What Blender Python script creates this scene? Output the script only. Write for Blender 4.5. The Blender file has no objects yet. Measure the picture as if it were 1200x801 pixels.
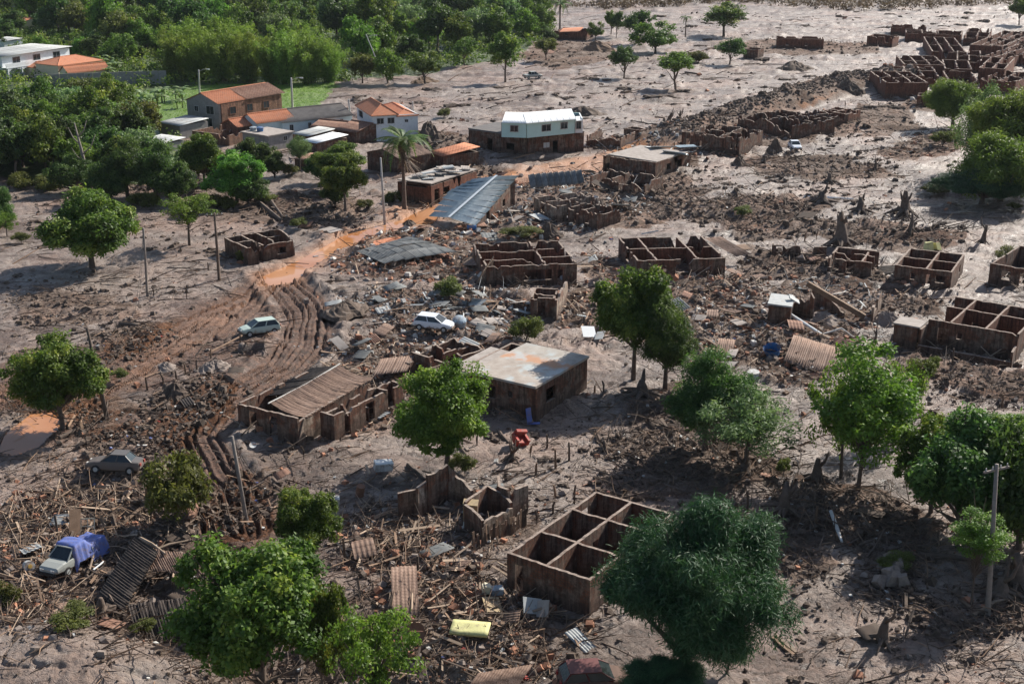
import bpy, math, random
import numpy as np
from mathutils import Vector, Matrix, Euler

random.seed(7); RNG = np.random.default_rng(7)
PI = math.pi; R = math.radians
scene = bpy.context.scene
COL = scene.collection

# ------------------------------------------------------------------ camera, sky, sun, exposure
F_PX, Y_H, CAM_H = 1500.0, -120.0, 40.0           # focal length in photo pixels, horizon row, height above the mud
TH = math.atan((400.5 - Y_H) / F_PX); CT, ST = math.cos(TH), math.sin(TH)
cam = bpy.data.cameras.new('camera'); camo = bpy.data.objects.new('camera', cam); COL.objects.link(camo)
cam.sensor_width = 36; cam.lens = 45.0; cam.clip_start = 1; cam.clip_end = 9000
camo.location = (0, 0, CAM_H); camo.rotation_euler = (PI / 2 - TH, 0, 0)
scene.camera = camo
SUN_AZ, SUN_EL = R(45), R(36)                      # direction to the sun, ccw from +X
w = bpy.data.worlds.new('World'); scene.world = w; w.use_nodes = True
nt = w.node_tree; bg = nt.nodes['Background']
sky = nt.nodes.new('ShaderNodeTexSky'); sky.sky_type = 'NISHITA'; sky.sun_disc = False
sky.sun_elevation = SUN_EL; sky.sun_rotation = PI / 2 - SUN_AZ
nt.links.new(sky.outputs[0], bg.inputs[0]); bg.inputs[1].default_value = 0.085
sl = bpy.data.lights.new('sun', 'SUN'); sl.energy = 4.8; sl.angle = R(0.5); sl.color = (1.0, 0.945, 0.86)
so = bpy.data.objects.new('sun', sl); COL.objects.link(so)
so.rotation_euler = Vector((math.cos(SUN_AZ) * math.cos(SUN_EL), math.sin(SUN_AZ) * math.cos(SUN_EL), math.sin(SUN_EL))).to_track_quat('Z', 'Y').to_euler()
scene.view_settings.view_transform = 'Standard'; scene.view_settings.look = 'None'
scene.view_settings.exposure = 0.6; scene.view_settings.gamma = 1.0
scene.view_settings.use_curve_mapping = False
scene.render.engine = 'CYCLES'
try:
    scene.cycles.max_bounces = 6; scene.cycles.diffuse_bounces = 3; scene.cycles.transmission_bounces = 3
    scene.cycles.transparent_max_bounces = 6; scene.cycles.volume_bounces = 0
except Exception: pass

# ------------------------------------------------------------------ measuring: photo pixel -> point of the real place
def W(px, py, z=0.0):
    x, v = px - 600.0, py - 400.5
    dn = F_PX * ST + v * CT; t = (CAM_H - z) / dn
    return Vector((x * t, (F_PX * CT - v * ST) * t, z))
def S(py): return (py - Y_H) * CT / CAM_H          # pixels per metre at that row

# ------------------------------------------------------------------ noise and ground height
def _h(ix, iy, s):
    n = (ix.astype(np.int64) * 374761393 + iy.astype(np.int64) * 668265263 + s * 1274126177) & 0xFFFFFFFF
    n = ((n ^ (n >> 13)) * 1274126177) & 0xFFFFFFFF
    return ((n ^ (n >> 16)) & 0xFFFF) / 65535.0
def vn(x, y, s=0):
    ix, iy = np.floor(x), np.floor(y); fx, fy = x - ix, y - iy
    fx = fx * fx * (3 - 2 * fx); fy = fy * fy * (3 - 2 * fy)
    a, b, c, d = _h(ix, iy, s), _h(ix + 1, iy, s), _h(ix, iy + 1, s), _h(ix + 1, iy + 1, s)
    return a + (b - a) * fx + (c - a) * fy + (a - b - c + d) * fx * fy
def fbm(x, y, o=3, s=0):
    t = 0; a = 1; n = 0
    for i in range(o):
        t = t + a * vn(x, y, s + i); n += a; a *= .5; x = x * 2.03 + 7.1; y = y * 2.03 + 3.7
    return t / n
def path(pts): return [tuple(W(*p)[:2]) for p in pts]
def dist(x, y, pl):
    """distance to a polyline and signed side distance"""
    best = np.full(x.shape, 1e9); sg = np.zeros(x.shape)
    for (ax, ay), (bx, by) in zip(pl[:-1], pl[1:]):
        dx, dy = bx - ax, by - ay; L = dx * dx + dy * dy
        t = np.clip(((x - ax) * dx + (y - ay) * dy) / L, 0, 1)
        ex, ey = x - ax - t * dx, y - ay - t * dy
        d = np.hypot(ex, ey); m = d < best
        best = np.where(m, d, best); sg = np.where(m, np.sign(dx * ey - dy * ex), sg)
    return best, best * sg
def inpoly(x, y, pl):
    c = np.zeros(x.shape, bool); n = len(pl)
    for i in range(n):
        (x1, y1), (x2, y2) = pl[i], pl[(i + 1) % n]
        if y1 == y2: continue
        k = ((y1 > y) != (y2 > y)) & (x < (x2 - x1) * (y - y1) / (y2 - y1) + x1)
        c ^= k
    return c
ROAD_A = path([(322, 322), (335, 338), (352, 352), (364, 372), (360, 400), (332, 432), (285, 462), (240, 488), (222, 512), (236, 545), (262, 585), (280, 625)])
ROAD_A2 = path([(318, 330), (300, 352), (282, 372), (262, 392)])
ROAD_B = path([(322, 330), (262, 362), (205, 388), (150, 412), (95, 430), (40, 452), (-40, 480)])
ROAD_B2 = path([(262, 372), (215, 402), (165, 430), (100, 465), (60, 500), (20, 520)])
ROAD_C = path([(1003, 101), (985, 110), (955, 122), (938, 128)])
ROAD_D = path([(800, 163), (755, 176), (700, 190), (655, 199), (612, 207), (565, 214), (520, 232), (490, 250)])
BANK = path([(790, 166), (830, 150), (870, 138), (910, 124), (950, 112), (985, 102), (1010, 97), (1060, 93)])
BANK2 = path([(60, 318), (150, 290)])
DITCH = path([(210, 735), (270, 752), (330, 775), (400, 800), (470, 850)])
PUD = path([(508, 241), (490, 247), (470, 257), (440, 264), (415, 271), (398, 277), (380, 288), (352, 303), (330, 313), (308, 323), (312, 334), (342, 331), (358, 319), (380, 303), (402, 291), (432, 284), (455, 275), (480, 266), (505, 262), (520, 250)])
PUD2 = path([(-4, 530), (6, 507), (36, 484), (62, 482), (74, 486), (70, 500), (48, 522), (14, 534)])
EARTH = path([(0, 425), (140, 392), (255, 345), (315, 330), (385, 370), (370, 415), (275, 480), (240, 600), (200, 620), (190, 520), (0, 535)])
LAWN = path([(150, 128), (170, 104), (250, 100), (400, 96), (385, 112), (372, 135), (300, 152), (230, 160), (160, 150)])
GREEN = path([(-330, -10), (640, -10), (650, 40), (600, 66), (500, 86), (400, 96), (250, 101), (170, 105), (150, 130), (225, 180), (210, 215), (110, 212), (0, 205), (-330, 200)])
MOUND = W(110, 778)
ST_A, ST_B = W(1000, 600), W(120, 560)
# rubble fields: (phrase, outline in photo pixels, planks, sticks, chunks, sheets, palette)
FIELDS = [
 ('heap of broken timber left of the blue covered car', [(-10, 600), (60, 575), (170, 570), (215, 600), (225, 640), (150, 640), (110, 625), (60, 690), (110, 730), (60, 745), (-10, 740)], 280, 800, 420, 9, 'wood'),
 ('dark rubble beside the blue covered car', [(90, 660), (150, 630), (225, 650), (250, 690), (230, 760), (150, 730), (100, 700)], 60, 120, 420, 10, 'dark'),
 ('timber heap before the seven room ruin', [(440, 700), (500, 640), (560, 660), (600, 690), (650, 720), (650, 790), (560, 805), (480, 790), (430, 760)], 130, 460, 420, 5, 'wood'),
 ('broken wood left of the curved walled ruin', [(395, 620), (430, 590), (480, 600), (520, 650), (490, 670), (430, 665), (400, 650)], 100, 220, 160, 3, 'wood'),
 ('broken boards inside the curved walled ruin', [(465, 590), (540, 560), (600, 575), (615, 610), (540, 660), (480, 630)], 30, 40, 120, 4, 'brick'),
 ('rubble beside the parked pale hatchback and the muddy track', [(210, 640), (190, 600), (240, 570), (300, 560), (340, 575), (330, 600), (290, 625)], 40, 160, 260, 4, 'dark'),
 ('churned clods by the overturned mud coloured car', [(95, 520), (140, 505), (180, 500), (215, 520), (215, 560), (160, 580), (110, 565)], 10, 60, 420, 0, 'dark'),
 ('earth heap left of the tile roofed ruin', [(165, 470), (225, 440), (262, 450), (268, 480), (225, 510), (170, 500)], 20, 60, 320, 2, 'dark'),
 ('rubble left of the concrete slab house', [(360, 440), (420, 425), (480, 430), (505, 460), (460, 495), (400, 515), (372, 505)], 90, 200, 300, 6, 'wood'),
 ('rubble round the white hatchback', [(370, 420), (420, 395), (470, 375), (560, 380), (600, 400), (560, 420), (480, 430)], 100, 160, 340, 14, 'brick'),
 ('dark roof sheets and rubble behind the white hatchback', [(395, 360), (440, 340), (520, 345), (600, 345), (640, 370), (600, 395), (510, 372), (440, 375)], 90, 110, 420, 30, 'grey'),
 ('red rubble round the fallen grey roof', [(385, 300), (430, 280), (560, 262), (580, 300), (560, 335), (500, 335), (430, 322), (390, 318)], 110, 60, 560, 16, 'brick'),
 ('rubble under the long metal roof', [(560, 270), (600, 215), (700, 200), (760, 225), (770, 250), (700, 262), (640, 280), (600, 285)], 130, 130, 560, 18, 'grey'),
 ('rubble right of the broken small ruin', [(650, 350), (700, 335), (760, 345), (800, 370), (760, 385), (700, 400), (655, 390)], 110, 130, 320, 12, 'wood'),
 ('rubble left of the leaning beam ruin', [(790, 350), (860, 330), (905, 350), (900, 400), (860, 430), (800, 420), (780, 385)], 100, 140, 480, 12, 'brick'),
 ('broken tile roof heap beside the blue basin', [(880, 400), (930, 375), (1000, 380), (1010, 430), (960, 460), (900, 450), (870, 420)], 70, 110, 420, 12, 'tile'),
 ('rubble round the leaning beam', [(930, 330), (1000, 330), (1040, 355), (1020, 385), (960, 380), (925, 360)], 50, 90, 180, 6, 'grey'),
 ('driftwood between the central row of ruins', [(850, 262), (960, 250), (1040, 262), (1130, 268), (1130, 290), (1040, 295), (960, 275), (860, 285)], 30, 260, 260, 2, 'dark'),
 ('drift of roots and sticks across the far mud', [(800, 236), (900, 228), (960, 240), (900, 262), (810, 262)], 20, 260, 200, 0, 'dark'),
 ('broken wood right of the row of ruins', [(1040, 170), (1110, 150), (1140, 170), (1080, 190), (1020, 180)], 30, 140, 130, 2, 'wood'),
 ('rubble by the row of far ruined walls', [(870, 175), (960, 135), (1000, 130), (1010, 150), (930, 170)], 30, 60, 160, 2, 'dark'),
 ('branches and drift under the right hand trees', [(900, 560), (980, 580), (1060, 590), (1100, 640), (1080, 700), (980, 640), (900, 620)], 20, 420, 300, 2, 'dark'),
 ('drift among the roots at the right edge', [(1000, 690), (1070, 690), (1130, 730), (1200, 690), (1215, 740), (1120, 760), (1040, 720)], 16, 220, 160, 0, 'dark'),
 ('sticks and roots round the dark feathery trees', [(740, 470), (800, 460), (880, 530), (900, 560), (830, 570), (760, 540), (740, 500)], 30, 360, 260, 2, 'dark'),
 ('heap of sticks behind the seven room ruin', [(690, 560), (760, 545), (800, 560), (760, 590), (700, 590)], 24, 130, 90, 3, 'dark'),
 ('wreckage between the tall palm and the turquoise house', [(490, 150), (560, 165), (570, 195), (600, 200), (560, 220), (520, 215), (490, 190)], 50, 90, 380, 6, 'dark'),
 ('broken walls and drift right of the turquoise house', [(690, 168), (760, 160), (800, 150), (830, 175), (800, 195), (720, 190)], 30, 40, 300, 4, 'grey'),
 ('drift along the edge of the left mud flat', [(60, 205), (240, 215), (330, 240), (360, 270), (300, 262), (200, 235), (80, 225)], 20, 220, 160, 0, 'dark'),
 ('dark drift near the small gabled ruin', [(330, 225), (420, 235), (440, 262), (380, 275), (330, 262)], 20, 120, 160, 4, 'dark'),
 ('drift by the utility pole at left', [(105, 395), (170, 380), (200, 395), (170, 420), (120, 430)], 12, 90, 160, 0, 'dark'),
 ('drift under the leaning pole', [(0, 470), (100, 480), (150, 490), (110, 510), (60, 505), (0, 490)], 12, 110, 120, 0, 'dark'),
 ('drift across the top of the valley', [(640, 45), (720, 50), (720, 70), (650, 85), (600, 70)], 12, 60, 160, 6, 'dark'),
 ('drift beside the far ruined wall', [(820, 60), (900, 45), (1020, 50), (1030, 62), (900, 66)], 0, 120, 220, 0, 'dark'),
 ('shadowed rubble under the big foreground trees', [(230, 740), (300, 720), (420, 730), (430, 800), (300, 820), (230, 800)], 20, 220, 160, 0, 'dark'),
 ('drift in front of the long roofless house', [(1060, 400), (1100, 415), (1180, 440), (1215, 440), (1215, 480), (1120, 470), (1060, 440)], 16, 160, 150, 0, 'dark'), 
 ('drift between the far ruins and the metal roof', [(700, 225), (800, 205), (830, 225), (780, 262), (700, 270)], 40, 200, 160, 2, 'dark'),
 ('drift in front of the wide roofless ruin', [(690, 290), (745, 320), (850, 325), (900, 320), (900, 345), (800, 350), (700, 335)], 60, 160, 240, 6, 'wood'),
 ('drift around the dead tree room', [(870, 290), (960, 300), (1040, 320), (1050, 335), (960, 330), (870, 325)], 30, 140, 160, 2, 'dark'),
 ('drift before the neat four room house', [(1030, 340), (1060, 345), (1100, 350), (1080, 370), (1035, 365)], 10, 60, 60, 0, 'dark'),
 ('drift along the white car flat', [(880, 180), (1000, 185), (1060, 205), (960, 215), (880, 205)], 4, 180, 160, 0, 'dark'),
 ('drift below the far bank', [(1000, 120), (1070, 125), (1080, 150), (1010, 160)], 4, 60, 60, 0, 'dark'),
 ('rubble before the upper right band of ruins', [(1075, 112), (1120, 115), (1110, 130), (1060, 132)], 10, 30, 60, 2, 'brick'),
 ('drift below the dark feathery trees', [(700, 500), (760, 520), (820, 560), (790, 575), (720, 545)], 10, 140, 80, 0, 'dark'),
 ('drift right of the large foreground tree foot', [(880, 620), (940, 640), (980, 680), (930, 690), (890, 660)], 4, 120, 80, 0, 'dark'),
 ('drift across the left flat near the strutted pole', [(10, 340), (90, 345), (150, 365), (120, 385), (20, 380)], 4, 70, 50, 0, 'dark'),
]
FIELD_XY = [path(f[1]) for f in FIELDS]
def ground(x, y, masks=False):
    x = np.asarray(x, float); y = np.asarray(y, float)
    sh = x.shape; x = x.ravel(); y = y.ravel()
    wx = x + 3.2 * (fbm(x * .35, y * .35, 2, 50) - .5) + 5 * (fbm(x * .09, y * .09, 2, 52) - .5); wy = y + 3.2 * (fbm(x * .35, y * .35, 2, 60) - .5) + 7 * (fbm(x * .09, y * .09, 2, 62) - .5)
    z = (fbm(x * .05, y * .05, 2, 1) - .5) * .5 + (fbm(x * .3, y * .3, 3, 5) - .5) * .42
    fine = (np.abs(vn(x * 1.1, y * 1.1, 9) - .5) * 2) ** .6
    hf = np.clip(130 / np.maximum(y, 1), .15, 1) ** 1.5
    z = z + ((fine - .6) * .10 + (fbm(x * 3.1, y * 3.1, 2, 12) - .5) * .15) * hf + np.maximum(vn(x * 5.3, y * 5.3, 19) - .72, 0) * .22 * hf
    drift = np.clip((y - 75) / 40, 0, 1) * (x > -12 - y * .12); rel = fbm(wx * .16, wy * .42, 4, 41)
    z = z + drift * (np.maximum(rel - .5, 0) * 2.4 + (fbm(x * .7, y * 1.6, 2, 45) - .5) * .35 * hf)
    gully = np.abs(fbm(wx * .22, wy * .5, 2, 31) - .5)
    z = z - .18 * np.exp(-(gully / .025) ** 2)
    da, sa = dist(x + .8 * (vn(x * .12, y * .12, 3) - .5), y, ROAD_A); db, sb = dist(x, y, ROAD_B); dc, _ = dist(x, y, ROAD_C); dd, _ = dist(wx, wy, ROAD_D)
    da2, sa2 = dist(x, y, ROAD_A2); db2, sb2 = dist(x, y, ROAD_B2)
    ra = np.clip((2.9 - da) / .6, 0, 1); rb = np.clip((4.6 - db) / 2.4, 0, 1); rb2 = np.clip((3.6 - db2) / 2.0, 0, 1)
    ra2 = np.clip((2.2 - da2) / 1.2, 0, 1)
    z = z * (1 - .45 * ra)
    def ruts(s, cs, wd, dp):
        r = 0
        for j_, c in enumerate(cs): r = r - (.4 + 1.2 * vn(x * .16 + j_ * 7.7, y * .16, 83)) * dp * (np.exp(-((s - c) / wd) ** 2) - .55 * np.exp(-((s - c - wd * 1.9) / wd) ** 2) - .4 * np.exp(-((s - c + wd * 1.9) / wd) ** 2))
        return r
    wob = (fbm(x * .25, y * .25, 2, 80) - .5) * .9
    z = z + ruts(sa + wob, (-2.1, -1.55, -.55, .1, 1.15, 1.85), .13, .30) * (ra > 0) * (.5 + .9 * vn(x * .5, y * .5, 81))
    z = z + ruts(sb + wob, (-2.6, -1.3, -.8, .5, 1.0, 2.3), .12, .20) * rb + ruts(sb2 + wob, (-1.2, -.6, .8, 1.4), .15, .24) * rb2 + ruts(sa2 + wob, (-.9, .9), .22, .25) * ra2
    z = z + .7 * np.exp(-((np.abs(sa) - 3.4) / .6) ** 2) * fbm(x * 1.1, y * 1.1, 4, 14)
    dk, _ = dist(x, y, BANK)
    bank = np.clip(1 - dk / 7.5, 0, 1) ** .8
    z = z + bank * (2.2 + 3.0 * (fbm(x * .28, y * .28, 2, 17) - .4))
    z = z - .35 * np.clip((5 - dd) / 4, 0, 1)
    ddi, _ = dist(x, y, DITCH)
    z = z - 1.6 * np.exp(-(ddi / 4.0) ** 2)
    dm = np.hypot((x - MOUND.x) / 9.5, (y - MOUND.y) / 5.0)
    z = z + 1.7 * np.exp(-dm ** 2 * 1.3)
    pud = inpoly(x, y, PUD) | inpoly(x, y, PUD2)
    z = np.where(pud, np.minimum(z, 0) * .4 - .45, z)
    dark = np.zeros(x.shape)
    for p in FIELD_XY:
        xs = [q[0] for q in p]; ys = [q[1] for q in p]
        m = (x > min(xs) - 4) & (x < max(xs) + 4) & (y > min(ys) - 4) & (y < max(ys) + 4)
        dark[m] = np.maximum(dark[m], inpoly(wx[m], wy[m], p) * 1.0)
    z = z + dark * (fbm(x * .8, y * .8, 3, 21) - .4) * .7 * (.4 + .6 * hf)
    if not masks: return z.reshape(sh)
    orange = np.maximum(np.clip((5.2 - dd) / 1.4, 0, 1), np.clip((1.3 - dc) / .5, 0, 1) * (fbm(x * .4, y * .4, 2, 99) > .42))
    orange = np.maximum(orange, .3 * np.clip((3.0 - np.minimum(db, db2)) / 2.5, 0, 1) * fbm(x * .3, y * 1.2, 2, 91) * 1.4)
    dp2, _ = dist(x, y, PUD + PUD[:1]); orange = np.maximum(orange, .7 * np.clip((2.2 - dp2) / 2, 0, 1))
    earth = inpoly(wx, wy, EARTH) * np.clip((fbm(x * .25, y * .25, 4, 95) - .33) * 6, 0, 1)
    road = np.maximum.reduce([ra, ra2, rb * .95, rb2 * .95, earth * .85])
    lawn = inpoly(wx, wy, LAWN) * 1.0; green = inpoly(wx, wy, GREEN) * 1.0
    orange = orange * np.clip(1 - bank * 2.2, 0, 1)
    return z, road, orange, np.maximum(dark, np.clip(bank * 4, 0, 1)), lawn, green
def GZ(x, y): return float(ground(np.array([x]), np.array([y]))[0])
def on(px, py, dz=0.0):
    p = W(px, py, 0); z = GZ(p.x, p.y); return Vector((p.x, p.y, z + dz))

# ------------------------------------------------------------------ materials
MT = {}
def new_mat(name):
    m = bpy.data.materials.new(name); m.use_nodes = True; MT[name] = m
    return m, m.node_tree, m.node_tree.nodes['Principled BSDF']
def ramp(nt, fac, stops):
    r = nt.nodes.new('ShaderNodeValToRGB'); e = r.color_ramp.elements
    while len(e) < len(stops): e.new(.5)
    for i, (p, c) in enumerate(stops): e[i].position = p; e[i].color = (*c, 1)
    nt.links.new(fac, r.inputs[0]); return r.outputs[0]
def noise(nt, vec, sc, det=4, rough=.6):
    n = nt.nodes.new('ShaderNodeTexNoise'); n.inputs['Scale'].default_value = sc; n.inputs['Detail'].default_value = det
    n.inputs['Roughness'].default_value = rough
    if vec: nt.links.new(vec, n.inputs['Vector'])
    return n.outputs['Fac']
def mix(nt, a, b, f, mode='MIX'):
    m = nt.nodes.new('ShaderNodeMix'); m.data_type = 'RGBA'; m.blend_type = mode
    for s, v in ((m.inputs[6], a), (m.inputs[7], b), (m.inputs[0], f)):
        if isinstance(v, (tuple, list)): s.default_value = (*v, 1)
        elif isinstance(v, (int, float)): s.default_value = v
        else: nt.links.new(v, s)
    return m.outputs[2]
def math_(nt, op, a, b=None, c=None):
    m = nt.nodes.new('ShaderNodeMath'); m.operation = op
    for i, v in enumerate((a, b, c)):
        if v is None: continue
        if isinstance(v, (int, float)): m.inputs[i].default_value = v
        else: nt.links.new(v, m.inputs[i])
    return m.outputs[0]
def bump(nt, bs, h, st, d=.1):
    b = nt.nodes.new('ShaderNodeBump'); b.inputs['Strength'].default_value = st; b.inputs['Distance'].default_value = d
    nt.links.new(h, b.inputs['Height']); nt.links.new(b.outputs[0], bs.inputs['Normal'])
def coord(nt, kind='Object'):
    t = nt.nodes.new('ShaderNodeTexCoord'); return t.outputs[kind]
def simple(name, c1, c2, sc=2.0, rough=.85, bmp=.3, c3=None, metal=0, spec=None, rnd=.0):
    m, nt, bs = new_mat(name); v = coord(nt)
    st = [(.3, c1), (.7, c2)] if c3 is None else [(.3, c1), (.55, c2), (.72, c3)]
    col = ramp(nt, noise(nt, v, sc, 6, .65), st)
    if rnd:
        oi = nt.nodes.new('ShaderNodeObjectInfo')
        f = math_(nt, 'MULTIPLY_ADD', oi.outputs['Random'], 2 * rnd, 1 - rnd)
        cc = nt.nodes.new('ShaderNodeCombineColor')
        for i in range(3): nt.links.new(f, cc.inputs[i])
        col = mix(nt, col, cc.outputs[0], 1.0, 'MULTIPLY')
    nt.links.new(col, bs.inputs['Base Color'])
    bs.inputs['Roughness'].default_value = rough; bs.inputs['Metallic'].default_value = metal
    if spec is not None: bs.inputs['Specular IOR Level'].default_value = spec
    if bmp: bump(nt, bs, noise(nt, v, sc * 6, 4), bmp, .05)
    return m

# ground
m, nt_, bs = new_mat('flood_mud'); v = coord(nt_)
def attr(nt, n):
    a = nt.nodes.new('ShaderNodeAttribute'); a.attribute_name = n; return a.outputs['Fac']
n1 = noise(nt_, v, .07, 5, .6); n2 = noise(nt_, v, .55, 6, .7); n3 = noise(nt_, v, 3.0, 5, .7)
col = ramp(nt_, n2, [(.28, (.13, .089, .066)), (.45, (.255, .194, .157)), (.68, (.375, .308, .263))])
pink = ramp(nt_, n1, [(.46, (0, 0, 0)), (.62, (1, 1, 1))])
col = mix(nt_, col, (.33, .205, .15), math_(nt_, 'MULTIPLY', pink, .6))
dk_ = ramp(nt_, n3, [(.34, (.55, .5, .46)), (.55, (1, 1, 1))])
col = mix(nt_, col, dk_, .8, 'MULTIPLY')
vo = nt_.nodes.new('ShaderNodeTexVoronoi'); vo.feature = 'DISTANCE_TO_EDGE'; vo.inputs['Scale'].default_value = 1.3
wv = nt_.nodes.new('ShaderNodeVectorMath'); wv.operation = 'ADD'; nt_.links.new(v, wv.inputs[0])
nc = nt_.nodes.new('ShaderNodeTexNoise'); nc.inputs['Scale'].default_value = 1.2; nt_.links.new(v, nc.inputs['Vector']); nt_.links.new(nc.outputs['Color'], wv.inputs[1])
nt_.links.new(wv.outputs[0], vo.inputs['Vector'])
crk = ramp(nt_, vo.outputs['Distance'], [(.0, (.35, .3, .27)), (.045, (1, 1, 1))])
cm = ramp(nt_, noise(nt_, v, .16, 2), [(.47, (0, 0, 0)), (.56, (1, 1, 1))])
col = mix(nt_, col, mix(nt_, col, crk, 1.0, 'MULTIPLY'), cm)
smp = nt_.nodes.new('ShaderNodeMapping'); smp.inputs['Scale'].default_value = (.06, .16, .2); smp.inputs['Rotation'].default_value = (0, 0, .2); nt_.links.new(v, smp.inputs[0])
stk = ramp(nt_, noise(nt_, smp.outputs[0], 1.0, 9, .72), [(.49, (0, 0, 0)), (.57, (1, 1, 1))])
col = mix(nt_, col, mix(nt_, col, (.47, .41, .375), 1.0, 'MULTIPLY'), stk)
dn_ = ramp(nt_, n3, [(.3, (.085, .060, .045)), (.55, (.165, .122, .096)), (.72, (.28, .225, .19))])
dpat = ramp(nt_, noise(nt_, v, .8, 7, .75), [(.46, (.0, .0, .0)), (.62, (1, 1, 1))])
col = mix(nt_, col, dn_, math_(nt_, 'MULTIPLY', attr(nt_, 'dark'), dpat))
rd = ramp(nt_, noise(nt_, v, 1.4, 7, .75), [(.36, (.045, .024, .015)), (.53, (.115, .055, .031)), (.69, (.24, .125, .074))])
col = mix(nt_, col, rd, attr(nt_, 'road'))
og = ramp(nt_, n2, [(.3, (.30, .135, .065)), (.7, (.47, .24, .13))])
col = mix(nt_, col, og, attr(nt_, 'orange'))
ps = ramp(nt_, noise(nt_, v, .33, 6, .7), [(.64, (0, 0, 0)), (.72, (1, 1, 1))])
col = mix(nt_, col, (.36, .165, .085), math_(nt_, 'MULTIPLY', ps, .75))
gl = ramp(nt_, n2, [(.3, (.10, .17, .03)), (.7, (.19, .28, .055))]); gd = ramp(nt_, n2, [(.3, (.035, .06, .015)), (.7, (.09, .12, .03))])
col = mix(nt_, col, gd, attr(nt_, 'green')); col = mix(nt_, col, gl, attr(nt_, 'lawn'))
nt_.links.new(col, bs.inputs['Base Color'])
rg = ramp(nt_, noise(nt_, v, .9, 5, .7), [(.35, (.34, .34, .34)), (.6, (.62, .62, .62))]); rg = mix(nt_, rg, (.95, .95, .95), math_(nt_, 'MAXIMUM', attr(nt_, 'dark'), math_(nt_, 'MULTIPLY', attr(nt_, 'road'), .5))); nt_.links.new(rg, bs.inputs['Roughness'])
bs.inputs['Specular IOR Level'].default_value = .8
sm_ = nt_.nodes.new('ShaderNodeMapping'); sm_.inputs['Scale'].default_value = (.05, .22, .2); sm_.inputs['Rotation'].default_value = (0, 0, .25); nt_.links.new(v, sm_.inputs[0])
hsum = math_(nt_, 'ADD', noise(nt_, v, 5, 8, .75), math_(nt_, 'MULTIPLY', crk, .25))
sp_ = math_(nt_, 'MULTIPLY_ADD', attr(nt_, 'dark'), -.35, .5); nt_.links.new(sp_, bs.inputs['Specular IOR Level'])
bump(nt_, bs, hsum, .9, .22)

# mud stained wall: local x runs along the wall, z up
def wall_mat(name, plaster, plaster2, brick, mudc, show=.5):
    m, nt, bs = new_mat(name); v = coord(nt)
    sp = nt.nodes.new('ShaderNodeSeparateXYZ'); nt.links.new(v, sp.inputs[0])
    cb = nt.nodes.new('ShaderNodeCombineXYZ')
    nt.links.new(math_(nt, 'ADD', sp.outputs[0], sp.outputs[1]), cb.inputs[0]); nt.links.new(sp.outputs[2], cb.inputs[1])
    br = nt.nodes.new('ShaderNodeTexBrick'); nt.links.new(cb.outputs[0], br.inputs['Vector'])
    br.inputs['Scale'].default_value = 1; br.inputs['Brick Width'].default_value = .3; br.inputs['Row Height'].default_value = .2
    br.inputs['Mortar Size'].default_value = .018
    br.inputs['Color1'].default_value = (*brick, 1); br.inputs['Color2'].default_value = (*[c * .72 for c in brick], 1); br.inputs['Mortar'].default_value = (*[c * .5 for c in plaster], 1)
    pl = ramp(nt, noise(nt, v, 1.3, 6, .7), [(.3, plaster2), (.6, plaster)])
    k = ramp(nt, noise(nt, v, .7, 3), [(show - .04, (1, 1, 1)), (show + .04, (0, 0, 0))])
    col = mix(nt, pl, br.outputs['Color'], k)
    # dried mud splashed to an uneven line
    hz = math_(nt, 'ADD', sp.outputs[2], math_(nt, 'MULTIPLY', noise(nt, v, 1.8, 5, .7), 2.6))
    mk = ramp(nt, math_(nt, 'MULTIPLY', hz, .25), [(.50, (1, 1, 1)), (.62, (0, 0, 0))])
    col = mix(nt, col, mudc, math_(nt, 'MULTIPLY', mk, .8))
    sv = nt.nodes.new('ShaderNodeMapping'); sv.inputs['Scale'].default_value = (5, 5, .5); nt.links.new(v, sv.inputs[0])
    stn = ramp(nt, noise(nt, sv.outputs[0], 1.0, 5, .7), [(.36, (.30, .27, .25)), (.5, (.8, .78, .76)), (.62, (1.15, 1.12, 1.1))])
    col = mix(nt, col, stn, .9, 'MULTIPLY')
    spl = ramp(nt, noise(nt, v, 2.6, 8, .8), [(.42, (.55, .5, .46)), (.55, (1, 1, 1))])
    col = mix(nt, col, spl, .8, 'MULTIPLY')
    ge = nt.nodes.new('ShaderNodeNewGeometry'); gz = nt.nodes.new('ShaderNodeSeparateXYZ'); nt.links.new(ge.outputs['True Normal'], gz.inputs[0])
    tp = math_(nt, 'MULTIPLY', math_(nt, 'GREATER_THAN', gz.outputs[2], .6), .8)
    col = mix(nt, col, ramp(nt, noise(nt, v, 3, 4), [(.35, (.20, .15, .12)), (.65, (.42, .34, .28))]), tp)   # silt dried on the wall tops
    nt.links.new(col, bs.inputs['Base Color']); bs.inputs['Roughness'].default_value = .92
    bump(nt, bs, math_(nt, 'ADD', noise(nt, v, 7, 5), math_(nt, 'MULTIPLY', math_(nt, 'MULTIPLY', br.outputs['Fac'], k), -.8)), .6, .04)
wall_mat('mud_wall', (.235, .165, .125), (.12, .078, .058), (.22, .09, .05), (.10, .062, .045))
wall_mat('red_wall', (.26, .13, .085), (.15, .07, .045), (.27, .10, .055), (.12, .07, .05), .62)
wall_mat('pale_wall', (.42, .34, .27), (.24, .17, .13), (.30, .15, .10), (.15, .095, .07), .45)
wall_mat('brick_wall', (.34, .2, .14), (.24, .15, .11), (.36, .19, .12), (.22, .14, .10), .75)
simple('white_wall', (.60, .62, .62), (.72, .74, .74), 1.0, .8, .15, c3=(.5, .5, .48))
simple('turquoise_wall', (.42, .62, .58), (.50, .70, .66), .8, .7, .15)
simple('blue_wall', (.48, .60, .62), (.62, .72, .73), .8, .8, .15)
simple('cream_wall', (.55, .48, .34), (.66, .58, .42), 1, .8, .15)
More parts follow.
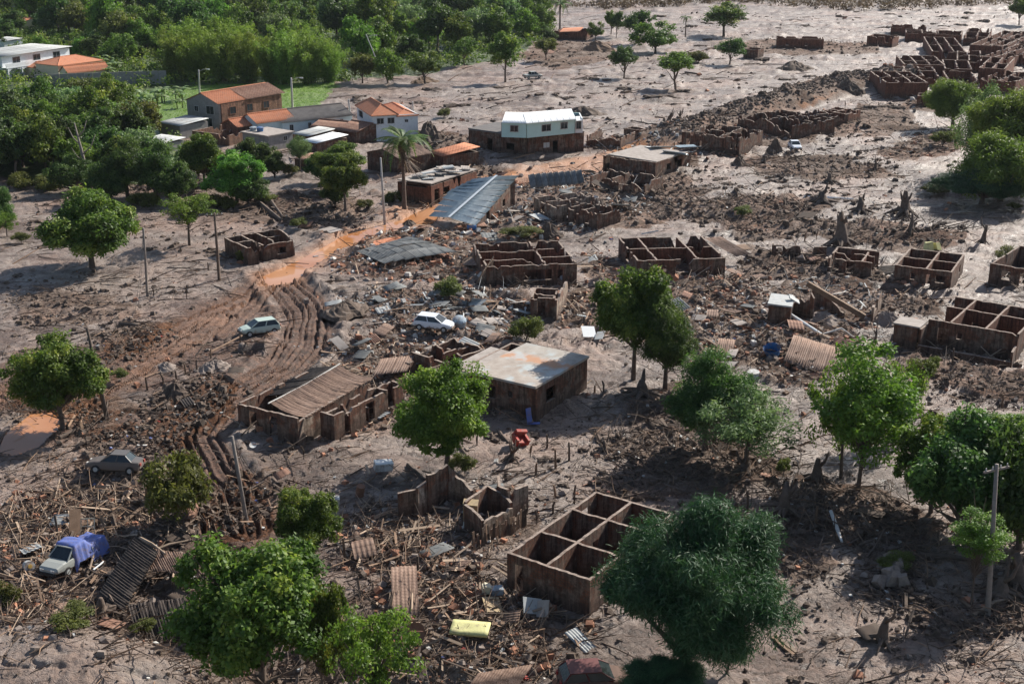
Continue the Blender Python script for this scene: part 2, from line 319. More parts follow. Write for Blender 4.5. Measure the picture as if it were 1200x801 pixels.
simple('grey_wall', (.20, .19, .18), (.32, .30, .28), 1.2, .9, .3)
def tile_mat(name, a, b, c):
    m, nt, bs = new_mat(name); v = coord(nt)
    col = ramp(nt, noise(nt, v, 1.1, 6, .75), [(.3, a), (.52, b), (.72, c)])
    wv = nt.nodes.new('ShaderNodeTexWave'); wv.bands_direction = 'Y'; wv.inputs['Scale'].default_value = 1.0; wv.inputs['Distortion'].default_value = .6
    nt.links.new(v, wv.inputs[0])
    col = mix(nt, col, ramp(nt, wv.outputs['Fac'], [(.05, (.55, .5, .48)), (.3, (1, 1, 1))]), .7, 'MULTIPLY')
    nt.links.new(col, bs.inputs['Base Color']); bs.inputs['Roughness'].default_value = .85
    bump(nt, bs, noise(nt, v, 14, 3), .5, .04)
tile_mat('terracotta', (.42, .15, .07), (.56, .22, .11), (.40, .2, .13))
tile_mat('old_tile', (.17, .08, .05), (.28, .15, .10), (.34, .23, .17))
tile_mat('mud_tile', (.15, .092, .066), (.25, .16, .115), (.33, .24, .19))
tile_mat('shaded_tile', (.028, .020, .016), (.05, .037, .030), (.09, .068, .056))  # tile with the shade of slopes facing away from the sun in its colour
simple('dark_roof', (.09, .08, .075), (.16, .145, .135), 1.0, .8, .3)
simple('fibre_cement', (.10, .105, .105), (.18, .185, .18), 1.0, .85, .3, c3=(.26, .24, .22), rnd=.25)
simple('grey_sheet', (.30, .31, .30), (.42, .43, .42), 1.0, .75, .2, c3=(.3, .25, .21), rnd=.15)
simple('blue_metal', (.20, .26, .30), (.27, .34, .385), .5, .55, .1, rnd=.04)
simple('white_sheet', (.72, .73, .72), (.82, .83, .82), .5, .6, .05)
simple('ridge_white', (.6, .65, .68), (.7, .74, .76), 1, .5, .05)
# concrete slab stained orange and pale blue grey
m, nt_, bs = new_mat('stained_slab'); v = coord(nt_)
c0 = ramp(nt_, noise(nt_, v, .9, 6, .7), [(.3, (.27, .235, .20)), (.7, (.44, .40, .35))])
gx = nt_.nodes.new('ShaderNodeSeparateXYZ'); nt_.links.new(v, gx.inputs[0])
band = math_(nt_, 'ADD', gx.outputs[1], math_(nt_, 'MULTIPLY', noise(nt_, v, .8, 4), 2.0))
kk = ramp(nt_, math_(nt_, 'MULTIPLY', band, .2), [(.22, (.1, .1, .1)), (.30, (1, 1, 1)), (.48, (1, 1, 1)), (.62, (0, 0, 0))])
c0 = mix(nt_, c0, (.46, .23, .12), math_(nt_, 'MULTIPLY', kk, .85))
c0 = mix(nt_, c0, (.40, .46, .47), ramp(nt_, noise(nt_, v, .5, 3), [(.5, (0, 0, 0)), (.62, (.7, .7, .7))]))
nt_.links.new(c0, bs.inputs['Base Color']); bs.inputs['Roughness'].default_value = .8; bump(nt_, bs, noise(nt_, v, 6, 4), .3, .05)
simple('slab', (.26, .22, .19), (.42, .37, .33), 1.2, .9, .4)
simple('wood_pale', (.22, .155, .105), (.38, .28, .20), 2, .85, .2, rnd=.35)
simple('wood_brown', (.13, .08, .05), (.24, .155, .10), 2, .88, .3, rnd=.35)
simple('wood_dark', (.05, .034, .024), (.10, .068, .048), 2, .9, .3, rnd=.3)
simple('bark', (.07, .048, .036), (.15, .11, .085), 3, .92, .5, rnd=.2)
simple('pole_wood', (.16, .13, .11), (.26, .22, .19), 3, .85, .3)
simple('pole_concrete', (.32, .30, .28), (.44, .42, .40), 3, .85, .3)
simple('clod', (.055, .038, .028), (.125, .088, .065), 1.6, .93, .8, c3=(.22, .175, .145))
simple('brick_chunk', (.24, .105, .06), (.36, .17, .10), 3, .9, .3, rnd=.2)
simple('mud_chunk', (.17, .13, .105), (.30, .245, .21), 3, .9, .4)
simple('pale_chunk', (.45, .42, .38), (.62, .6, .56), 3, .85, .2)
simple('orange_plastic', (.75, .42, .08), (.8, .5, .12), 2, .6, .1)
simple('glass_dark', (.012, .018, .022), (.03, .04, .045), 2, .12, 0)
simple('opening_dark', (.02, .017, .015), (.035, .028, .024), 2, .9, 0)
simple('rubber', (.02, .02, .02), (.035, .03, .028), 4, .9, .1)
simple('wire_black', (.02, .02, .02), (.03, .03, .03), 4, .7, 0)
simple('rust', (.16, .07, .04), (.25, .13, .08), 4, .85, .3)
def paint(name, c, mud, rough=.35, lo=.35, hi=.6):
    m, nt, bs = new_mat(name); v = coord(nt)
    sp = nt.nodes.new('ShaderNodeSeparateXYZ'); nt.links.new(v, sp.inputs[0])
    h = math_(nt, 'ADD', sp.outputs[2], math_(nt, 'MULTIPLY', math_(nt, 'SUBTRACT', noise(nt, v, 2.2, 4), .5), 1.0))
    k = ramp(nt, h, [(lo, (1, 1, 1)), (hi, (0, 0, 0))])
    nt.links.new(mix(nt, c, mud, k), bs.inputs['Base Color'])
    nt.links.new(ramp(nt, k, [(0, (rough,) * 3), (1, (.9,) * 3)]), bs.inputs['Roughness'])
MUDC = (.17, .115, .085)
paint('paint_white', (.66, .69, .74), MUDC, .3, .3, .55); paint('paint_green', (.42, .50, .44), MUDC, .35, .25, .55)
paint('paint_red', (.12, .022, .018), (.13, .08, .06), .55, .95, 1.7); paint('paint_mud', (.10, .09, .085), (.15, .115, .095), .45, .3, 1.6)
paint('paint_grey', (.33, .34, .31), MUDC, .4, .2, .5); paint('paint_dark', (.06, .07, .08), MUDC, .3, .1, .3)

def leaf_mat(name, a, b, c, trans=.42):
    m, nt, bs = new_mat(name)
    t = nt.nodes.new('ShaderNodeAttribute'); t.attribute_name = 'tint'
    col = ramp(nt, t.outputs['Fac'], [(.0, a), (.55, b), (1.0, c)])
    oi = nt.nodes.new('ShaderNodeObjectInfo')
    hs = nt.nodes.new('ShaderNodeHueSaturation'); nt.links.new(col, hs.inputs['Color'])
    nt.links.new(math_(nt, 'MULTIPLY_ADD', oi.outputs['Random'], .045, .452), hs.inputs['Hue'])
    nt.links.new(math_(nt, 'MULTIPLY_ADD', oi.outputs['Random'], .45, .9), hs.inputs['Value'])
    nt.links.new(hs.outputs[0], bs.inputs['Base Color']); bs.inputs['Roughness'].default_value = .55
    bs.inputs['Specular IOR Level'].default_value = .3
    tr = nt.nodes.new('ShaderNodeBsdfTranslucent'); nt.links.new(mix(nt, hs.outputs[0], (1.0, 1.15, .5), .6, 'MULTIPLY'), tr.inputs['Color'])
    ms = nt.nodes.new('ShaderNodeMixShader'); ms.inputs[0].default_value = trans
    out = nt.nodes['Material Output']
    nt.links.new(bs.outputs[0], ms.inputs[1]); nt.links.new(tr.outputs[0], ms.inputs[2]); nt.links.new(ms.outputs[0], out.inputs[0])
leaf_mat('leaf_mango', (.036, .076, .014), (.088, .165, .030), (.21, .27, .05))
leaf_mat('leaf_bright', (.042, .12, .018), (.105, .245, .036), (.20, .34, .06))
leaf_mat('leaf_dark', (.026, .062, .018), (.062, .130, .032), (.12, .21, .05))
leaf_mat('leaf_cedar', (.022, .058, .034), (.043, .112, .056), (.085, .175, .08), .28)
leaf_mat('leaf_pale', (.06, .12, .045), (.13, .215, .09), (.24, .33, .16))
leaf_mat('leaf_olive', (.06, .075, .022), (.11, .14, .035), (.19, .22, .06))
leaf_mat('leaf_bamboo', (.055, .12, .022), (.125, .225, .038), (.20, .30, .062))
leaf_mat('leaf_brown', (.08, .055, .035), (.13, .09, .055), (.20, .15, .09), .2)
def dirty(name, c, k=.5):
    m, nt, bs = new_mat(name); v = coord(nt)
    f = ramp(nt, noise(nt, v, 1.9, 7, .75), [(k - .08, (1, 1, 1)), (k + .12, (0, 0, 0))])
    nt.links.new(mix(nt, mix(nt, c, tuple(q * .75 for q in c), noise(nt, v, 5, 4)), (.20, .145, .11), math_(nt, 'MULTIPLY', f, .85)), bs.inputs['Base Color']); bs.inputs['Roughness'].default_value = .75
    bump(nt, bs, noise(nt, v, 6, 5), .4, .05)
dirty('white_paint', (.70, .71, .69), .46); dirty('yellow_foam', (.66, .63, .28), .38); dirty('red_cloth', (.42, .035, .022), .42); dirty('blue_plastic', (.03, .16, .40), .44); dirty('tank_blue', (.36, .46, .54), .45)
dirty('blue_cloth', (.11, .16, .44), .40); dirty('cream_board', (.50, .37, .20), .44)
# orange silty water
m, nt_, bs = new_mat('silt_water'); v = coord(nt_)
nt_.links.new(ramp(nt_, noise(nt_, v, .12, 2), [(.4, (.40, .16, .055)), (.65, (.50, .26, .14))]), bs.inputs['Base Color'])
bs.inputs['Roughness'].default_value = .04; bs.inputs['IOR'].default_value = 1.33
bump(nt_, bs, noise(nt_, v, 4, 3), .03, .02)

# ------------------------------------------------------------------ mesh helpers
def mesh_np(name, V, F, mat=None, mi=None, attrs=None, smooth=False):
    """V (n,3), F (m,k) all faces with k corners"""
    me = bpy.data.meshes.new(name); V = np.asarray(V, np.float32); F = np.asarray(F, np.int32)
    me.vertices.add(len(V)); me.vertices.foreach_set('co', V.ravel())
    m, k = F.shape
    me.loops.add(m * k); me.loops.foreach_set('vertex_index', F.ravel())
    me.polygons.add(m); me.polygons.foreach_set('loop_start', np.arange(0, m * k, k, dtype=np.int32))
    if mi is not None: me.polygons.foreach_set('material_index', np.asarray(mi, np.int32))
    if smooth: me.polygons.foreach_set('use_smooth', np.ones(m, bool))
    for n_, a in (attrs or {}).items():
        at = me.attributes.new(n_, 'FLOAT', 'POINT'); at.data.foreach_set('value', np.asarray(a, np.float32))
    for mm in (mat if isinstance(mat, (list, tuple)) else [mat] if mat else []): me.materials.append(MT[mm])
    me.update(calc_edges=True); return me
class MB:
    """collects shapes into one mesh"""
    def __init__(s): s.v = []; s.f = []; s.m = []
    def add(s, vs, fs, mi=0):
        o = len(s.v); s.v.extend([tuple(q) for q in vs]); s.f.extend([tuple(o + i for i in f) for f in fs]); s.m.extend([mi] * len(fs)); return s
    def box(s, c, size, rot=None, mi=0):
        hx, hy, hz = size[0] / 2, size[1] / 2, size[2] / 2; c = Vector(c)
        vs = [Vector((x, y, z)) for z in (-hz, hz) for y in (-hy, hy) for x in (-hx, hx)]
        if rot is not None:
            M = rot if isinstance(rot, Matrix) else Euler(rot).to_matrix(); vs = [M @ q for q in vs]
        return s.add([q + c for q in vs], [(0, 2, 3, 1), (4, 5, 7, 6), (0, 1, 5, 4), (2, 6, 7, 3), (0, 4, 6, 2), (1, 3, 7, 5)], mi)
    def bar(s, a, b, wd, th, mi=0):
        a, b = Vector(a), Vector(b); d = b - a; L = d.length
        if L < 1e-4: return s
        return s.box((a + b) / 2, (L, wd, th), d.to_track_quat('X', 'Z').to_matrix(), mi)
    def tube(s, pts, rs, n=6, mi=0, cap=True):
        pts = [Vector(p) for p in pts]; rings = []; o = len(s.v)
        for i, p in enumerate(pts):
            d = (pts[min(i + 1, len(pts) - 1)] - pts[max(i - 1, 0)])
            q = d.to_track_quat('Z', 'Y').to_matrix() if d.length > 1e-6 else Matrix.Identity(3)
            r = rs[i] if isinstance(rs, (list, tuple)) else rs
            for k in range(n):
                a = 2 * PI * k / n; s.v.append(tuple(p + q @ Vector((math.cos(a) * r, math.sin(a) * r, 0))))
        for i in range(len(pts) - 1):
            for k in range(n):
                k2 = (k + 1) % n; s.f.append((o + i * n + k, o + i * n + k2, o + (i + 1) * n + k2, o + (i + 1) * n + k)); s.m.append(mi)
        if cap:
            s.f.append(tuple(o + k for k in range(n - 1, -1, -1))); s.m.append(mi)
            e = o + (len(pts) - 1) * n; s.f.append(tuple(e + k for k in range(n))); s.m.append(mi)
        return s
    def chunk(s, c, r, mi=0, flat=.6):
        c = Vector(c); vs = []
        M = Euler((random.uniform(-.5, .5), random.uniform(-.5, .5), random.uniform(0, 6.3))).to_matrix()
        for z in (-1, 1):
            for y in (-1, 1):
                for x in (-1, 1):
                    k = .85 if z < 0 else .6
                    vs.append(c + M @ Vector((x * r * random.uniform(.5, 1) * k, y * r * random.uniform(.4, .9) * k, z * r * flat * random.uniform(.5, 1))))
        return s.add(vs, [(0, 2, 3, 1), (4, 5, 7, 6), (0, 1, 5, 4), (2, 6, 7, 3), (0, 4, 6, 2), (1, 3, 7, 5)], mi)
    def mesh(s, name, mats, smooth=False):
        me = bpy.data.meshes.new(name); me.from_pydata(s.v, [], s.f)
        for q in (mats if isinstance(mats, (list, tuple)) else [mats]): me.materials.append(MT[q])
        me.polygons.foreach_set('material_index', s.m)
        if smooth: me.polygons.foreach_set('use_smooth', [True] * len(s.f))
        me.update(); return me
def link(name, data, parent=None, loc=(0, 0, 0), rot=(0, 0, 0), scale=None, **kw):
    o = bpy.data.objects.new(name, data); COL.objects.link(o); o.parent = parent; o.location = loc; o.rotation_euler = rot
    if scale is not None: o.scale = scale if hasattr(scale, '__len__') else (scale,) * 3
    for k, v in kw.items():
        if v: o[k] = v
    return o
def build(mb, name, mats, parent=None, loc=(0, 0, 0), rot=(0, 0, 0), smooth=False, **kw):
    return link(name, mb.mesh(name, mats, smooth), parent, loc, rot, **kw)
def root(name, label, cat, loc, rotz=0, group=None):
    return link(name, None, None, loc, (0, 0, rotz), label=label, category=cat, group=group)
def copy_thing(o, loc, rotz, scale=1, label=None):
    c = o.copy(); COL.objects.link(c); c.location = loc; c.rotation_euler = (0, 0, rotz); c.scale = (scale,) * 3
    if label: c['label'] = label
    for ch in o.children:
        d = ch.copy(); COL.objects.link(d); d.parent = c
    return c
U = random.uniform

# ------------------------------------------------------------------ the ground: one sheet, finer where it is near
def make_ground():
    ys = []
    v = 840.0
    while v > -60: ys.append(W(600, v).y); v -= 1.28 if v > 120 else 1.0
    ys = [18, 24, 30, 36, 42, 46, 50] + [y for y in ys if y > 51]
    while ys[-1] < 3500: ys.append(ys[-1] * 1.06)
    ys = np.array(ys)
    t = np.concatenate([[-2.5, -1.6, -1.1, -.8, -.65], np.linspace(-.55, .55, 690), [.65, .8, 1.1, 1.6, 2.5]])
    Yg, Tg = np.meshgrid(ys, t, indexing='ij'); X = Yg * Tg
    z, road, orange, dark, lawn, green = ground(X, Yg, True)
    z = z.reshape(X.shape); ny, nx = X.shape
    V = np.stack([X, Yg, z], -1).reshape(-1, 3)
    i = np.arange(ny - 1)[:, None] * nx + np.arange(nx - 1)[None]
    F = np.stack([i, i + 1, i + nx + 1, i + nx], -1).reshape(-1, 4)
    me = mesh_np('ground', V, F, 'flood_mud', attrs=dict(road=road, orange=orange, dark=dark, lawn=lawn, green=green), smooth=True)
    link('ground', me, kind='structure')
make_ground()
def poly_sheet(name, pl, z, mat, **kw):
    me = bpy.data.meshes.new(name); me.from_pydata([(x, y, z) for x, y in pl], [], [tuple(range(len(pl)))]); me.materials.append(MT[mat])
    link(name, me, **kw)
poly_sheet('water', PUD, -.10, 'silt_water', kind='structure')
poly_sheet('water', PUD2, -.08, 'silt_water', kind='structure')

# ------------------------------------------------------------------ walls
def wall_mesh(L, h, th, top=None, holes=(), z0=-.9, rag=0.0, mat='mud_wall', seed=0, jag=.45):
    """wall along +x from 0 to L, holes = (x0,x1,z0,z1), top = [(u,h)...]"""
    rd = random.Random(seed)
    top = top or [(0, h), (1, h)]
    def H(x):
        u = x / L
        for (a, ha), (b, hb) in zip(top[:-1], top[1:]):
            if a <= u <= b + 1e-6: return ha + (hb - ha) * ((u - a) / max(b - a, 1e-6))
        return top[-1][1]
    xs = {0.0, L} | {a * L for a, _ in top}
    jag = .33; n = max(1, int(L / jag)); xs |= {L * i / n + (rd.uniform(-.12, .12) if 0 < i < n else 0) for i in range(n + 1)} if rag else set()
    for q in holes: xs |= {max(0, q[0]), min(L, q[1])}
    xs = sorted(xs); xs = [x for i, x in enumerate(xs) if i == 0 or x - xs[i - 1] > .02]; xs[-1] = L
    tops = []; lv = 0
    for x in xs:
        if rd.random() < .38: lv = rd.random() ** 2.4 * rag
        if rag > .09 and rd.random() < .05: lv = h * rd.uniform(.2, .6)
        tops.append(max(.15, H(x) - lv * (1 if rd.random() < .8 else .6) - (rd.random() * .05 if rag else 0)))
    mb = MB(); hy = th / 2
    def col(x0, x1, a0, a1, b0, b1, left, right):
        v = [(x, y, z) for x, (zl, zh) in ((x0, (a0, a1)), (x1, (b0, b1))) for y in (-hy, hy) for z in (zl, zh)]
        f = [(0, 1, 5, 4)[::-1], (2, 3, 7, 6), (1, 3, 7, 5)[::-1], (0, 2, 6, 4)]
        if left: f.append((0, 1, 3, 2))
        if right: f.append((4, 5, 7, 6)[::-1])
        mb.add(v, f)
    for i in range(len(xs) - 1):
        x0, x1 = xs[i], xs[i + 1]; xm = (x0 + x1) / 2; hl = [q for q in holes if q[0] < xm < q[1]]
        L_, R_ = i == 0, i == len(xs) - 2
        if not hl: col(x0, x1, z0, tops[i], z0, tops[i + 1], True if L_ or holes else False, True if R_ or holes else False)
        else:
            q = hl[0]
            if q[2] > .02: col(x0, x1, z0, q[2], z0, q[2], L_, R_)
            if q[3] < min(tops[i], tops[i + 1]) - .03: col(x0, x1, q[3], tops[i], q[3], tops[i + 1], L_, R_)
    return mb.mesh('wall', mat)
SEED = [100]
def wall(parent, a, b, h, th=.22, mat='mud_wall', z=0, **kw):
    """wall child between world xy points a and b; parent is an unrotated Empty"""
    a = Vector((a[0], a[1])); b = Vector((b[0], b[1])); d = b - a; SEED[0] += 1
    me = wall_mesh(d.length, h, th, mat=mat, seed=SEED[0], **kw)
    p = parent.location
    return link('wall', me, parent, (a.x - p.x, a.y - p.y, z - p.z), (0, 0, math.atan2(d.y, d.x)))
RUINS = []                                          # centres and radii, so that drift is not strewn through walls
def frame3(A, B, C, h, ca=False):
    """box footprint from three photo pixels at height h: A left front, B front corner, C far end next to B (or to A if ca)"""
    a, b, c = W(*A, h).to_2d(), W(*B, h).to_2d(), W(*C, h).to_2d()
    u = (b - a); L = u.length; u /= L; n = Vector((-u.y, u.x)); D = max(1.2, (c - (a if ca else b)).dot(n))
    return a, u, n, L, D
def ruin(name, label, A, B, C, h, cols=(), rows=(), holes=None, rag=.25, mat='mud_wall', ca=False, skip='', tops=None, cat='ruin', inner=None, crossrag=None, th=.2, group=None):
    """roofless walls. cols: fractions along the front where walls run back; rows: fractions of the depth where walls run across"""
    a, u, n, L, D = frame3(A, B, C, h, ca); holes = holes or {}; tops = tops or {}
    c = a + u * L / 2 + n * D / 2; z = GZ(a.x, a.y)
    r = root(name, label, cat, (a.x, a.y, 0), group=group); RUINS.append((c.x, c.y, max(L, D) / 2))
    P = lambda s, t: a + u * (s * L) + n * (t * D)
    hh = lambda key, LL: [(q[0] * LL, q[1] * LL, q[2], q[3]) for q in holes.get(key, ())]
    e = th / 2
    def w_(key, p, q, LL, m=mat, rg=rag):
        if key in skip: return
        t = tops.get(key)
        d = (q - p).normalized() * (e if key in 'FK' else -e)
        wall(r, p - d, q + d, h, th, m, holes=hh(key, LL), rag=rg, top=[(x, v * h) for x, v in t] if t else None)
    w_('F', P(0, 0), P(1, 0), L); w_('K', P(0, 1), P(1, 1), L); w_('L', P(0, 0), P(0, 1), D); w_('R', P(1, 0), P(1, 1), D)
    im = inner or mat; cr = rag if crossrag is None else crossrag
    xs = [0] + list(cols) + [1]
    for i, q in enumerate(cols): w_('c%d' % i, P(q, 0), P(q, 1), D, im, cr)
    for j, t in enumerate(rows):                     # across walls butt against the ones running back
        for i in range(len(xs) - 1):
            if 'r%d%d' % (j, i) in skip: continue
            p, q = P(xs[i], t), P(xs[i + 1], t); d = (q - p).normalized() * (e + .003)
            SEED[0] += 1
            wall(r, p + d, q - d, h - .01, th, im, rag=cr, holes=[(k[0] * (q - p).length, k[1] * (q - p).length, k[2], k[3]) for k in holes.get('r%d%d' % (j, i), ())])
    if L * D > 8 and cat == 'ruin' and a.y < 330:                 # fallen masonry and silt lying in the rooms
        mb = MB(); q = random.Random(SEED[0]); N = int(min(220, L * D * 2.2)); f = 1 if a.y < 200 else 1.6
        st_ = random.getstate(); random.seed(SEED[0])
        pts = [(a + u * (q.uniform(.02, .98) * L) + n * ((q.random() ** .8) * .96 * D)) if q.random() < .7 else (a + u * (q.uniform(-.05, 1.1) * L) - n * abs(q.gauss(.3, .8))) for _ in range(N)]
        zs = ground(np.array([p.x for p in pts]), np.array([p.y for p in pts])).tolist()
        for p, zz in zip(pts, zs):
            k = q.random(); p = (p.x - a.x, p.y - a.y, zz + .05)
            if k < .6: mb.chunk(p, (q.uniform(.06, .2) + q.random() ** 4 * .5) * f, q.choice((0, 0, 1, 2, 3)), flat=.6)
            else:
                an = q.uniform(0, 6.3); Ls = q.uniform(.6, 2.6); e = q.uniform(-.1, .7); d = Vector((math.cos(an) * math.cos(e), math.sin(an) * math.cos(e), math.sin(e))) * Ls; mb.bar(Vector(p), Vector(p) + d, q.uniform(.05, .14), .05, q.choice((4, 5)))
        random.setstate(st_)
        build(mb, 'rubble', ['clod', 'brick_chunk', 'mud_chunk', 'wood_dark', 'wood_brown', 'wood_pale'], r, kind='stuff')
    return r, a, u, n, L, D
def corrugated(L, D, amp=.03, pitch=.25, seg=3, sag=0.0, thick=.015, rag=0.0):
    """sheet in x (across waves) and y (down the slope)"""
    nx = max(4, int(L / pitch * 4)); xs = np.linspace(0, L, nx + 1); ys = np.linspace(0, D, seg + 1)
    X, Y = np.meshgrid(xs, ys); Z = amp * np.cos(X / pitch * 2 * PI) + sag * (-4 * (Y / D) * (1 - Y / D))
    if rag: Y = Y + (Y >= D - 1e-6) * RNG.uniform(-rag, 0, X.shape) ; Z = Z + RNG.uniform(-rag, rag, X.shape) * .12
    V1 = np.stack([X, Y, Z], -1).reshape(-1, 3); V2 = V1 - [0, 0, thick]
    i = (np.arange(seg)[:, None] * (nx + 1) + np.arange(nx)[None]); F = np.stack([i, i + 1, i + nx + 2, i + nx + 1], -1).reshape(-1, 4)
    N = len(V1); e = []
    for k in range(nx): e.append((k, k + N, k + 1 + N, k + 1)); o = seg * (nx + 1); e.append((o + k, o + k + 1, o + k + 1 + N, o + k + N))
    return np.concatenate([V1, V2]), np.concatenate([F, F[:, ::-1] + N, np.array(e)])
def place_sheet(name, P, Q, R_, mat, parent=None, amp=.03, pitch=.25, over=0, **kw):
    """corrugated sheet with corner P, across waves P->Q, along waves P->R"""
    P, Q, R_ = Vector(P), Vector(Q), Vector(R_)
    zz = (Q - P).cross(R_ - P)
    if zz.z < 0: P, Q, R_ = Q, P, R_ + (Q - P)
    P0_ = P; x = (Q - P); L = x.length; x.normalize(); D = (R_ - P).length; zz = x.cross(R_ - P).normalized()
    lab = {k: kw.pop(k) for k in ('label', 'category', 'group') if k in kw}
    V, F = corrugated(L, D, amp, pitch, **kw); ye = (R_ - P0_) / D
    V = V[:, :1] * np.array(x) + V[:, 1:2] * np.array(ye) + V[:, 2:] * np.array(zz); me = mesh_np(name, V, F, mat)
    o = link(name, me, parent, tuple(P - (parent.location if parent else Vector())), **lab); return o
def slope(parent, P, Q, R_, n, mat, name='roof_sheet', amp=.03, pitch=.25, lap=.06, **kw):
    """a roof slope of n sheets side by side from P to Q, each running down to R"""
    P, Q, R_ = Vector(P), Vector(Q), Vector(R_)
    for i in range(n):
        lift = Vector((0, 0, .025 * (i % 2)))
        a = P.lerp(Q, i / n) + lift; b = P.lerp(Q, (i + 1 + (lap if i < n - 1 else 0)) / n) + lift
        place_sheet(name, a, b, a + (R_ - P), mat, parent, amp, pitch, **kw)
def gable(parent, a, u, n, L, D, h, rh, mat, over=.35, along='u', amp=.035, pitch=.22, mat2=None, sag=0, gmat=None, rag=0):
    """two roof slopes and two gable triangles; ridge along u or n"""
    if along == 'n': a = a + u * L; u, n, L, D = n, -u, D, L
    V3 = lambda s, t, z: Vector((*(a + u * s + n * t), z))
    k = rh / (D / 2)
    for s_, m_ in ((0, mat), (1, mat2 or mat)):
        if s_ == 0: P, Q, R_ = V3(-over, D / 2, h + rh + .06), V3(L + over, D / 2, h + rh + .06), V3(-over, -over, h - over * k + .06)
        else: P, Q, R_ = V3(L + over, D / 2, h + rh + .06), V3(-over, D / 2, h + rh + .06), V3(L + over, D + over, h - over * k + .06)
        place_sheet('roof', P, Q, R_, m_, parent, amp, pitch, sag=sag, rag=rag)
    for s in (0, L):
        mb = MB(); p0, p1, p2 = V3(s, 0, h - .02), V3(s, D, h - .02), V3(s, D / 2, h + rh - .02)
        w_ = Vector((*u, 0)) * .1; q = parent.location
        mb.add([p0 - w_ - q, p1 - w_ - q, p2 - w_ - q, p0 + w_ - q, p1 + w_ - q, p2 + w_ - q], [(0, 2, 1), (3, 4, 5), (0, 1, 4, 3), (1, 2, 5, 4), (2, 0, 3, 5)])
        build(mb, 'gable', gmat or 'mud_wall', parent)
    p = V3(-over, D / 2, h + rh + .1) - parent.location; q = V3(L + over, D / 2, h + rh + .1) - parent.location
    build(MB().tube([p, q], .12, 6), 'ridge_cap', mat, parent)
def hip(parent, a, u, n, L, D, h, rh, mat, over=.4):
    V3 = lambda s, t, z: Vector((*(a + u * s + n * t), z)) - parent.location
    m = min(L, D) / 2; o = over
    c = [V3(-o, -o, h), V3(L + o, -o, h), V3(L + o, D + o, h), V3(-o, D + o, h)]
    r0, r1 = (V3(m, D / 2, h + rh), V3(L - m, D / 2, h + rh)) if L >= D else (V3(L / 2, m, h + rh), V3(L / 2, D - m, h + rh))
    up = Vector((0, 0, .12))
    fs = [(0, 1, 5, 4), (2, 3, 4, 5), (1, 2, 5), (3, 0, 4)] if L >= D else [(0, 1, 4), (1, 2, 5, 4), (2, 3, 5), (3, 0, 4, 5)]
    vs = c + [r0, r1]
    mb = MB().add([v + up for v in vs], fs); mb.add([c[0], c[1], c[2], c[3], c[0] + up, c[1] + up, c[2] + up, c[3] + up], [(0, 3, 2, 1), (0, 1, 5, 4), (1, 2, 6, 5), (2, 3, 7, 6), (3, 0, 4, 7)])
    o = build(mb, 'roof', mat, parent)
    rc = MB()
    for p, q in ((c[0], r0), (c[1], r1 if L >= D else r0), (c[2], r1), (c[3], r0 if L >= D else r1), (r0, r1)): rc.tube([p + up, q + up * 1.2], .09, 5)
    build(rc, 'ridge_cap', mat, parent)
def window(parent, a, d, s, z, wd, ht, frame='white_paint', glass='glass_dark', out=None, depth=.06):
    """a window on the wall starting at xy a along unit d; out = outward normal"""
    c = a + d * s + out * depth; p = parent.location; rz = math.atan2(d.y, d.x)
    f = MB(); t = .07
    f.box((0, 0, ht / 2), (wd, .1, t)); f.box((0, 0, -ht / 2), (wd, .1, t)); f.box((-wd / 2, 0, 0), (t, .1, ht + t)); f.box((wd / 2, 0, 0), (t, .1, ht + t)); f.box((0, 0, 0), (.04, .06, ht))
    o = build(f, 'window', frame, parent, (c.x - p.x, c.y - p.y, z - p.z), (0, 0, rz))
    build(MB().box((0, 0, 0), (wd - t, .03, ht - t)), 'pane', glass, o)
def house(name, label, A, B, C, h, mat='white_wall', roof='gable', rh=1.2, rmat='terracotta', wins=(), over=.35, along='u', cat='house', holes=None, gz=None, **kw):
    a, u, n, L, D = frame3(A, B, C, 0 if gz is None else gz)
    r = root(name, label, cat, (a.x, a.y, 0)); RUINS.append((*(a + u * L / 2 + n * D / 2), max(L, D) / 2))
    e = .1; P = lambda s, t: a + u * s + n * t; holes = holes or {}
    wall(r, P(-e, 0), P(L + e, 0), h, .2, mat, holes=holes.get('F', ())); wall(r, P(-e, D), P(L + e, D), h, .2, mat)
    wall(r, P(0, e + .003), P(0, D - e - .003), h - .01, .2, mat, holes=holes.get('L', ())); wall(r, P(L, e + .003), P(L, D - e - .003), h - .01, .2, mat, holes=holes.get('R', ()))
    for side, s, z, wd, ht in wins:
        if side == 'F': window(r, a, u, s * L, z, wd, ht, out=-n, depth=.11)
        elif side == 'R': window(r, P(L, 0), n, s * D, z, wd, ht, out=u, depth=.11)
        elif side == 'L': window(r, P(0, 0), n, s * D, z, wd, ht, out=-u, depth=.11)
    if roof == 'gable': gable(r, a, u, n, L, D, h, rh, rmat, over, along, gmat=mat, **kw)
    elif roof == 'hip': hip(r, a, u, n, L, D, h, rh, rmat, over)
    elif roof == 'flat':
        c = P(L / 2, D / 2); build(MB().box((0, 0, 0), (L + 2 * over, D + 2 * over, .18)), 'roof', rmat, r, (c.x - a.x, c.y - a.y, h + .09), (0, 0, math.atan2(u.y, u.x)))
    elif roof == 'shed':
        V3 = lambda s, t, z: Vector((*P(s, t), z))
        slope(r, V3(-over, D + over, h + rh), V3(L + over, D + over, h + rh), V3(-over, -over, h), max(3, int(L / 1.1)), rmat, **kw)
    return r, a, u, n, L, D

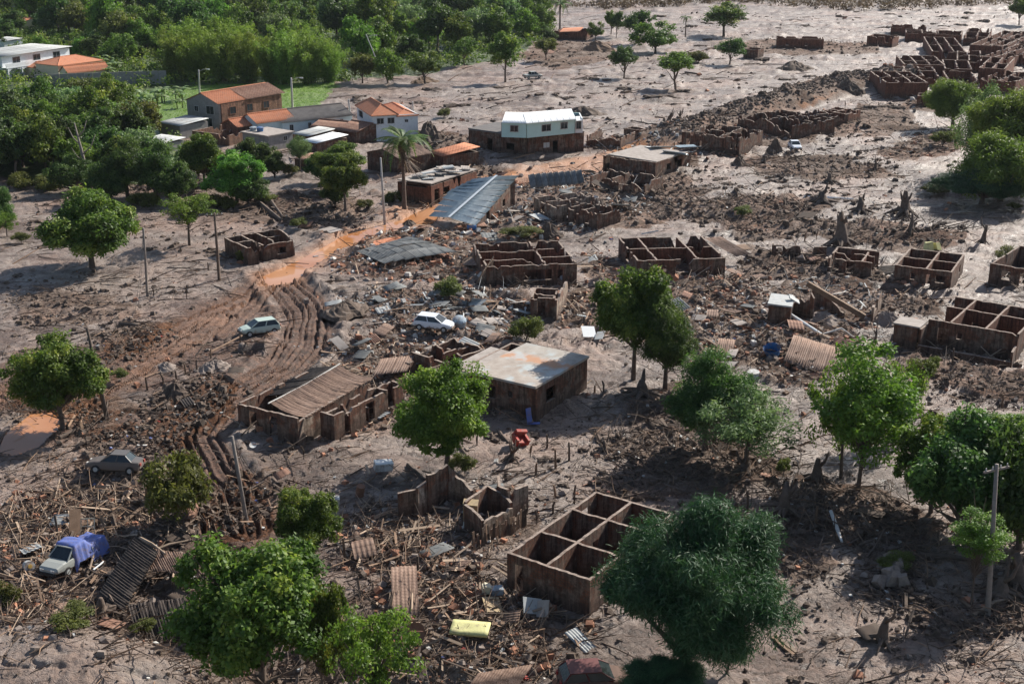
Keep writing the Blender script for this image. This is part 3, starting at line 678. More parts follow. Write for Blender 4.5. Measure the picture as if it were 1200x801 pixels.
# ------------------------------------------------------------------ foliage
def leaves(cl, L, Wd, up=.4, droop=0, seed=0, shell=.55):
    """cl: array rows (x,y,z,r,count,tint). returns diamond shaped leaves"""
    g = np.random.default_rng(seed); cl = np.asarray(cl, float)
    rep = np.repeat(np.arange(len(cl)), cl[:, 4].astype(int)); n = len(rep)
    d = g.normal(size=(n, 3)); d /= np.linalg.norm(d, axis=1)[:, None]
    rr = cl[rep, 3] * (shell + (1 - shell) * g.random(n)) * (1 + .15 * g.normal(size=n))
    P = cl[rep, :3] + d * rr[:, None] * [1, 1, .8]
    nm = d * .7 + g.normal(size=(n, 3)) * .55 + [0, 0, up]; nm /= np.linalg.norm(nm, axis=1)[:, None]
    t = g.normal(size=(n, 3)) + d * .6 - [0, 0, droop]; t -= nm * (t * nm).sum(1)[:, None]; t /= np.linalg.norm(t, axis=1)[:, None]
    b = np.cross(nm, t); l = (L * g.uniform(.6, 1.25, n))[:, None]; w_ = (Wd * g.uniform(.7, 1.25, n))[:, None]
    bend = nm * l * -.18
    V = np.stack([P, P + t * l * .5 + b * w_ * .5, P + t * l + bend, P + t * l * .5 - b * w_ * .5], 1).reshape(-1, 3)
    F = np.arange(n * 4).reshape(-1, 4)
    tint = np.clip(cl[rep, 5] + g.normal(size=n) * .16, 0, 1)
    return V, F, np.repeat(tint, 4)
def clumps(kind, rx, rz, n, cnt, r, g, top=None, squash=.75):
    """clump centres for a crown centred on the origin"""
    out = []
    lobes = []
    if kind == 'shell':
        for i in range(13):
            d = g.normal(size=3); d /= np.linalg.norm(d); k = g.uniform(.5, .86)
            if i < 5: an = i * 1.257 + g.uniform(-.4, .4); d = np.array([math.cos(an) * .9, math.sin(an) * .9, -.42])
            lobes.append((d[0] * rx * k, d[1] * rx * k, d[2] * rz * k, g.uniform(.24, .46)))
        lobes.append((0, 0, rz * .1, .5))
    for i in range(n):
        if i % 5 == 4 and kind == 'shell':
            d = g.normal(size=3); d /= np.linalg.norm(d); k = g.uniform(.3, .7); out.append((d[0] * rx * k, d[1] * rx * k, d[2] * rz * k, r * 1.2, cnt * .6, .3)); continue
        d = g.normal(size=3); d /= np.linalg.norm(d)
        if kind == 'shell':
            lb = lobes[i % len(lobes)]; k = g.uniform(.7, 1.05) * lb[3] * (1.25 if g.random() < .12 else 1)
            if d[2] < -.75: d[2] *= -.6
            out.append((lb[0] + d[0] * rx * k, lb[1] + d[1] * rx * k, lb[2] + d[2] * rz * k, r * g.uniform(.5, 1.2), cnt * g.uniform(.6, 1.35), np.clip(g.normal() * .2 + .42 + .1 * math.sin(i % len(lobes)), .05, .95))); continue
        if kind == 'shell':
            if d[2] < -.8: d[2] *= -1
            k = g.uniform(.72, 1.0) + .14 * math.sin(3.1 * d[0] * 2 + 2.3 * d[1] * 2 + 1.7) + g.normal() * .05
        elif kind == 'open': k = g.uniform(.3, 1.05)
        else: k = g.uniform(.1, 1.0) ** .5
        out.append((d[0] * rx * k, d[1] * rx * k, d[2] * rz * k, r * g.uniform(.65, 1.35), cnt * g.uniform(.6, 1.3), np.clip(g.normal() * .22 + .45, .05, .95)))
    return out
TREES = {}
def tree_mesh(key, kind, rx, rz, trunk_h, n, cnt, r, L, Wd, mat, seed, tr=.16, up=.4, droop=0, branches=9, lean=0, bare=0, spread=1.0):
    """crown centred at (0,0,trunk_h) ; returns (trunk mesh, crown mesh)"""
    g = np.random.default_rng(seed); random.seed(seed)
    cl = clumps(kind, rx, rz, n, cnt, r, g)
    cl = [(c[0], c[1], c[2] + trunk_h, *c[3:]) for c in cl]
    V, F, t = leaves(cl, L, Wd, up, droop, seed)
    crown = mesh_np('crown', V, F, mat, attrs=dict(tint=t))
    mb = MB(); zf = max(.5, trunk_h - rz * (.95 if kind != 'open' else .8)); lx, ly = U(-.3, .3), U(-.3, .3)
    mb.tube([(0, 0, -.6), (0, 0, 0), (lx * .5, ly * .5, zf * .55), (lx, ly, zf)], [tr * 1.5, tr * 1.25, tr, tr * .9], 8)
    order = sorted(cl, key=lambda c: g.random())[:branches]
    for c in order:
        m = Vector((lx + (c[0] - lx) * .45, ly + (c[1] - ly) * .45, zf + (c[2] - zf) * .6)) + Vector(g.normal(size=3) * .15 * rx * .4)
        st = Vector((lx, ly, zf - U(0, .3)))
        mb.tube([st, st.lerp(m, .5) + Vector(g.normal(size=3) * .1), m, Vector(c[:3])], [tr * .62, tr * .45, tr * .3, tr * .1], 5, cap=False)
    for _ in range(bare):
        e = Vector((U(-1, 1) * rx, U(-1, 1) * rx, zf + U(-.2, 1) * rz)); st = Vector((lx, ly, zf * U(.5, 1)))
        mb.tube([st, st.lerp(e, .5) + Vector(g.normal(size=3) * .2), e], [tr * .3, tr * .2, tr * .06], 4, cap=False)
    tk = mb.mesh('trunk', 'bark', True)
    TREES[key] = (tk, crown, rx, rz, trunk_h); return TREES[key]
# spec per kind of tree: real sizes, scaled per tree
tree_mesh('mango', 'shell', 3.6, 2.9, 5.4, 170, 190, .80, .34, .15, 'leaf_mango', 11, .2, branches=16)
tree_mesh('round', 'shell', 3.5, 3.0, 4.6, 230, 170, .68, .27, .15, 'leaf_bright', 12, .2, branches=14)
tree_mesh('sparse', 'open', 3.4, 2.3, 5.0, 64, 95, .62, .30, .14, 'leaf_bright', 13, .14, branches=34, bare=10)
tree_mesh('broad', 'shell', 3.6, 3.0, 5.2, 230, 170, .78, .28, .17, 'leaf_mango', 14, .2, branches=22, bare=6)
tree_mesh('cedar', 'shell', 4.0, 3.5, 5.2, 230, 520, .95, .40, .05, 'leaf_cedar', 15, .26, up=.1, droop=.7, branches=24)
tree_mesh('feather', 'shell', 3.0, 2.7, 4.6, 140, 260, .75, .30, .075, 'leaf_dark', 16, .2, droop=.5, branches=14, bare=4)
tree_mesh('pale', 'open', 3.6, 2.2, 4.4, 84, 150, .8, .28, .10, 'leaf_pale', 17, .16, branches=30, bare=6)
tree_mesh('tall', 'open', 2.6, 4.6, 7.0, 105, 115, .7, .30, .15, 'leaf_bright', 18, .12, branches=46, bare=14)
tree_mesh('bush', 'shell', 1.2, .9, .9, 34, 130, .42, .20, .08, 'leaf_olive', 19, .05, branches=14, bare=4)
tree_mesh('thicket', 'shell', 3.6, 2.6, 3.2, 180, 160, .95, .34, .17, 'leaf_dark', 20, .2, branches=16, bare=6)
tree_mesh('plume', 'shell', 3.2, 2.8, 4.4, 170, 240, .8, .34, .075, 'leaf_bamboo', 21, .2, droop=.4, branches=18, bare=6)
# farther kinds: fewer, larger leaves
FARS = []
for i, (mt, kd, rx, rz, th_) in enumerate([('leaf_dark', 'shell', 3.8, 3.4, 4.4), ('leaf_mango', 'shell', 3.8, 3.2, 4.6), ('leaf_bright', 'shell', 3.4, 3.0, 4.2), ('leaf_pale', 'open', 3.6, 2.8, 4.4), ('leaf_mango', 'open', 3.4, 3.6, 5), ('leaf_olive', 'shell', 3.4, 2.8, 4), ('leaf_dark', 'shell', 3.2, 2.7, 5.0)]):
    k = 'far%d' % i; FARS.append(k)
    tree_mesh(k, kd, rx, rz, th_, 84, 85, .95, .50, .28, mt, 40 + i, .2, branches=8)
NOTREE = 0
def tree(key, label, base, cx, cy, rw, rh, name='tree', group=None, cat='tree', rot=None, zb=None):
    """base pixel on the ground; crown centre and half sizes in photo pixels, turned into metres at the base's distance"""
    tk, cr, rx, rz, th_ = TREES[key]; p = on(*base); s = S(base[1])
    zc = max(.8, (base[1] - cy) / (s * CT)); R_ = rw / s; Rz = max(.4, rh / (s * 1.0) * .97)
    # vertical extent seen mixes height and depth of the crown; the depth adds about a third
    Rz = math.sqrt(max((Rz ** 2 - (R_ * .33) ** 2), (.45 * Rz) ** 2))
    kx = R_ / rx; kz = zc / th_
    r = root(name, label, cat, p, rot if rot is not None else U(0, 6.28), group)
    link('trunk', tk, r, scale=((kx + kz) / 2 if key != 'bush' else kx, kx, kz))
    r.children[0].scale = (kx, kx, kz)
    c = link('crown', cr, r); c.scale = (kx, kx, Rz / rz); c.location = (0, 0, zc - th_ * Rz / rz)
    RUINS.append((p.x, p.y, .6)); return r

# ------------------------------------------------------------------ ruins (photo pixels of the wall tops measured at height h)
r = ruin('ruined_house', 'roofless brown house of seven small rooms beside the large feathery blue green tree', (597, 646.7), (690.9, 678), (703, 576.7), 2.5, ca=True,
     cols=(.47,), rows=(.34, .70), rag=.06, holes={'F': ((.10, .2, 0, 1.9),), 'L': ((.78, .9, .8, 1.9), ), 'c0': ((.5, .56, 0, 1.7),), 'R': ((.1, .22, .7, 1.6),)}, crossrag=.05)[0]
# concrete slab house
r, a, u, n, L, D = ruin('slab_roofed_house', 'square brown house under a flat concrete roof stained orange and pale blue', (538, 433), (628.5, 454), (683, 420), 2.7, rag=0,
     holes={'F': ((.40, .50, .9, 2.0), (.66, .72, 1.4, 1.9)), 'R': ((.16, .34, .9, 2.1),)})
P = lambda s, t: a + u * s + n * t
c = P(L * .60, D * .5)
build(MB().box((0, 0, 0), (L * .84, D + .7, .2)), 'roof', 'stained_slab', r, (c.x - a.x, c.y - a.y, 2.82), (0, 0, math.atan2(u.y, u.x)))
c = P(L * .02, D * .38); build(MB().box((0, 0, 0), (L * .30, D * .8, .16)), 'roof', 'slab', r, (c.x - a.x, c.y - a.y, 2.6), (0, R(2), math.atan2(u.y, u.x)))
# tile roofed front house
r, a, u, n, L, D = ruin('tile_roofed_ruin', 'low brown ruin with two doorways under a sagging muddy tile roof', (280, 471.7), (348, 489), (397, 440), 2.3, rag=.12, holes={'F': ((.20, .33, 0, 1.9), (.55, .68, 0, 1.9))}, skip='K', tops={'R': ((0, .85), (.45, 1), (1, 1))})
V3 = lambda s, t, z: Vector((*(a + u * s * L + n * t * D), z))
slope(r, V3(.42, .10, 2.45), V3(.42, 1.08, 2.9), V3(1.05, .10, 2.0), 5, 'mud_tile', amp=.02, pitch=.2, sag=.25, rag=.3)
slope(r, V3(.40, 1.10, 2.9), V3(.40, .34, 2.5), V3(-.12, 1.10, 2.0), 4, 'shaded_tile', amp=.05, pitch=.28, sag=.05, rag=.1)  # left slope lies in shade, painted in as a darker tile colour
build(MB().tube([V3(.41, .08, 2.5) - r.location, V3(.41, .6, 2.6) - r.location, V3(.41, 1.1, 2.96) - r.location], .06, 6), 'ridge_cap', 'pale_chunk', r)
c = V3(1.02, -.02, 0); wall(r, (c.x, c.y), (c.x + .9, c.y + 1.7), 2.0, .2, 'pale_wall', rag=.8, top=[(0, .5), (.4, 2.0), (1, 1.9)])
ruin('ruined_house', 'long broken ruin with splintered roof beams, right of the muddy tile roof', (377, 482), (391, 486), (478, 450), 2.2, rag=.9, holes={'R': ((.12, .2, 0, 1.8), (.42, .55, 0, 1.9), (.75, .85, .6, 1.7))}, rows=(.25, .5, .78), crossrag=1.3)
ruin('ruined_house', 'small roofless rooms with one rusty orange wall just below the white hatchback', (484, 412), (521, 424), (549, 401), 1.9, rag=.5, cols=(.5,), rows=(.55,), inner='red_wall', holes={'F': ((.6, .78, 0, 1.6),)})
ruin('ruined_wall', 'low broken wall stub left of the flat concrete roof', (455, 418), (480, 424), (484, 420), 1.5, rag=.8, skip='KL')
r, a, u, n, L, D = ruin('ruined_house', 'roofless ruin with many rooms and a fallen lattice of battens at its left end', (571, 312), (675, 307), (667, 280), 2.5, rows=(.28, .62), cols=(.66,), rag=.35, inner='red_wall', holes={'F': ((.42, .74, .7, 1.9), (.80, .86, 0, 1.8))}, crossrag=.3)
ruin('ruined_house', 'wide roofless ruin with a pillar at its left corner, behind the round dark tree', (748, 305), (849, 301.5), (838, 275), 2.3, rows=(.5,), cols=(.22, .70), rag=.12, inner='red_wall', holes={'F': ((.2, .34, 0, 1.6), (.45, .6, .8, 1.7), (.8, .85, .7, 1.5)), 'L': ((.4, .6, .8, 1.8),)}, crossrag=.15)
ruin('ruined_wall', 'isolated low wall with a window opening, left of the ruin with the dead tree', (906, 286), (968, 289), (972, 284), 1.6, rag=.12, skip='KR', holes={'F': ((.55, .78, .7, 1.3), (.08, .2, 0, 1.4)), 'L': ()})
ruin('ruined_house', 'small roofless room with a dead tree standing behind it', (971.7, 301.7), (1021, 307), (1029, 294), 2.0, rag=.2, rows=(.6,), cols=(.78,), inner='red_wall', holes={'F': ((.15, .27, .7, 1.5), (.44, .62, .5, 1.7))}, skip='R')
ruin('ruined_house', 'neat roofless four room house with lit right wall on the open mud at right', (1050, 310), (1115, 318), (1139, 299), 2.3, rag=.04, rows=(.5,), cols=(.55,), inner='red_wall', mat='mud_wall', holes={'F': ((.3, .38, .9, 1.6), (.58, .66, .2, 1.7), (.75, .93, .9, 1.7)), 'R': ((.62, .72, .8, 1.7),)})
ruin('ruined_house', 'roofless house at the right edge with a green bush growing inside', (1162, 308), (1222, 318), (1250, 296), 2.4, rag=.1, holes={'F': ((.25, .42, .8, 1.8), (.6, .8, .2, 1.9))})
r, a, u, n, L, D = ruin('ruined_house', 'long roofless house of many orange rooms with a walled porch at the right edge', (1090, 373), (1193, 391), (1114, 346), 2.7, ca=True, cols=(.24, .64), rows=(.58,), rag=.05, inner='red_wall', holes={'F': ((.12, .25, 0, 2.0), (.34, .40, 1.2, 1.8)), 'K': ((.12, .3, .8, 1.6), (.48, .6, .8, 1.5)), 'R': ((.3, .5, 0, 2.0),), 'r01': ((.2, .4, .5, 1.5),)}, skip='L', tops={'F': ((0, 1), (.93, 1), (.985, .93), (1, .8))})
P = lambda s, t: a + u * s * L + n * t * L
for p, q, h in (((-.02, -.30), (1.02, -.30), .75), ((1.02, -.27), (1.0, -.04), 1.6), ((-.02, -.27), (-.02, -.03), 2.2)):
    wall(r, P(*p), P(*q), h, .2, 'mud_wall', holes=((L * .28, L * .38, 0, .75),) if q[0] > 1 and p[0] < 0 else ())
c = P(-.19, -.12)
for p, q in (((-.33, -.26), (-.055, -.26)), ((-.33, -.24), (-.33, .0)), ((-.31, .0), (-.06, .0))): wall(r, P(*p), P(*q), 2.2, .18, 'mud_wall')
build(MB().box((0, 0, 0), (L * .32, L * .30, .14)), 'porch_roof', 'slab', r, (c.x - a.x, c.y - a.y, 2.3), (0, 0, math.atan2(u.y, u.x)))
wall(r, P(-.02, .2), P(.22, .2), 1.7, .2, 'pale_wall', rag=.1)
r, a, u, n, L, D = ruin('ruined_house', 'small ruin with a broken white slab roof, left of the leaning beam', (902, 358), (926, 360), (925, 346), 2.3, rag=.3)
P = lambda s, t: a + u * s * L + n * t * D
c = P(.5, .4); build(MB().box((0, 0, 0), (L * 1.2, D * .9, .15)).box((L * .6, .3, .2), (1.2, .8, .1), (.2, .5, .3)), 'roof', 'grey_sheet', r, (c.x - a.x, c.y - a.y, 2.45), (0, R(3), math.atan2(u.y, u.x)))
for (p, q, h, top, lab) in (((928, 372), (952, 378), 3.2, [(0, .45), (.8, 1), (1, .8)], 'tall dark wall stub under the upper end of the leaning beam'),
                            ((951, 362), (988, 375), 3.0, [(0, 1), (1, .28)], 'reddish wall sloping down behind the leaning beam'),
                            ((1021, 380), (1031, 362), 2.4, [(0, .75), (.5, .8), (.8, 1), (1, .6)], 'lone sunlit wall fragment with a pointed top, right of the leaning beam')):
    A_, B_ = W(*p), W(*q); rr = root('wall_fragment', lab, 'wall', (A_.x, A_.y, 0))
    wall(rr, A_, B_, h, .25, 'pale_wall' if 'sunlit' in lab else 'mud_wall', rag=.3, top=[(x, v * h) for x, v in top])
link('fallen_beam', MB().bar(W(946, 332, 3.6), W(1013, 371, .5), .55, .5).mesh('beam', 'wood_brown'), label='thick beam leaning down to the right from a broken wall', category='beam')
r, a, u, n, L, D = ruin('ruined_house', 'one small roofless room with pale jagged wall ends in the centre of the photo', (623, 348), (649, 349), (655, 338), 2.3, rag=.25, rows=(.5,), holes={'F': ((.3, .65, 0, 1.9),)})
A_, B_ = W(651, 378), W(664, 352); rr = root('wall_fragment', 'curling sunlit wall fragment right of the small roofless room', 'wall', (A_.x, A_.y, 0)); wall(rr, A_, B_, 2.4, .22, 'pale_wall', rag=1.0)
r, a, u, n, L, D = ruin('ruined_house', 'small brick ruin with a gabled left wall standing alone on the left mud flat', (264, 278), (290, 290), (334, 277), 2.0, rag=.1, mat='mud_wall', cols=(.5,), rows=(.35, .68), tops={'L': ((0, 1), (1, 1)), 'F': ((0, 1), (.5, 1.0), (1, 1)), 'K': ((0, 1), (.5, 1.35), (1, 1))}, holes={'R': ((.2, .32, .0, 1.4), (.62, .82, .6, 1.4)), 'F': ((.62, .72, .7, 1.4),)}, inner='mud_wall')
r, a, u, n, L, D = ruin('rubble_roofed_shed', 'brick shed with a roof heaped with slabs, left of the long metal roof', (467, 212.5), (505, 217.5), (553, 200), 2.7, rag=.1, holes={'R': ((.05, .16, 0, 2.0), (.24, .38, .8, 1.9)), 'F': ((.1, .9, 2.3, 2.6),)}, mat='red_wall')
V3 = lambda s, t, z: Vector((*(a + u * s * L + n * t * D), z))
for i in range(16):
    s_, t_ = U(.05, .85), U(.02, .85); k = V3(s_, t_, 3.05 + U(0, .5))
    place_sheet('roof_slab', k, k + Vector((U(1.2, 2.2), U(-.4, .4), U(-.3, .3))), k + Vector((U(-.5, .3), U(.9, 1.6), U(-.25, .3))), random.choice(['slab', 'grey_sheet', 'fibre_cement']), r, amp=.02, thick=.08)
mb = MB(); c = a + u * L / 2 + n * D / 2; mb.box((0, 0, 0), (L + .2, D + .2, .15)); build(mb, 'roof', 'slab', r, (c.x - a.x, c.y - a.y, 2.95), (0, 0, math.atan2(u.y, u.x)))
r, a, u, n, L, D = ruin('ruined_house', 'grey ruin with crumpled white sheets on its roof, right of the turquoise house', (708, 182), (768, 190), (797, 176), 2.6, rag=.2, mat='mud_wall', holes={'R': ((.3, .42, .8, 1.8), (.6, .75, 0, 1.9)), 'F': ((.03, .12, 0, 2.1),)})
V3 = lambda s, t, z: Vector((*(a + u * s * L + n * t * D), z))
build(MB().box((0, 0, 0), (L * .95, D * .9, .15)), 'roof', 'slab', r, (L * .52 * u.x + n.x * D / 2, L * .52 * u.y + n.y * D / 2, 2.6), (0, R(1), math.atan2(u.y, u.x)))
for (s_, t_, w1, w2, rz) in ((.45, .75, 4.5, 2.6, .5), (.72, .6, 3.6, 2.2, -.3), (.9, .95, 3.2, 4.4, .2), (1.02, .55, 2.0, 4.0, -.1)):
    k = V3(s_, t_, 3.0 + U(0, .4)); place_sheet('roof_sheet', k, k + Vector((w1 * math.cos(rz), w1 * math.sin(rz), U(-.5, .3))), k + Vector((-w2 * math.sin(rz), w2 * math.cos(rz), -.5)), 'white_sheet' if s_ < .8 else 'blue_metal', r, sag=.2)
ruin('ruined_house', 'broken dark walls with two window holes beside the row of tilted grey slabs', (692, 206), (755, 214), (764, 204), 2.3, rag=.5, cols=(.4,), holes={'F': ((.15, .28, 0, 1.7), (.55, .62, .8, 1.6), (.85, .9, .8, 1.5))}, tops={'F': ((0, .7), (.3, 1), (.7, 1), (.85, .85), (1, .5))})
ruin('ruined_house', 'jagged sunlit walls just right of the long metal roof', (627, 231), (652, 241), (676, 223), 2.3, rag=.7, mat='pale_wall', cols=(.5,), rows=(.5,), holes={'R': ((.2, .35, .5, 1.8), (.6, .8, .7, 1.9)), 'F': ((.3, .5, .7, 1.8),)}, crossrag=1.2)
ruin('ruined_house', 'narrow dark broken walls right of the jagged sunlit walls', (667, 241), (700, 249), (708, 239), 2.3, rag=.8, cols=(.5,), holes={'F': ((.2, .3, 0, 1.7), (.6, .75, .6, 1.7))})
ruin('ruined_house', 'large dark ruin with a ragged roofline above the white car', (800, 154), (866.7, 161), (880, 150), 3.0, rag=.8, rows=(.5,), cols=(.3, .65), holes={'F': ((.08, .15, .9, 1.9), (.3, .36, .9, 1.8), (.86, .9, 1, 1.9), (.95, .98, 1, 1.9))}, crossrag=1.0)
ruin('ruined_house', 'broken ruin with a gable shaped front wall below the dark earth bank', (866, 135), (928, 146), (938, 132), 2.7, rag=.6, rows=(.5,), cols=(.45,), tops={'F': ((0, .9), (.3, .8), (.45, 1.15), (.6, 1), (1, .35))}, crossrag=1.0)
ruin('ruined_house', 'jagged remnants of walls between the gable shaped ruin and the orange strip', (918, 133), (952, 139), (962, 128), 2.2, rag=1.3, cols=(.3, .6), holes={'F': ((.2, .3, 0, 1.8), (.5, .7, 0, 1.8))}, crossrag=1.6)
ruin('ruined_wall', 'low brown walls right of the turquoise house', (688, 158), (727, 161), (733, 152), 2.0, rag=.6, tops={'F': ((0, .5), (.6, 1), (1, .8))}, skip='K')
ruin('ruined_wall', 'short dark wall block behind the grey sheet ruin', (732, 150), (749, 152), (750, 149), 2.0, rag=.2)
# far terraces at top right
TOPR = [((1039, 96), (1087, 96.5), (1106, 84), 3.4, 'closest long roofless house of the upper right row, open mud before it'), ((1032, 84), (1057, 85), (1066, 78), 3.0, 'lowest left end block of the upper right row of ruins'),
 ((1060, 75), (1107, 76), (1122, 66), 3.0, 'roofless house above the end block of the upper right row'), ((1093, 60), (1132, 61), (1172, 45), 3.0, 'long ruin running back towards the top right corner'),
 ((1148, 79), (1177, 80.5), (1192, 68), 4.0, 'tall ruined house between the green trees and the upper right row'), ((1108, 80), (1139, 81), (1150, 71), 3.0, 'ruin with pale wall tops in the middle of the upper right row'),
 ((1076, 112), (1098, 113), (1102, 110), 2.3, 'small broken ruin in front of the upper right row, left of the green tree'), ((1137, 52), (1174, 54), (1225, 38), 3.0, 'farthest house of the upper right row, reaching the frame edge'),
 ((1045, 31), (1085, 32), (1092, 29), 2.6, 'dark ruined block on the far mud left of the top right corner'), ((1096, 39.5), (1126, 40.5), (1133, 36), 2.9, 'far ruined block with a lit right end, near the top right corner'),
 ((911, 44.5), (965, 45.5), (967, 43), 2.9, 'far isolated wall with window holes on the upper mud flat'), ((1017, 42), (1046, 43.5), (1050, 41), 2.9, 'far low ruin with a pale right end on the upper mud flat'),
 ((1176, 62), (1216, 64), (1235, 50), 3.2, 'ruin at the right edge above the tall ruined house'), ((1112, 93), (1146, 94), (1156, 84), 2.6, 'sunken ruin behind the closest long roofless house')]
TOPR += [((1064, 88), (1100, 89), (1118, 78), 3.0, 'ruin wedged behind the closest long roofless house'), ((1122, 70), (1150, 71), (1166, 60), 3.0, 'roofless rooms in the middle of the upper right band'), ((1150, 66), (1180, 68), (1200, 52), 3.2, 'ruin with lit wall tops above the tall ruined house'),
 ((1160, 52), (1196, 54), (1215, 42), 3.0, 'far rooms crowded near the right edge of the upper band'), ((1062, 38), (1100, 39), (1106, 35), 2.8, 'low dark walls left of the far block with the lit end'), ((1130, 42), (1158, 43), (1180, 34), 2.8, 'farthest rooms at the head of the upper right band'),
 ((1100, 104), (1128, 105), (1140, 96), 2.8, 'broken rooms just behind the rounded green tree at upper right'), ((1150, 92), (1190, 95), (1204, 84), 3.2, 'long dark ruin half hidden by the bright feathery tree at right'), ((962, 130), (990, 133), (998, 127), 2.2, 'low shattered rooms right of the jagged remnants')]
for i, (A, B, C, h, lab) in enumerate(TOPR):
    ruin('ruined_house', lab, A, B, C, h, rag=.25 if i < 8 else .6, rows=(.5,) if i in (3, 4, 7, 2, 0) or i > 13 else (), cols=(.33, .66) if i in (0, 2, 3, 7) else (.5,) if i in (4, 5) or i > 13 else (), mat='red_wall', holes={'F': ((.2, .27, .9, 1.8), (.62, .68, .9, 1.9))} if i in (10, 1, 4, 6, 9) else {'F': ((.45, .5, 0, 1.9),)} if i in (2, 11) else {}, crossrag=.4, th=.3)
ruin('ruined_house', 'far brown ruin with a terracotta scrap of roof at the top of the photo', (650, 36), (686, 37), (690, 33), 2.6, mat='red_wall', rag=.5, cols=(.5,))
ruin('ruined_wall', 'dark far wall stub beside the scrubby tree on the upper mud flat', (872, 57), (888, 58), (890, 56), 2.4, rag=.4)
# curved wall ruin in the foreground centre
def frag(name, label, segs, cat='ruin'):
    p0 = W(*segs[0][0], segs[0][2]); r = root(name, label, cat, (p0.x, p0.y, 0))
    for p, q, h, h2, m in segs:
        A_, B_ = W(*p, h), W(*q, h2); wall(r, A_, B_, max(h, h2), .2, m, rag=.22, top=[(0, h), (1, h2)])
    return r
frag('ruined_house', 'broken ruin with tall curved wall and scattered room stubs, left of the seven room ruin', [
    ((500, 556), (524, 543), 2.9, 3.1, 'mud_wall'), ((524.5, 543.5), (533, 553), 3.1, 2.3, 'pale_wall'), ((533, 553), (553, 571), 2.3, 1.8, 'pale_wall'),
    ((466, 577), (488, 571), 2.0, 2.2, 'mud_wall'), ((488.5, 572), (498, 591), 2.2, .6, 'pale_wall'), ((500, 563), (489, 571), 2.4, 2.2, 'pale_wall'),
    ((545, 587), (571, 568), 2.0, 2.0, 'mud_wall'), ((571.5, 568.5), (588, 577), 2.0, 1.6, 'mud_wall'), ((560, 602), (545, 588), 1.7, 2.0, 'mud_wall'),
    ((566, 609), (600, 586), 1.6, 1.8, 'pale_wall'), ((566, 609), (560, 602), 1.6, 1.7, 'mud_wall'), ((588, 577.5), (599, 586), 1.6, 1.8, 'mud_wall'), ((584, 568), (598, 574), 1.9, 2.2, 'mud_wall'),
    ((598.5, 574), (618, 567), 2.2, 2.1, 'pale_wall'), ((585, 566), (584, 556), 1.9, 1.3, 'mud_wall')])
# board fence made of single upright boards
p0 = W(557, 649); r = root('board_fence', 'leaning dark board fence below the curved wall ruin', 'fence', p0)
A_, B_ = W(557, 650), W(619, 617)
for i in range(26):
    k = A_.lerp(B_, i / 26) - p0; h = U(1.1, 1.7)
    build(MB().box((0, 0, h / 2 - .2), (.19, .035, h + .4)), 'board', random.choice(['wood_brown', 'wood_dark', 'mud_wall']), r, k, (U(-.15, .1), U(-.08, .08), math.atan2((B_ - A_).y, (B_ - A_).x) + U(-.15, .15)))

# ------------------------------------------------------------------ standing houses
# two storey turquoise over brown
base = [W(550, 174), W(617, 184), W(683, 178)]
r = root('two_storey_house', 'two storey house with a turquoise upper floor and white roof over a brown ground floor', 'house', (base[1].x, base[1].y, 0))
RUINS.append((base[1].x, base[1].y + 6, 11))
H1 = 3.2
b2 = base[2] + Vector((-.6, 9, 0)); b0 = base[0] + Vector((4.5, 6, 0))
d0 = (base[1] - base[0]).to_2d(); d1 = (base[2] - base[1]).to_2d()
wall(r, base[0], base[1], H1, .25, 'mud_wall', holes=((d0.length * .33, d0.length * .42, 0, 2.2), (d0.length * .66, d0.length * .80, .8, 1.9)))
wall(r, base[1] + Vector((.13, 0, 0)), base[2], H1, .25, 'mud_wall', holes=((d1.length * .44, d1.length * .53, .4, 2.3),))
window(r, base[1].to_2d(), d1.normalized(), d1.length * .34, 1.7, 1.2, .9, 'rust', 'pale_chunk', out=Vector((d1.y, -d1.x)).normalized(), depth=.16)
wall(r, base[2], b2, H1, .25, 'red_wall'); wall(r, b2, b0, H1, .25, 'mud_wall'); wall(r, b0, base[0], H1, .25, 'mud_wall')
me = bpy.data.meshes.new('floor_slab'); pts = [base[0], base[1], base[2], b2, b0]; q = [(p.x - base[1].x) * 1.02 for p in pts], [(p.y - base[1].y) * 1.02 for p in pts]
vs = [(x, y, z) for z in (H1, H1 + .22) for x, y in zip(*q)]; me.from_pydata(vs, [], [(4, 3, 2, 1, 0), (5, 6, 7, 8, 9)] + [(i, (i + 1) % 5, (i + 1) % 5 + 5, i + 5) for i in range(5)]); me.materials.append(MT['dark_roof']); link('floor_slab', me, r)
zf = H1 + .22; ub = [W(588, 160.5, zf), W(616.6, 161.5, zf), W(673, 156, zf), W(682, 155.5, zf)]; HU = 2.35
for p, q, m in ((ub[0], ub[1], 'turquoise_wall'), (ub[1] + Vector((.12, -.1, 0)), ub[2], 'turquoise_wall'), (ub[2] + Vector((.12, .3, 0)), ub[3], 'white_wall')):
    wall(r, p, q, HU if m != 'white_wall' else HU - .3, .2, m, z=zf, z0=0)
back = [ub[3] + Vector((-.2, 6, 0)), ub[0] + Vector((1.0, 6.5, 0))]
wall(r, ub[3], back[0], HU, .2, 'white_wall', z=zf, z0=0); wall(r, back[0], back[1], HU, .2, 'turquoise_wall', z=zf, z0=0); wall(r, back[1], ub[0], HU, .2, 'grey_wall', z=zf, z0=0)
def win_on(p, q, t, z, wd, ht, fr='white_paint', gl='glass_dark'):
    d = (q - p).to_2d(); Ld = d.length; d = d.normalized(); window(r, p.to_2d(), d, Ld * t, z, wd, ht, fr, gl, out=Vector((d.y, -d.x)), depth=.2)
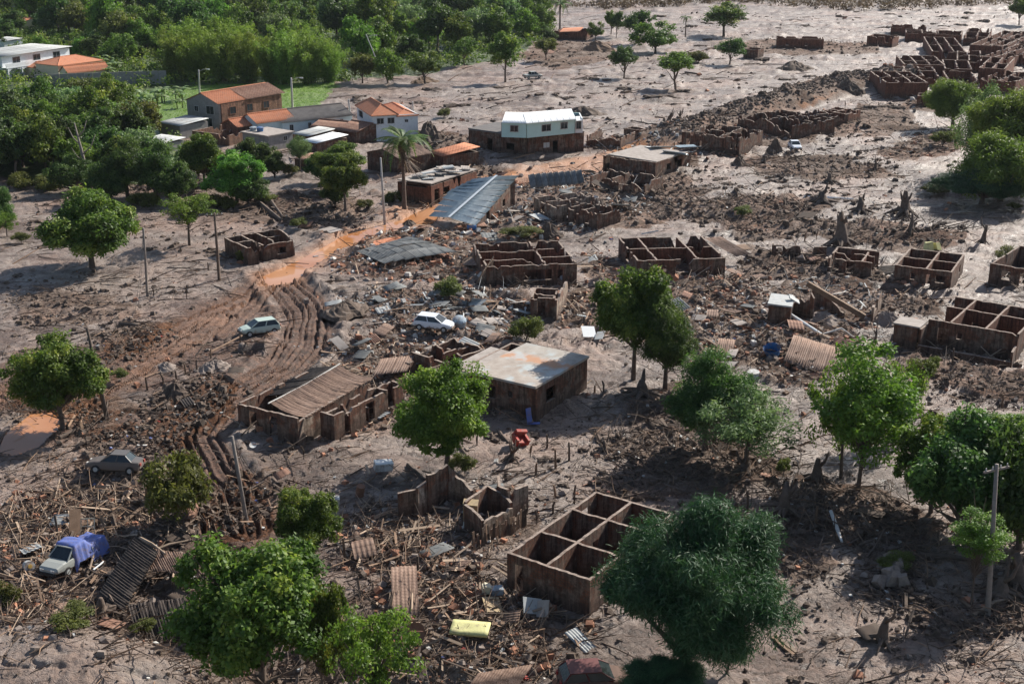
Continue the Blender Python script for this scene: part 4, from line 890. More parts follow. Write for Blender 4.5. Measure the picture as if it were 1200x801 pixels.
win_on(ub[0], ub[1], .52, zf + 1.45, 1.3, 1.05); win_on(ub[1], ub[2], .40, zf + 1.35, 1.7, 1.1); win_on(ub[1], ub[2], .77, zf + 1.45, 1.3, 1.1); win_on(ub[2], ub[3], .5, zf + 1.3, .8, 1.2, 'grey_wall')
zt = zf + HU
for i in range(4):
    A_ = ub[0].lerp(ub[1], i / 4); B_ = ub[0].lerp(ub[1], (i + 1) / 4)
    fr = lambda p: Vector((p.x, p.y - .5, zt + .02)); bk = lambda p: Vector((p.x + .6, p.y + 7.2, zt + .55))
    place_sheet('roof_sheet', bk(B_), bk(A_), fr(B_), 'white_sheet', r, amp=.02)
for i in range(9):
    A_ = ub[1].lerp(ub[3], i / 9); B_ = ub[1].lerp(ub[3], (i + 1) / 9)
    fr = lambda p: Vector((p.x, p.y - .7, zt + .06)); bk = lambda p: Vector((p.x - .5, p.y + 6.8, zt + .62))
    if i == 8: fr = lambda p: Vector((p.x, p.y - .5, zt - .25)); bk = lambda p: Vector((p.x, p.y + 2.8, zt - .05))
    place_sheet('roof_sheet', bk(B_), bk(A_), fr(B_), 'white_sheet', r, amp=.02)
# hamlet on the left
h = house('two_storey_brick_house', 'two storey house of bare brick and grey render under an orange and brown roof', (222, 148), (258, 153), (311, 137), 4.9, 'grey_wall', 'none', wins=[('F', .74, 3.5, 2.0, 1.5), ('F', .66, 1.3, 2.0, 1.5), ('F', .3, 3.5, 1.0, 1.0), ])
r, a, u, n, L, D = h
gable(r, a, u, n, L, D, 4.9, 1.5, 'terracotta', along='n', mat2='terracotta', gmat='grey_wall')
V3 = lambda s, t, z: Vector((*(a + u * s * L + n * t * D), z))
slope(r, V3(.5, .42, 6.53), V3(.5, 1.06, 6.53), V3(1.07, .42, 4.9), 5, 'old_tile', amp=.035)
wall(r, V3(1, .02, 0) + Vector((.22, -.02, 0)), V3(1, 1, 0) + Vector((.22, 0, 0)), 4.7, .2, 'brick_wall')
for t_ in (.18, .45, .72): window(r, V3(1, .02, 0).to_2d() + u * .22, n, D * t_, 3.3, 1.5, 1.3, 'rust', out=u, depth=.11)
house('church_hall', 'long low hall with a dark roof and pale blue walls on the left hamlet edge', (307, 152), (332, 160), (388, 144), 2.5, 'blue_wall', 'gable', 1.5, 'dark_roof', wins=[('R', .12, 1.3, .7, 1.3), ('R', .38, 1.4, .6, 1.2), ('R', .85, 1.4, .6, 1.2)], along='n')
house('small_house', 'small pale blue gabled house with terracotta tiles between brick house and hall', (283, 158), (303, 163), (328, 153), 2.8, 'blue_wall', 'gable', 1.2, 'terracotta', along='n')
house('low_house', 'low house with patched terracotta roof right of the brick house', (262, 160), (280, 164), (306, 151), 2.3, 'brick_wall', 'gable', 1.0, 'terracotta', along='n', rag=.1)
house('block_house', 'flat roofed grey block house with clutter on top in front of the hall', (286, 171), (315, 176), (333, 169), 2.3, 'grey_wall', 'flat', 0, 'slab', wins=[('R', .7, 1.5, .8, .8)])
house('porch', 'grey sheet roofed porch in front of the hall', (344, 168), (362, 171), (384, 164), 1.7, 'mud_wall', 'shed', .4, 'grey_sheet')
house('shed', 'open shed under a bright white sheet roof below the hall', (356, 178), (372, 181), (392, 172), 1.9, 'mud_wall', 'shed', .5, 'white_sheet')
house('low_house', 'low house with rusty brown tiles right of the hall', (366, 160), (396, 163), (410, 156), 1.8, 'brick_wall', 'gable', .8, 'old_tile')
house('shed', 'mud stained shed with a rust brown roof below the white sheet roof', (347, 200), (366, 203), (373, 197), 1.9, 'mud_wall', 'shed', .3, 'old_tile')
h = house('tower_house', 'white house with an orange hipped tower roof and dark upper windows', (420, 153), (438, 166), (477, 155), 4.4, 'white_wall', 'none', wins=[('R', .16, 3.5, 1.2, 1.0), ('R', .40, 3.5, 1.2, 1.0), ('R', .75, 3.3, .6, .5)], holes={'F': ((1.2, 4.6, 2.8, 4.0),)})
r, a, u, n, L, D = h
hip(r, a, u, n, L, D * .52, 4.4, 1.6, 'terracotta'); hip(r, a + n * D * .56, u, n, L, D * .44, 4.1, .8, 'terracotta', .3)
house('low_house', 'brown roofed low house left of the orange towered house', (396, 166), (418, 170), (424, 158), 2.2, 'mud_wall', 'gable', 1.0, 'old_tile')
house('wrecked_house', 'house with broken pinkish tiles below the orange towered house', (432, 198), (470, 206), (490, 196), 2.6, 'mud_wall', 'gable', 1.0, 'mud_tile', along='n', rag=.3)
house('wrecked_house', 'tilted orange roofed wreck right of the tall palm, before the turquoise house', (504, 196), (520, 201), (541, 190), 2.4, 'mud_wall', 'shed', .8, 'terracotta')
house('shed', 'dark open shed at the left end of the hamlet', (188, 158), (212, 162), (222, 153), 2.2, 'grey_wall', 'shed', .5, 'grey_sheet')
ruin('brick_yard_wall', 'brick yard walls in front of the two storey brick house', (226, 153), (268, 158), (303, 146), 1.8, rag=.1, mat='brick_wall', cols=(.5,), cat='wall')
house('tin_shed', 'shed with dull grey roof half hidden by trees left of the yard walls', (160, 182), (186, 186), (192, 176), 2.2, 'grey_wall', 'shed', .4, 'grey_sheet')
# top left houses
h = house('arcaded_house', 'two storey white house with arcade and balcony at the left edge', (-40, 90), (5, 94), (54, 80), 5.4, 'white_wall', 'shed', .3, 'grey_sheet', wins=[('R', t, 4.2, 2.2, 1.4) for t in (.2, .5, .8)], over=.8)
r, a, u, n, L, D = h
b = MB(); q = a + u * (L + .9)
k = q + n * D / 2; build(MB().box((0, 0, 0), (D + 1, 1.8, .2)).box((0, -.8, .5), (D + 1, .12, .9)), 'balcony', 'white_wall', r, (k.x - a.x, k.y - a.y, 2.8), (0, 0, math.atan2(n.y, n.x)))
for i in range(6):
    k = q + u * .7 + n * D * (i / 5); build(MB().box((0, 0, 1.3), (.3, .3, 2.7)), 'column', 'white_wall', r, (k.x - a.x, k.y - a.y, 0))
for i in range(5):
    k = q + u * .72 + n * D * ((i + .5) / 5); wd = D / 5 - .3; mb = MB()
    for j in range(8):
        t0, t1 = PI * j / 8, PI * (j + 1) / 8; x0, x1 = -math.cos(t0) * wd / 2, -math.cos(t1) * wd / 2; z = 1.9 + min(math.sin(t0), math.sin(t1)) * .7
        mb.box(((x0 + x1) / 2, 0, (z + 2.7) / 2), (x1 - x0, .2, 2.7 - z))
    build(mb, 'arch', 'white_wall', r, (k.x - a.x, k.y - a.y, 0), (0, 0, math.atan2(n.y, n.x)))
house('orange_roofed_house', 'cream house with a long orange tiled roof behind the concrete yard wall', (72, 96), (82, 98), (112, 90), 2.4, 'cream_wall', 'gable', 1.3, 'terracotta', wins=[('R', .75, 1.4, 1.0, .9)], along='n')
house('orange_roofed_house', 'taller orange tiled house just left of the cream house', (44, 92), (70, 95), (84, 84), 3.4, 'cream_wall', 'hip', 1.4, 'terracotta')
house('orange_roofed_house', 'small orange tiled porch beside the arcaded white house', (28, 90), (42, 92), (52, 87), 2.4, 'cream_wall', 'hip', 1.0, 'terracotta')
house('far_house', 'far orange roofed house near the top left corner', (48, 23), (62, 25), (70, 21), 3, 'cream_wall', 'gable', 1.5, 'terracotta', along='n')
house('far_house', 'far orange roofed house half buried in trees at the left edge', (10, 35), (26, 38), (32, 33), 2.8, 'cream_wall', 'gable', 1.2, 'terracotta')
house('far_house', 'far long grey roof near the top left corner', (16, 16), (40, 17), (54, 9), 2.5, 'grey_wall', 'shed', .6, 'grey_sheet')
house('far_house', 'tiny pale blue and white house at the top left edge', (54, 6), (60, 7), (66, 4), 3.5, 'blue_wall', 'flat', 0, 'white_sheet')
house('far_house', 'pale grey house at the left edge above the arcaded house', (-12, 58), (6, 60), (10, 56), 2.6, 'white_wall', 'shed', .4, 'grey_sheet')
# concrete yard wall with single panels
A_, B_ = W(42, 103), W(196, 98); r = root('yard_wall', 'long grey concrete panel wall in front of the orange roofed houses', 'wall', (A_.x, A_.y, 0))
for i in range(16):
    p, q = A_.lerp(B_, i / 16), A_.lerp(B_, (i + .97) / 16); d = q - p
    build(MB().box((0, 0, 1.1), (d.length, .18, 3.6)), 'panel', 'grey_wall', r, (p + q) / 2 - r.location + Vector((0, 0, U(-.05, .05))), (0, 0, math.atan2(d.y, d.x)))
# ------------------------------------------------------------------ the long blue grey metal roof
zl, zh = 1.2, 4.5
Rl, Rh = W(526, 255, zl + .6), W(582, 206, zh + .8)
r = root('collapsed_metal_roof', 'long blue grey metal roof sunk askew over a wrecked hall in the centre', 'roof', (Rl.x, Rl.y, 0)); RUINS.append((Rl.x + 3, Rl.y + 8, 8))
El, Eh = W(557, 264, zl - .3), W(608, 204.5, zh - .2); Fl, Fh = W(502, 253.5, zl), W(553, 212, zh)
Fm = W(522, 227, 2.7)
for i in range(9):
    t0, t1 = i / 9, (i + 1.05) / 9
    a0, a1, e0 = Rl.lerp(Rh, t0), Rl.lerp(Rh, min(t1, 1)), El.lerp(Eh, t0)
    place_sheet('roof_sheet', a1, a0, a1 + (e0 - a0), 'blue_metal', r, amp=.025, pitch=.22)
    f0 = Fl.lerp(Fm, t0 / .42) if t0 < .42 else Fm.lerp(Fh, (t0 - .42) / .58); place_sheet('roof_sheet', a0, a1, a0 + (f0 - a0), 'blue_metal', r, amp=.025, pitch=.22)
build(MB().bar(Rl - r.location + Vector((0, 0, .08)), Rh - r.location + Vector((0, 0, .08)), .32, .06), 'ridge_cap', 'ridge_white', r)
for t in (.05, .3, .55, .8):
    k = El.lerp(Eh, t) - Vector((.3, 0, 0)); wall_z = k.z - .1
wall(r, El - Vector((.9, 0, 0)), Eh - Vector((.9, 0, 0)), 3.6, .2, 'mud_wall', top=[(0, zl - .6), (1, zh - .9)], holes=((6, 7.2, 0, 1.4), (12, 13, .6, 1.6)))
wall(r, Fh + Vector((.5, -.3, 0)), Eh - Vector((.6, .3, 0)), zh - .6, .2, 'mud_wall')
mb = MB().bar(W(545, 246, 1.7) - r.location, W(556, 240, 2.3) - r.location, 1.2, .05); build(mb, 'torn_sheet', 'dark_roof', r)
# grey fibre cement roof lying on the ground
c0 = W(472, 300, .5); r = root('fallen_grey_roof', 'dark grey corrugated roof lying flat on the mud beside the orange puddle', 'roof', (c0.x, c0.y, 0)); RUINS.append((c0.x, c0.y, 6))
Q00, Q10, Q11, Q01 = W(418, 299, .5), W(450, 314, .5), W(534, 298, .7), W(478, 282, 1.0)
for i in range(7):
    for j in range(4):
        f = lambda s, t: Q00.lerp(Q10, t).lerp(Q01.lerp(Q11, t), s) + Vector((0, 0, .55 * math.sin(PI * s) * math.sin(PI * t) + .5))
        p, q, rr_ = f(i / 7, j / 4), f((i + 1.06) / 7, j / 4), f(i / 7, (j + 1.1) / 4); lift = Vector((0, 0, .03 * (j % 2) + .02 * (i % 2) + U(0, .05)))
        place_sheet('roof_sheet', p + lift, q + lift, rr_ + lift, 'fibre_cement', r, amp=.03, pitch=.24)
# slab row tilted, behind the metal roof
k0 = W(634, 222, .8); r = root('fallen_slab_row', 'row of tilted grey roof slabs like fallen dominoes behind the jagged sunlit walls', 'roof', (k0.x, k0.y, 0))
for i in range(9):
    p = W(622 + i * 7.0, 221 - i * .6, .7); p2 = p + Vector((.85, -.1, .1)); build_ = place_sheet('roof_sheet', p + Vector((-.4, 2.2, 1.5)), p2 + Vector((-.4, 2.2, 1.7)), p, 'fibre_cement', r, amp=.03)
# brown tiled roof scraps in the foreground and elsewhere
def roof_scrap(label, Q, z, mat, nu, amp=.05, pitch=.3, cat='roof', sag=.05, rag=.05, name='fallen_roof'):
    """quad Q of photo pixels (ridge left, ridge right, eave left) at heights z"""
    P_, Q_, R__ = (W(*q, zz) for q, zz in zip(Q, z)); r = root(name, label, cat, (P_.x, P_.y, 0)); slope(r, P_, Q_, R__, nu, mat, 'tile_sheet', amp * .55, pitch * .8, sag=sag, rag=rag); return r
roof_scrap('brown ribbed tile roof cut by the lower edge of the photo', [(560, 788), (625, 778), (530, 830)], (2.0, 2.0, .9), 'mud_tile', 4, .06, .22)
roof_scrap('tile roof lying between the leafy tree and the timber heap at bottom centre', [(458, 664), (488, 662), (460, 722)], (1.1, 1.0, .5), 'mud_tile', 3)
roof_scrap('sunlit sheet of loose tiles at the top edge of the dark collapsed roof', [(158, 640), (232, 650), (172, 668)], (1.5, 1.2, 1.0), 'mud_tile', 5, .08, .2, rag=.25)
roof_scrap('steep dark tiled roof slope in shadow beside the blue covered car', [(116, 694), (158, 628), (146, 716)], (.6, 1.9, .2), 'shaded_tile', 6, .07, .24, rag=.2)  # this slope and the lower one get their shadow from the darkened tile colour
roof_scrap('lower dark tiled slope sliding into the ditch under the leafy tree', [(150, 708), (215, 700), (165, 760)], (.9, .7, -.6), 'shaded_tile', 6, .08, .24, rag=.3)
roof_scrap('broken brown tile roof slumped between blue basin and leaning beam', [(930, 392), (985, 408), (918, 424)], (1.6, 1.3, .5), 'mud_tile', 5, .06, .25, rag=.25)
roof_scrap('brown tile roof strip slipping down left of the blue basin', [(842, 396), (862, 398), (838, 418)], (1.2, 1.2, .4), 'mud_tile', 2, .05, .25, rag=.15)
roof_scrap('second slab of fallen tiles right of the blue basin, half buried', [(985, 410), (1020, 418), (965, 432)], (.9, .7, .3), 'mud_tile', 4, .05, .25, rag=.2)
roof_scrap('reddish tile patch with splintered battens right of the long broken ruin', [(446, 420), (486, 416), (436, 440)], (1.6, 1.6, 1.1), 'mud_tile', 4, .05, .28, rag=.15)
roof_scrap('slumped mud covered roof bridging the wide ruin and its neighbour', [(826, 279), (845, 277), (862, 300)], (2.6, 2.6, 1.0), 'mud_tile', 3, .04, .3)
roof_scrap('salmon coloured flat roof patch beside the puddle and the fallen grey roof', [(438, 282), (470, 276), (436, 293)], (.7, .7, .5), 'terracotta', 3, .02, .3)
roof_scrap('orange roof scrap lying on the far ruin at the top of the photo', [(660, 33), (684, 32), (655, 38)], (3.2, 3.2, 2.4), 'terracotta', 2)

# ------------------------------------------------------------------ trees, one by one
T = tree
T('mango', 'round leafy tree with yellowish tips standing alone on the left mud flat', (108, 312), 98, 264, 55, 42)
T('sparse', 'small open crowned tree left of the lone gabled brick ruin', (222, 288), 213, 246, 33, 20)
T('broad', 'leafy tree with bright tips beside the leaning pole at the left', (74, 503), 70, 433, 52, 44)
T('round', 'dense bright green round tree in front of the concrete slab house', (524, 550), 527, 482, 56, 54)
T('mango', 'dark round tree in front of the wide roofless ruin', (742, 448), 735, 364, 46, 48)
T('feather', 'green oval tree overlapping the dark round tree on its right', (779, 460), 782, 392, 38, 42)
T('feather', 'dark feathery tree below the green oval tree', (826, 532), 828, 462, 50, 46)
T('pale', 'pale silvery open crowned tree on a gnarled trunk', (872, 554), 874, 490, 62, 38)
T('tall', 'tall slender tree with airy bright foliage right of the pale tree', (1005, 578), 1008, 478, 52, 84)
T('sparse', 'airy tree leaning behind the tall slender one', (985, 562), 985, 480, 44, 60)
T('sparse', 'short bright tree right of the tall slender tree', (1045, 520), 1045, 465, 34, 44)
T('bush', 'round olive bush near the right hand porch, left of its twin', (1077, 455), 1077, 437, 15, 13)
T('bush', 'small olive bush touching the porch debris, right of its twin', (1090, 450), 1088, 430, 9, 9)
T('thicket', 'wide dark tree mass at the right edge behind the tall thin pole', (1125, 628), 1128, 546, 66, 54)
T('thicket', 'dark leafy tree filling the right edge beside the pole', (1194, 645), 1190, 562, 62, 80)
T('mango', 'rounded olive topped tree at the right edge above the dark thicket', (1180, 560), 1180, 508, 40, 26)
T('broad', 'leafy tree left of the dark thicket with drooping leaves', (1090, 604), 1092, 540, 42, 50)
T('tall', 'thin stemmed small tree just left of the tall pole at right', (1138, 712), 1140, 625, 30, 32)
T('cedar', 'large feathery blue green tree in the foreground', (806, 808), 808, 662, 100, 92)
T('cedar', 'low feathery skirt of branches at the foot of the blue green tree', (775, 842), 772, 792, 50, 34, cat='shrub', name='low_tree')
T('cedar', 'short feathery branches hanging right of the blue green tree trunk', (852, 790), 850, 752, 22, 24, cat='shrub', name='low_tree')
T('broad', 'large leafy foreground tree at lower left', (306, 818), 304, 680, 84, 76)
T('broad', 'upper leafy crown joined to the large lower left tree', (362, 690), 362, 602, 36, 36)
T('sparse', 'straggly bright tree with bare twigs at bottom centre left', (438, 846), 440, 724, 56, 58)
T('broad', 'slim leafy tree between the large lower left tree and the straggly one', (380, 812), 378, 700, 30, 56)
T('bush', 'tall olive feathery shrub by the muddy track', (212, 614), 211, 570, 38, 42, cat='shrub', name='shrub')
for lab, b, cx, cy, rw, rh in (('yellow green bush behind the fallen grey roof rubble', (527, 356), 527, 344, 17, 13), ('round grey green bush behind the concrete slab house', (616, 402), 616, 386, 19, 16),
    ('low bushes at the foot of the jagged sunlit walls', (610, 280), 612, 270, 22, 9), ('scrubby bush growing inside the roofless house at the right edge', (1188, 306), 1188, 297, 19, 11),
    ('little green shrub in the drift across the far mud', (871, 253), 871, 247, 11, 7), ('leafy shrub on the boulder heap at lower right', (1048, 672), 1048, 660, 20, 12),
    ('low bush at the lower left edge', (6, 712), 6, 698, 18, 16), ('thin shrub on the sunlit mud mound at lower left', (88, 752), 88, 742, 26, 13),
    ('green tuft beside the corner of the lone gabled brick ruin', (283, 306), 283, 300, 7, 7), ('bright tuft on the drift below the airy valley trees', (520, 138), 520, 132, 8, 6),
    ('green bush under the bright dense round tree', (542, 553), 540, 545, 14, 11), ('low green bush left of the fallen palm roots on the right mud', (1104, 172), 1108, 160, 14, 9),
    ('flat green scrub patch under the big right hand trees', (1095, 226), 1095, 219, 18, 8), ('tiny green scrub near the right edge shade', (1188, 250), 1190, 247, 8, 4),
    ('green bush beside the puddle and pole in the middle left', (428, 247), 428, 242, 9, 6), ('yellowish bush amid the far left drift', (25, 283), 25, 277, 10, 6), ('tuft of green on the small stump at right', (917, 560), 917, 545, 9, 10),
    ('bright tuft on the rim of the dark collapsed roof', (168, 742), 168, 730, 14, 9), ('small green sprout at the base of the leaning pole', (142, 448), 135, 440, 10, 6), ('green scrub beside the dark earth drift at centre left', (350, 272), 350, 265, 11, 6)):
    T('bush', lab, b, cx, cy, rw, rh, cat='shrub', name='shrub')
T('feather', 'leafy tree at the far left edge above the left mud flat', (3, 262), 5, 240, 17, 22)
T('sparse', 'bright small tree at the left edge just above the round leafy tree', (8, 275), 8, 258, 14, 12)
T('mango', 'bright yellow green tree right of the hamlet by the puddle', (405, 252), 404, 212, 26, 24)
T('mango', 'dark spreading tree behind the yellow green one', (398, 222), 400, 184, 30, 18)
T('round', 'wide green tree on the hamlet slope, above the open crowned tree', (278, 238), 274, 206, 34, 26)
T('mango', 'green tree left of the wide one below the yard walls', (240, 222), 240, 184, 26, 26)
T('thicket', 'dark tree under the flat roofed grey block', (300, 205), 298, 180, 20, 18)
T('pale', 'small pale tree by the white sheet roof', (352, 205), 350, 178, 14, 13)
T('feather', 'dark tree at the left of the tall dead trunk', (150, 232), 150, 195, 32, 30)
T('thicket', 'brownish dark tree right of the tall dead trunk', (185, 235), 185, 198, 26, 28)
for lab, b, cx, cy, rw, rh in (('dark low tree crowding the base of the bare pale trunk', (128, 236), 128, 214, 26, 20), ('bushy tree left of the bare pale trunk', (84, 226), 84, 204, 24, 18), ('bushy low tree under the brownish dark tree', (206, 238), 206, 214, 24, 20),
    ('leafy low tree between the yard walls and the small palm', (232, 206), 232, 186, 22, 17), ('low bushy tree below the yard walls', (262, 214), 262, 196, 20, 16), ('dark low tree under the wide green slope tree', (292, 240), 292, 222, 22, 16), ('bushy tree below the grey block house', (322, 208), 322, 192, 15, 13),
    ('low dark tree left of the yellow green tree', (376, 214), 376, 196, 18, 14), ('low leafy tree by the foot of the yellow green tree', (392, 246), 392, 226, 16, 15)):
    T('thicket', lab, b, cx, cy, rw, rh)
for lab, b, r_ in (('dark shrub below the brownish dark tree', (170, 242), 12), ('dark shrub under the bushy slope trees', (248, 242), 11), ('shrub left of the dark fallen trunk', (310, 236), 9), ('shrub at the front edge of the left grove', (60, 222), 12), ('shrub at the front left of the grove', (26, 220), 12), ('shrub beside the rust roofed mud shed', (338, 206), 8), ('shrub behind the palm by the puddle', (460, 236), 9), ('shrub under the wide green slope tree', (266, 244), 9)):
    T('bush', lab, b, b[0], b[1] - r_ * .7, r_ * 1.4, r_, cat='shrub', name='shrub')
# the big trees at the right
T('plume', 'broad dark feathery tree mass at the right edge casting a long shadow', (1172, 238), 1166, 190, 52, 48, rot=.4)
T('plume', 'bright feathery tree at the right edge above the broad dark one', (1188, 218), 1182, 142, 52, 50)
T('pale', 'light green feathery tree left of the bright one at right', (1148, 205), 1142, 150, 38, 44)
T('plume', 'rounded green tree in front of the upper right row of ruins', (1116, 150), 1124, 114, 30, 28)
T('cedar', 'dark skirt of feathery branches under the right edge trees', (1150, 240), 1158, 212, 46, 24)
T('far1', 'tree cut by the top right corner', (1194, 30), 1192, 8, 14, 14)
# lone trees on the upper flat
for k, lab, b, cx, cy, rw, rh in (('far4', 'wind swept spreading tree at top centre right', (848, 43), 845, 19, 24, 15), ('far0', 'dense dark round tree at the top, right of the palm', (745, 52), 743, 28, 17, 16), ('far2', 'small bright tree left of the dense dark round tree', (716, 42), 714, 25, 9, 10),
    ('far1', 'broad rounded tree of several lobes on the upper flat', (768, 62), 781, 43, 26, 17), ('far0', 'ball shaped dark tree on a short trunk', (731, 92), 730, 67, 17, 14), ('far2', 'umbrella shaped tree on a thin leaning trunk', (792, 105), 788, 73, 24, 13),
    ('far0', 'scrubby tree over brushwood beside the far wall stub', (855, 76), 853, 56, 17, 13), ('far1', 'small round shrub tree by the far brown ruin', (698, 47), 697, 36, 9, 9), ('far5', 'low dark bush right of the umbrella shaped tree', (818, 75), 817, 66, 12, 8), ('far0', 'narrow dark tree behind the dense round one', (722, 44), 724, 24, 8, 12),
    ('far4', 'dull open tree on the near edge of the wood', (592, 97), 592, 62, 18, 20), ('far1', 'flat crowned tree on the wood edge', (544, 78), 545, 58, 15, 11), ('far1', 'rounded tree with brown roots left of the dull open tree', (498, 98), 497, 76, 17, 14), ('far2', 'bright double crowned tree at the lower wood edge', (455, 98), 452, 76, 19, 18), ('far5', 'olive tree at the lower wood edge beside the bamboo', (425, 97), 425, 74, 15, 16),
    ('far5', 'mossy round tree at the tip of the wood', (640, 72), 643, 54, 12, 10), ('far0', 'ball shaped shrub tree at the very tip of the wood', (646, 52), 641, 42, 9, 7), ('far1', 'second ball shaped shrub at the tip of the wood', (634, 45), 630, 34, 10, 8), ('far1', 'third and highest ball shaped shrub at the tip of the wood', (640, 33), 638, 22, 11, 8), ('far1', 'dense deep green tree in the middle of the wood edge', (572, 40), 568, 14, 16, 14)):
    T(k, lab, b, cx, cy, rw, rh)
# the wood on the left, each tree its own
WOODS = [([(-40, 16), (62, -8), (400, -12), (400, 60), (200, 66), (150, 66), (60, 42)], 'wooded slope', 104, (4.4, 6.2), 1.0),
         ([(400, -12), (625, -12), (628, 50), (560, 66), (400, 84)], 'wood', 56, (4.0, 5.6), 1.0),
         ([(-20, 142), (60, 138), (120, 132), (170, 150), (175, 175), (150, 215), (60, 210), (-20, 212)], 'left grove', 52, (2.9, 4.1), .85),
         ([(-30, 60), (-30, 20), (60, 40), (50, 70), (-30, 76)], 'roofs', 8, (2.6, 3.6), .8), ([(90, 62), (150, 66), (180, 72), (150, 80), (95, 74)], 'roofs', 10, (2.6, 3.8), .8)]
def band(v, cuts, names):
    for c, n_ in zip(cuts, names):
        if v < c: return n_
    return names[-1]
for pl, wood, N, (ra, rb), hk in WOODS:
    xy = path(pl); done = []; tries = 0
    while len(done) < N and tries < 12000:
        tries += 1; py = U(min(p[1] for p in pl), max(p[1] for p in pl)); px = U(min(p[0] for p in pl), max(p[0] for p in pl))
        q = W(px, py)
        if not inpoly(np.array([q.x]), np.array([q.y]), xy)[0]: continue
        rr_ = U(ra, rb)
        if any(math.hypot(q.x - c[0], (q.y - c[1]) * .5) < rr_ * .8 for c in done) or any(math.hypot(q.x - c[0], q.y - c[1]) < c[2] + 2.0 for c in RUINS if c[2] > 2): continue
        done.append((q.x, q.y)); k = random.choice(FARS); tk, cr, rx, rz, th_ = TREES[k]; z = GZ(q.x, q.y); s = rr_ / rx
        tn = ['dark leaved', 'deep green', 'bright green', 'pale open', 'tall open', 'olive green', 'dark compact'][int(k[3:])]
        sz = 'small ' if rr_ < ra + (rb - ra) * .33 else 'large ' if rr_ > ra + (rb - ra) * .67 else ''
        if wood == 'wooded slope': where = band(py, (10, 30, 48), ('at the top edge', 'high on the slope', 'midway up the slope', 'low on the slope')) + ' ' + band(px, (130, 200, 260, 320), ('above the orange roofs', 'above the concrete yard wall', 'above the left bamboo', 'above the middle bamboo', 'above the right bamboo'))
        elif wood == 'wood': where = band(py, (12, 34, 56), ('at the top edge', 'deep in the wood', 'in mid wood', 'near the mud')) + ' ' + band(px, (450, 500, 550), ('right of the bamboo', 'behind the double crowned tree', 'behind the flat crowned tree', 'towards the tip of the wood'))
        elif wood == 'left grove': where = band(py, (152, 172, 192), ('at the back', 'in the middle', 'towards the front', 'in front')) + ' of the left grove, ' + band(px, (30, 80, 120), ('by the photo edge', 'under the arcaded house', 'near the bare pale trunk', 'by the dark shed'))
        else: where = 'between the far roofs at upper left' if px < 70 else 'behind the concrete yard wall'
        lab = sz + tn + ' tree ' + where
        r = root('tree', lab, 'tree', (q.x, q.y, z), U(0, 6.28), lab.replace(' tree ', ' trees '))
        hs = s * U(.9, 1.3) * hk
        o1 = link('trunk', tk, r, scale=(s, s, hs)); o2 = link('crown', cr, r, scale=(s, s, hs))
# bamboo clumps
def bamboo_mesh(seed):
    g = np.random.default_rng(seed); cl = []; mb = MB()
    for i in range(34):
        a = g.uniform(0, 2 * PI); lean = g.uniform(.2, 1.0) * 3.8; h = g.uniform(7.5, 11.5) * (1 - .22 * lean / 3.8)
        b = (math.cos(a) * lean * .35, math.sin(a) * lean * .35)
        pts = []
        for t in np.linspace(0, 1, 7):
            x = b[0] + math.cos(a) * lean * t ** 2; y = b[1] + math.sin(a) * lean * t ** 2; z = h * (t - .12 * t ** 3); pts.append((x, y, z))
            if t > .12: cl.append((x + g.normal() * .3, y + g.normal() * .3, z, .55 + .55 * (1 - t) + .2, 46, np.clip(.35 + .35 * t + g.normal() * .12, 0, 1)))
        mb.tube(pts, [.06, .055, .05, .045, .035, .02, .01], 4, cap=False)
    V, F, t = leaves(cl, .62, .13, .2, .5, seed, .2)
    return mb.mesh('culms', 'leaf_olive'), mesh_np('foliage', V, F, 'leaf_bamboo', attrs=dict(tint=t))
BB = [bamboo_mesh(1), bamboo_mesh(2)]
for i, (px, py, s) in enumerate([(204, 92, .95), (232, 93, 1.0), (262, 95, 1.05), (292, 96, .95), (318, 97, .85), (334, 98, 1.0), (362, 98, 1.0), (386, 96, .8), (218, 84, 1.1), (250, 84, 1.1), (282, 86, 1.1), (345, 88, 1.1)]):
    p = on(px, py); m = BB[i % 2]
    r = root('bamboo_clump', ('arching bamboo clump, %s from the left in the front row behind the green field' % ['first', 'second', 'third', 'fourth', 'fifth', 'sixth', 'seventh', 'eighth'][i] if i < 8 else 'taller bamboo clump, %s from the left in the back row' % ['first', 'second', 'third', 'fourth'][i - 8]), 'bamboo', p, i * 1.3, 'bamboo clumps front row' if i < 8 else 'bamboo clumps back row')
    s *= 1.22; link('stem', m[0], r, scale=s); link('foliage', m[1], r, scale=s)
# palms
def frond_mesh(L, seed, droop=1.0, wd=.55, n=26, mat='leaf_dark'):
    g = random.Random(seed); V = []; F = []; T_ = []
    pos = lambda t: Vector((L * t * (1 - .18 * t * droop), 0, L * (.42 * t - .75 * droop * t * t)))
    for i in range(n):
        t = .1 + .9 * i / n; p = pos(t); d = (pos(t + .02) - p).normalized(); w_ = wd * math.sin(PI * min(1, t * .9 + .12)) * g.uniform(.85, 1.1)
        for s in (-1, 1):
            side = Vector((.5, s, -.35 - .2 * g.random())).normalized(); o = len(V); e = p + side * w_
            V += [p, p + d * .1, e + d * .04, e]; F.append((o, o + 1, o + 2, o + 3)); T_ += [g.uniform(.2, .9)] * 4
    for i in range(7):
        p, q = pos(i / 7), pos((i + 1) / 7); o = len(V); V += [p + Vector((0, -.04, 0)), p + Vector((0, .04, 0)), q + Vector((0, .03, 0)), q + Vector((0, -.03, 0))]; F.append((o, o + 1, o + 2, o + 3)); T_ += [.7] * 4
    return mesh_np('frond', V, F, mat, attrs=dict(tint=T_))
FR = [frond_mesh(3.2, 1), frond_mesh(3.2, 2, 1.5), frond_mesh(3.0, 3, .6)]; FRB = frond_mesh(2.6, 5, 2.4, .35, 20, 'leaf_brown')
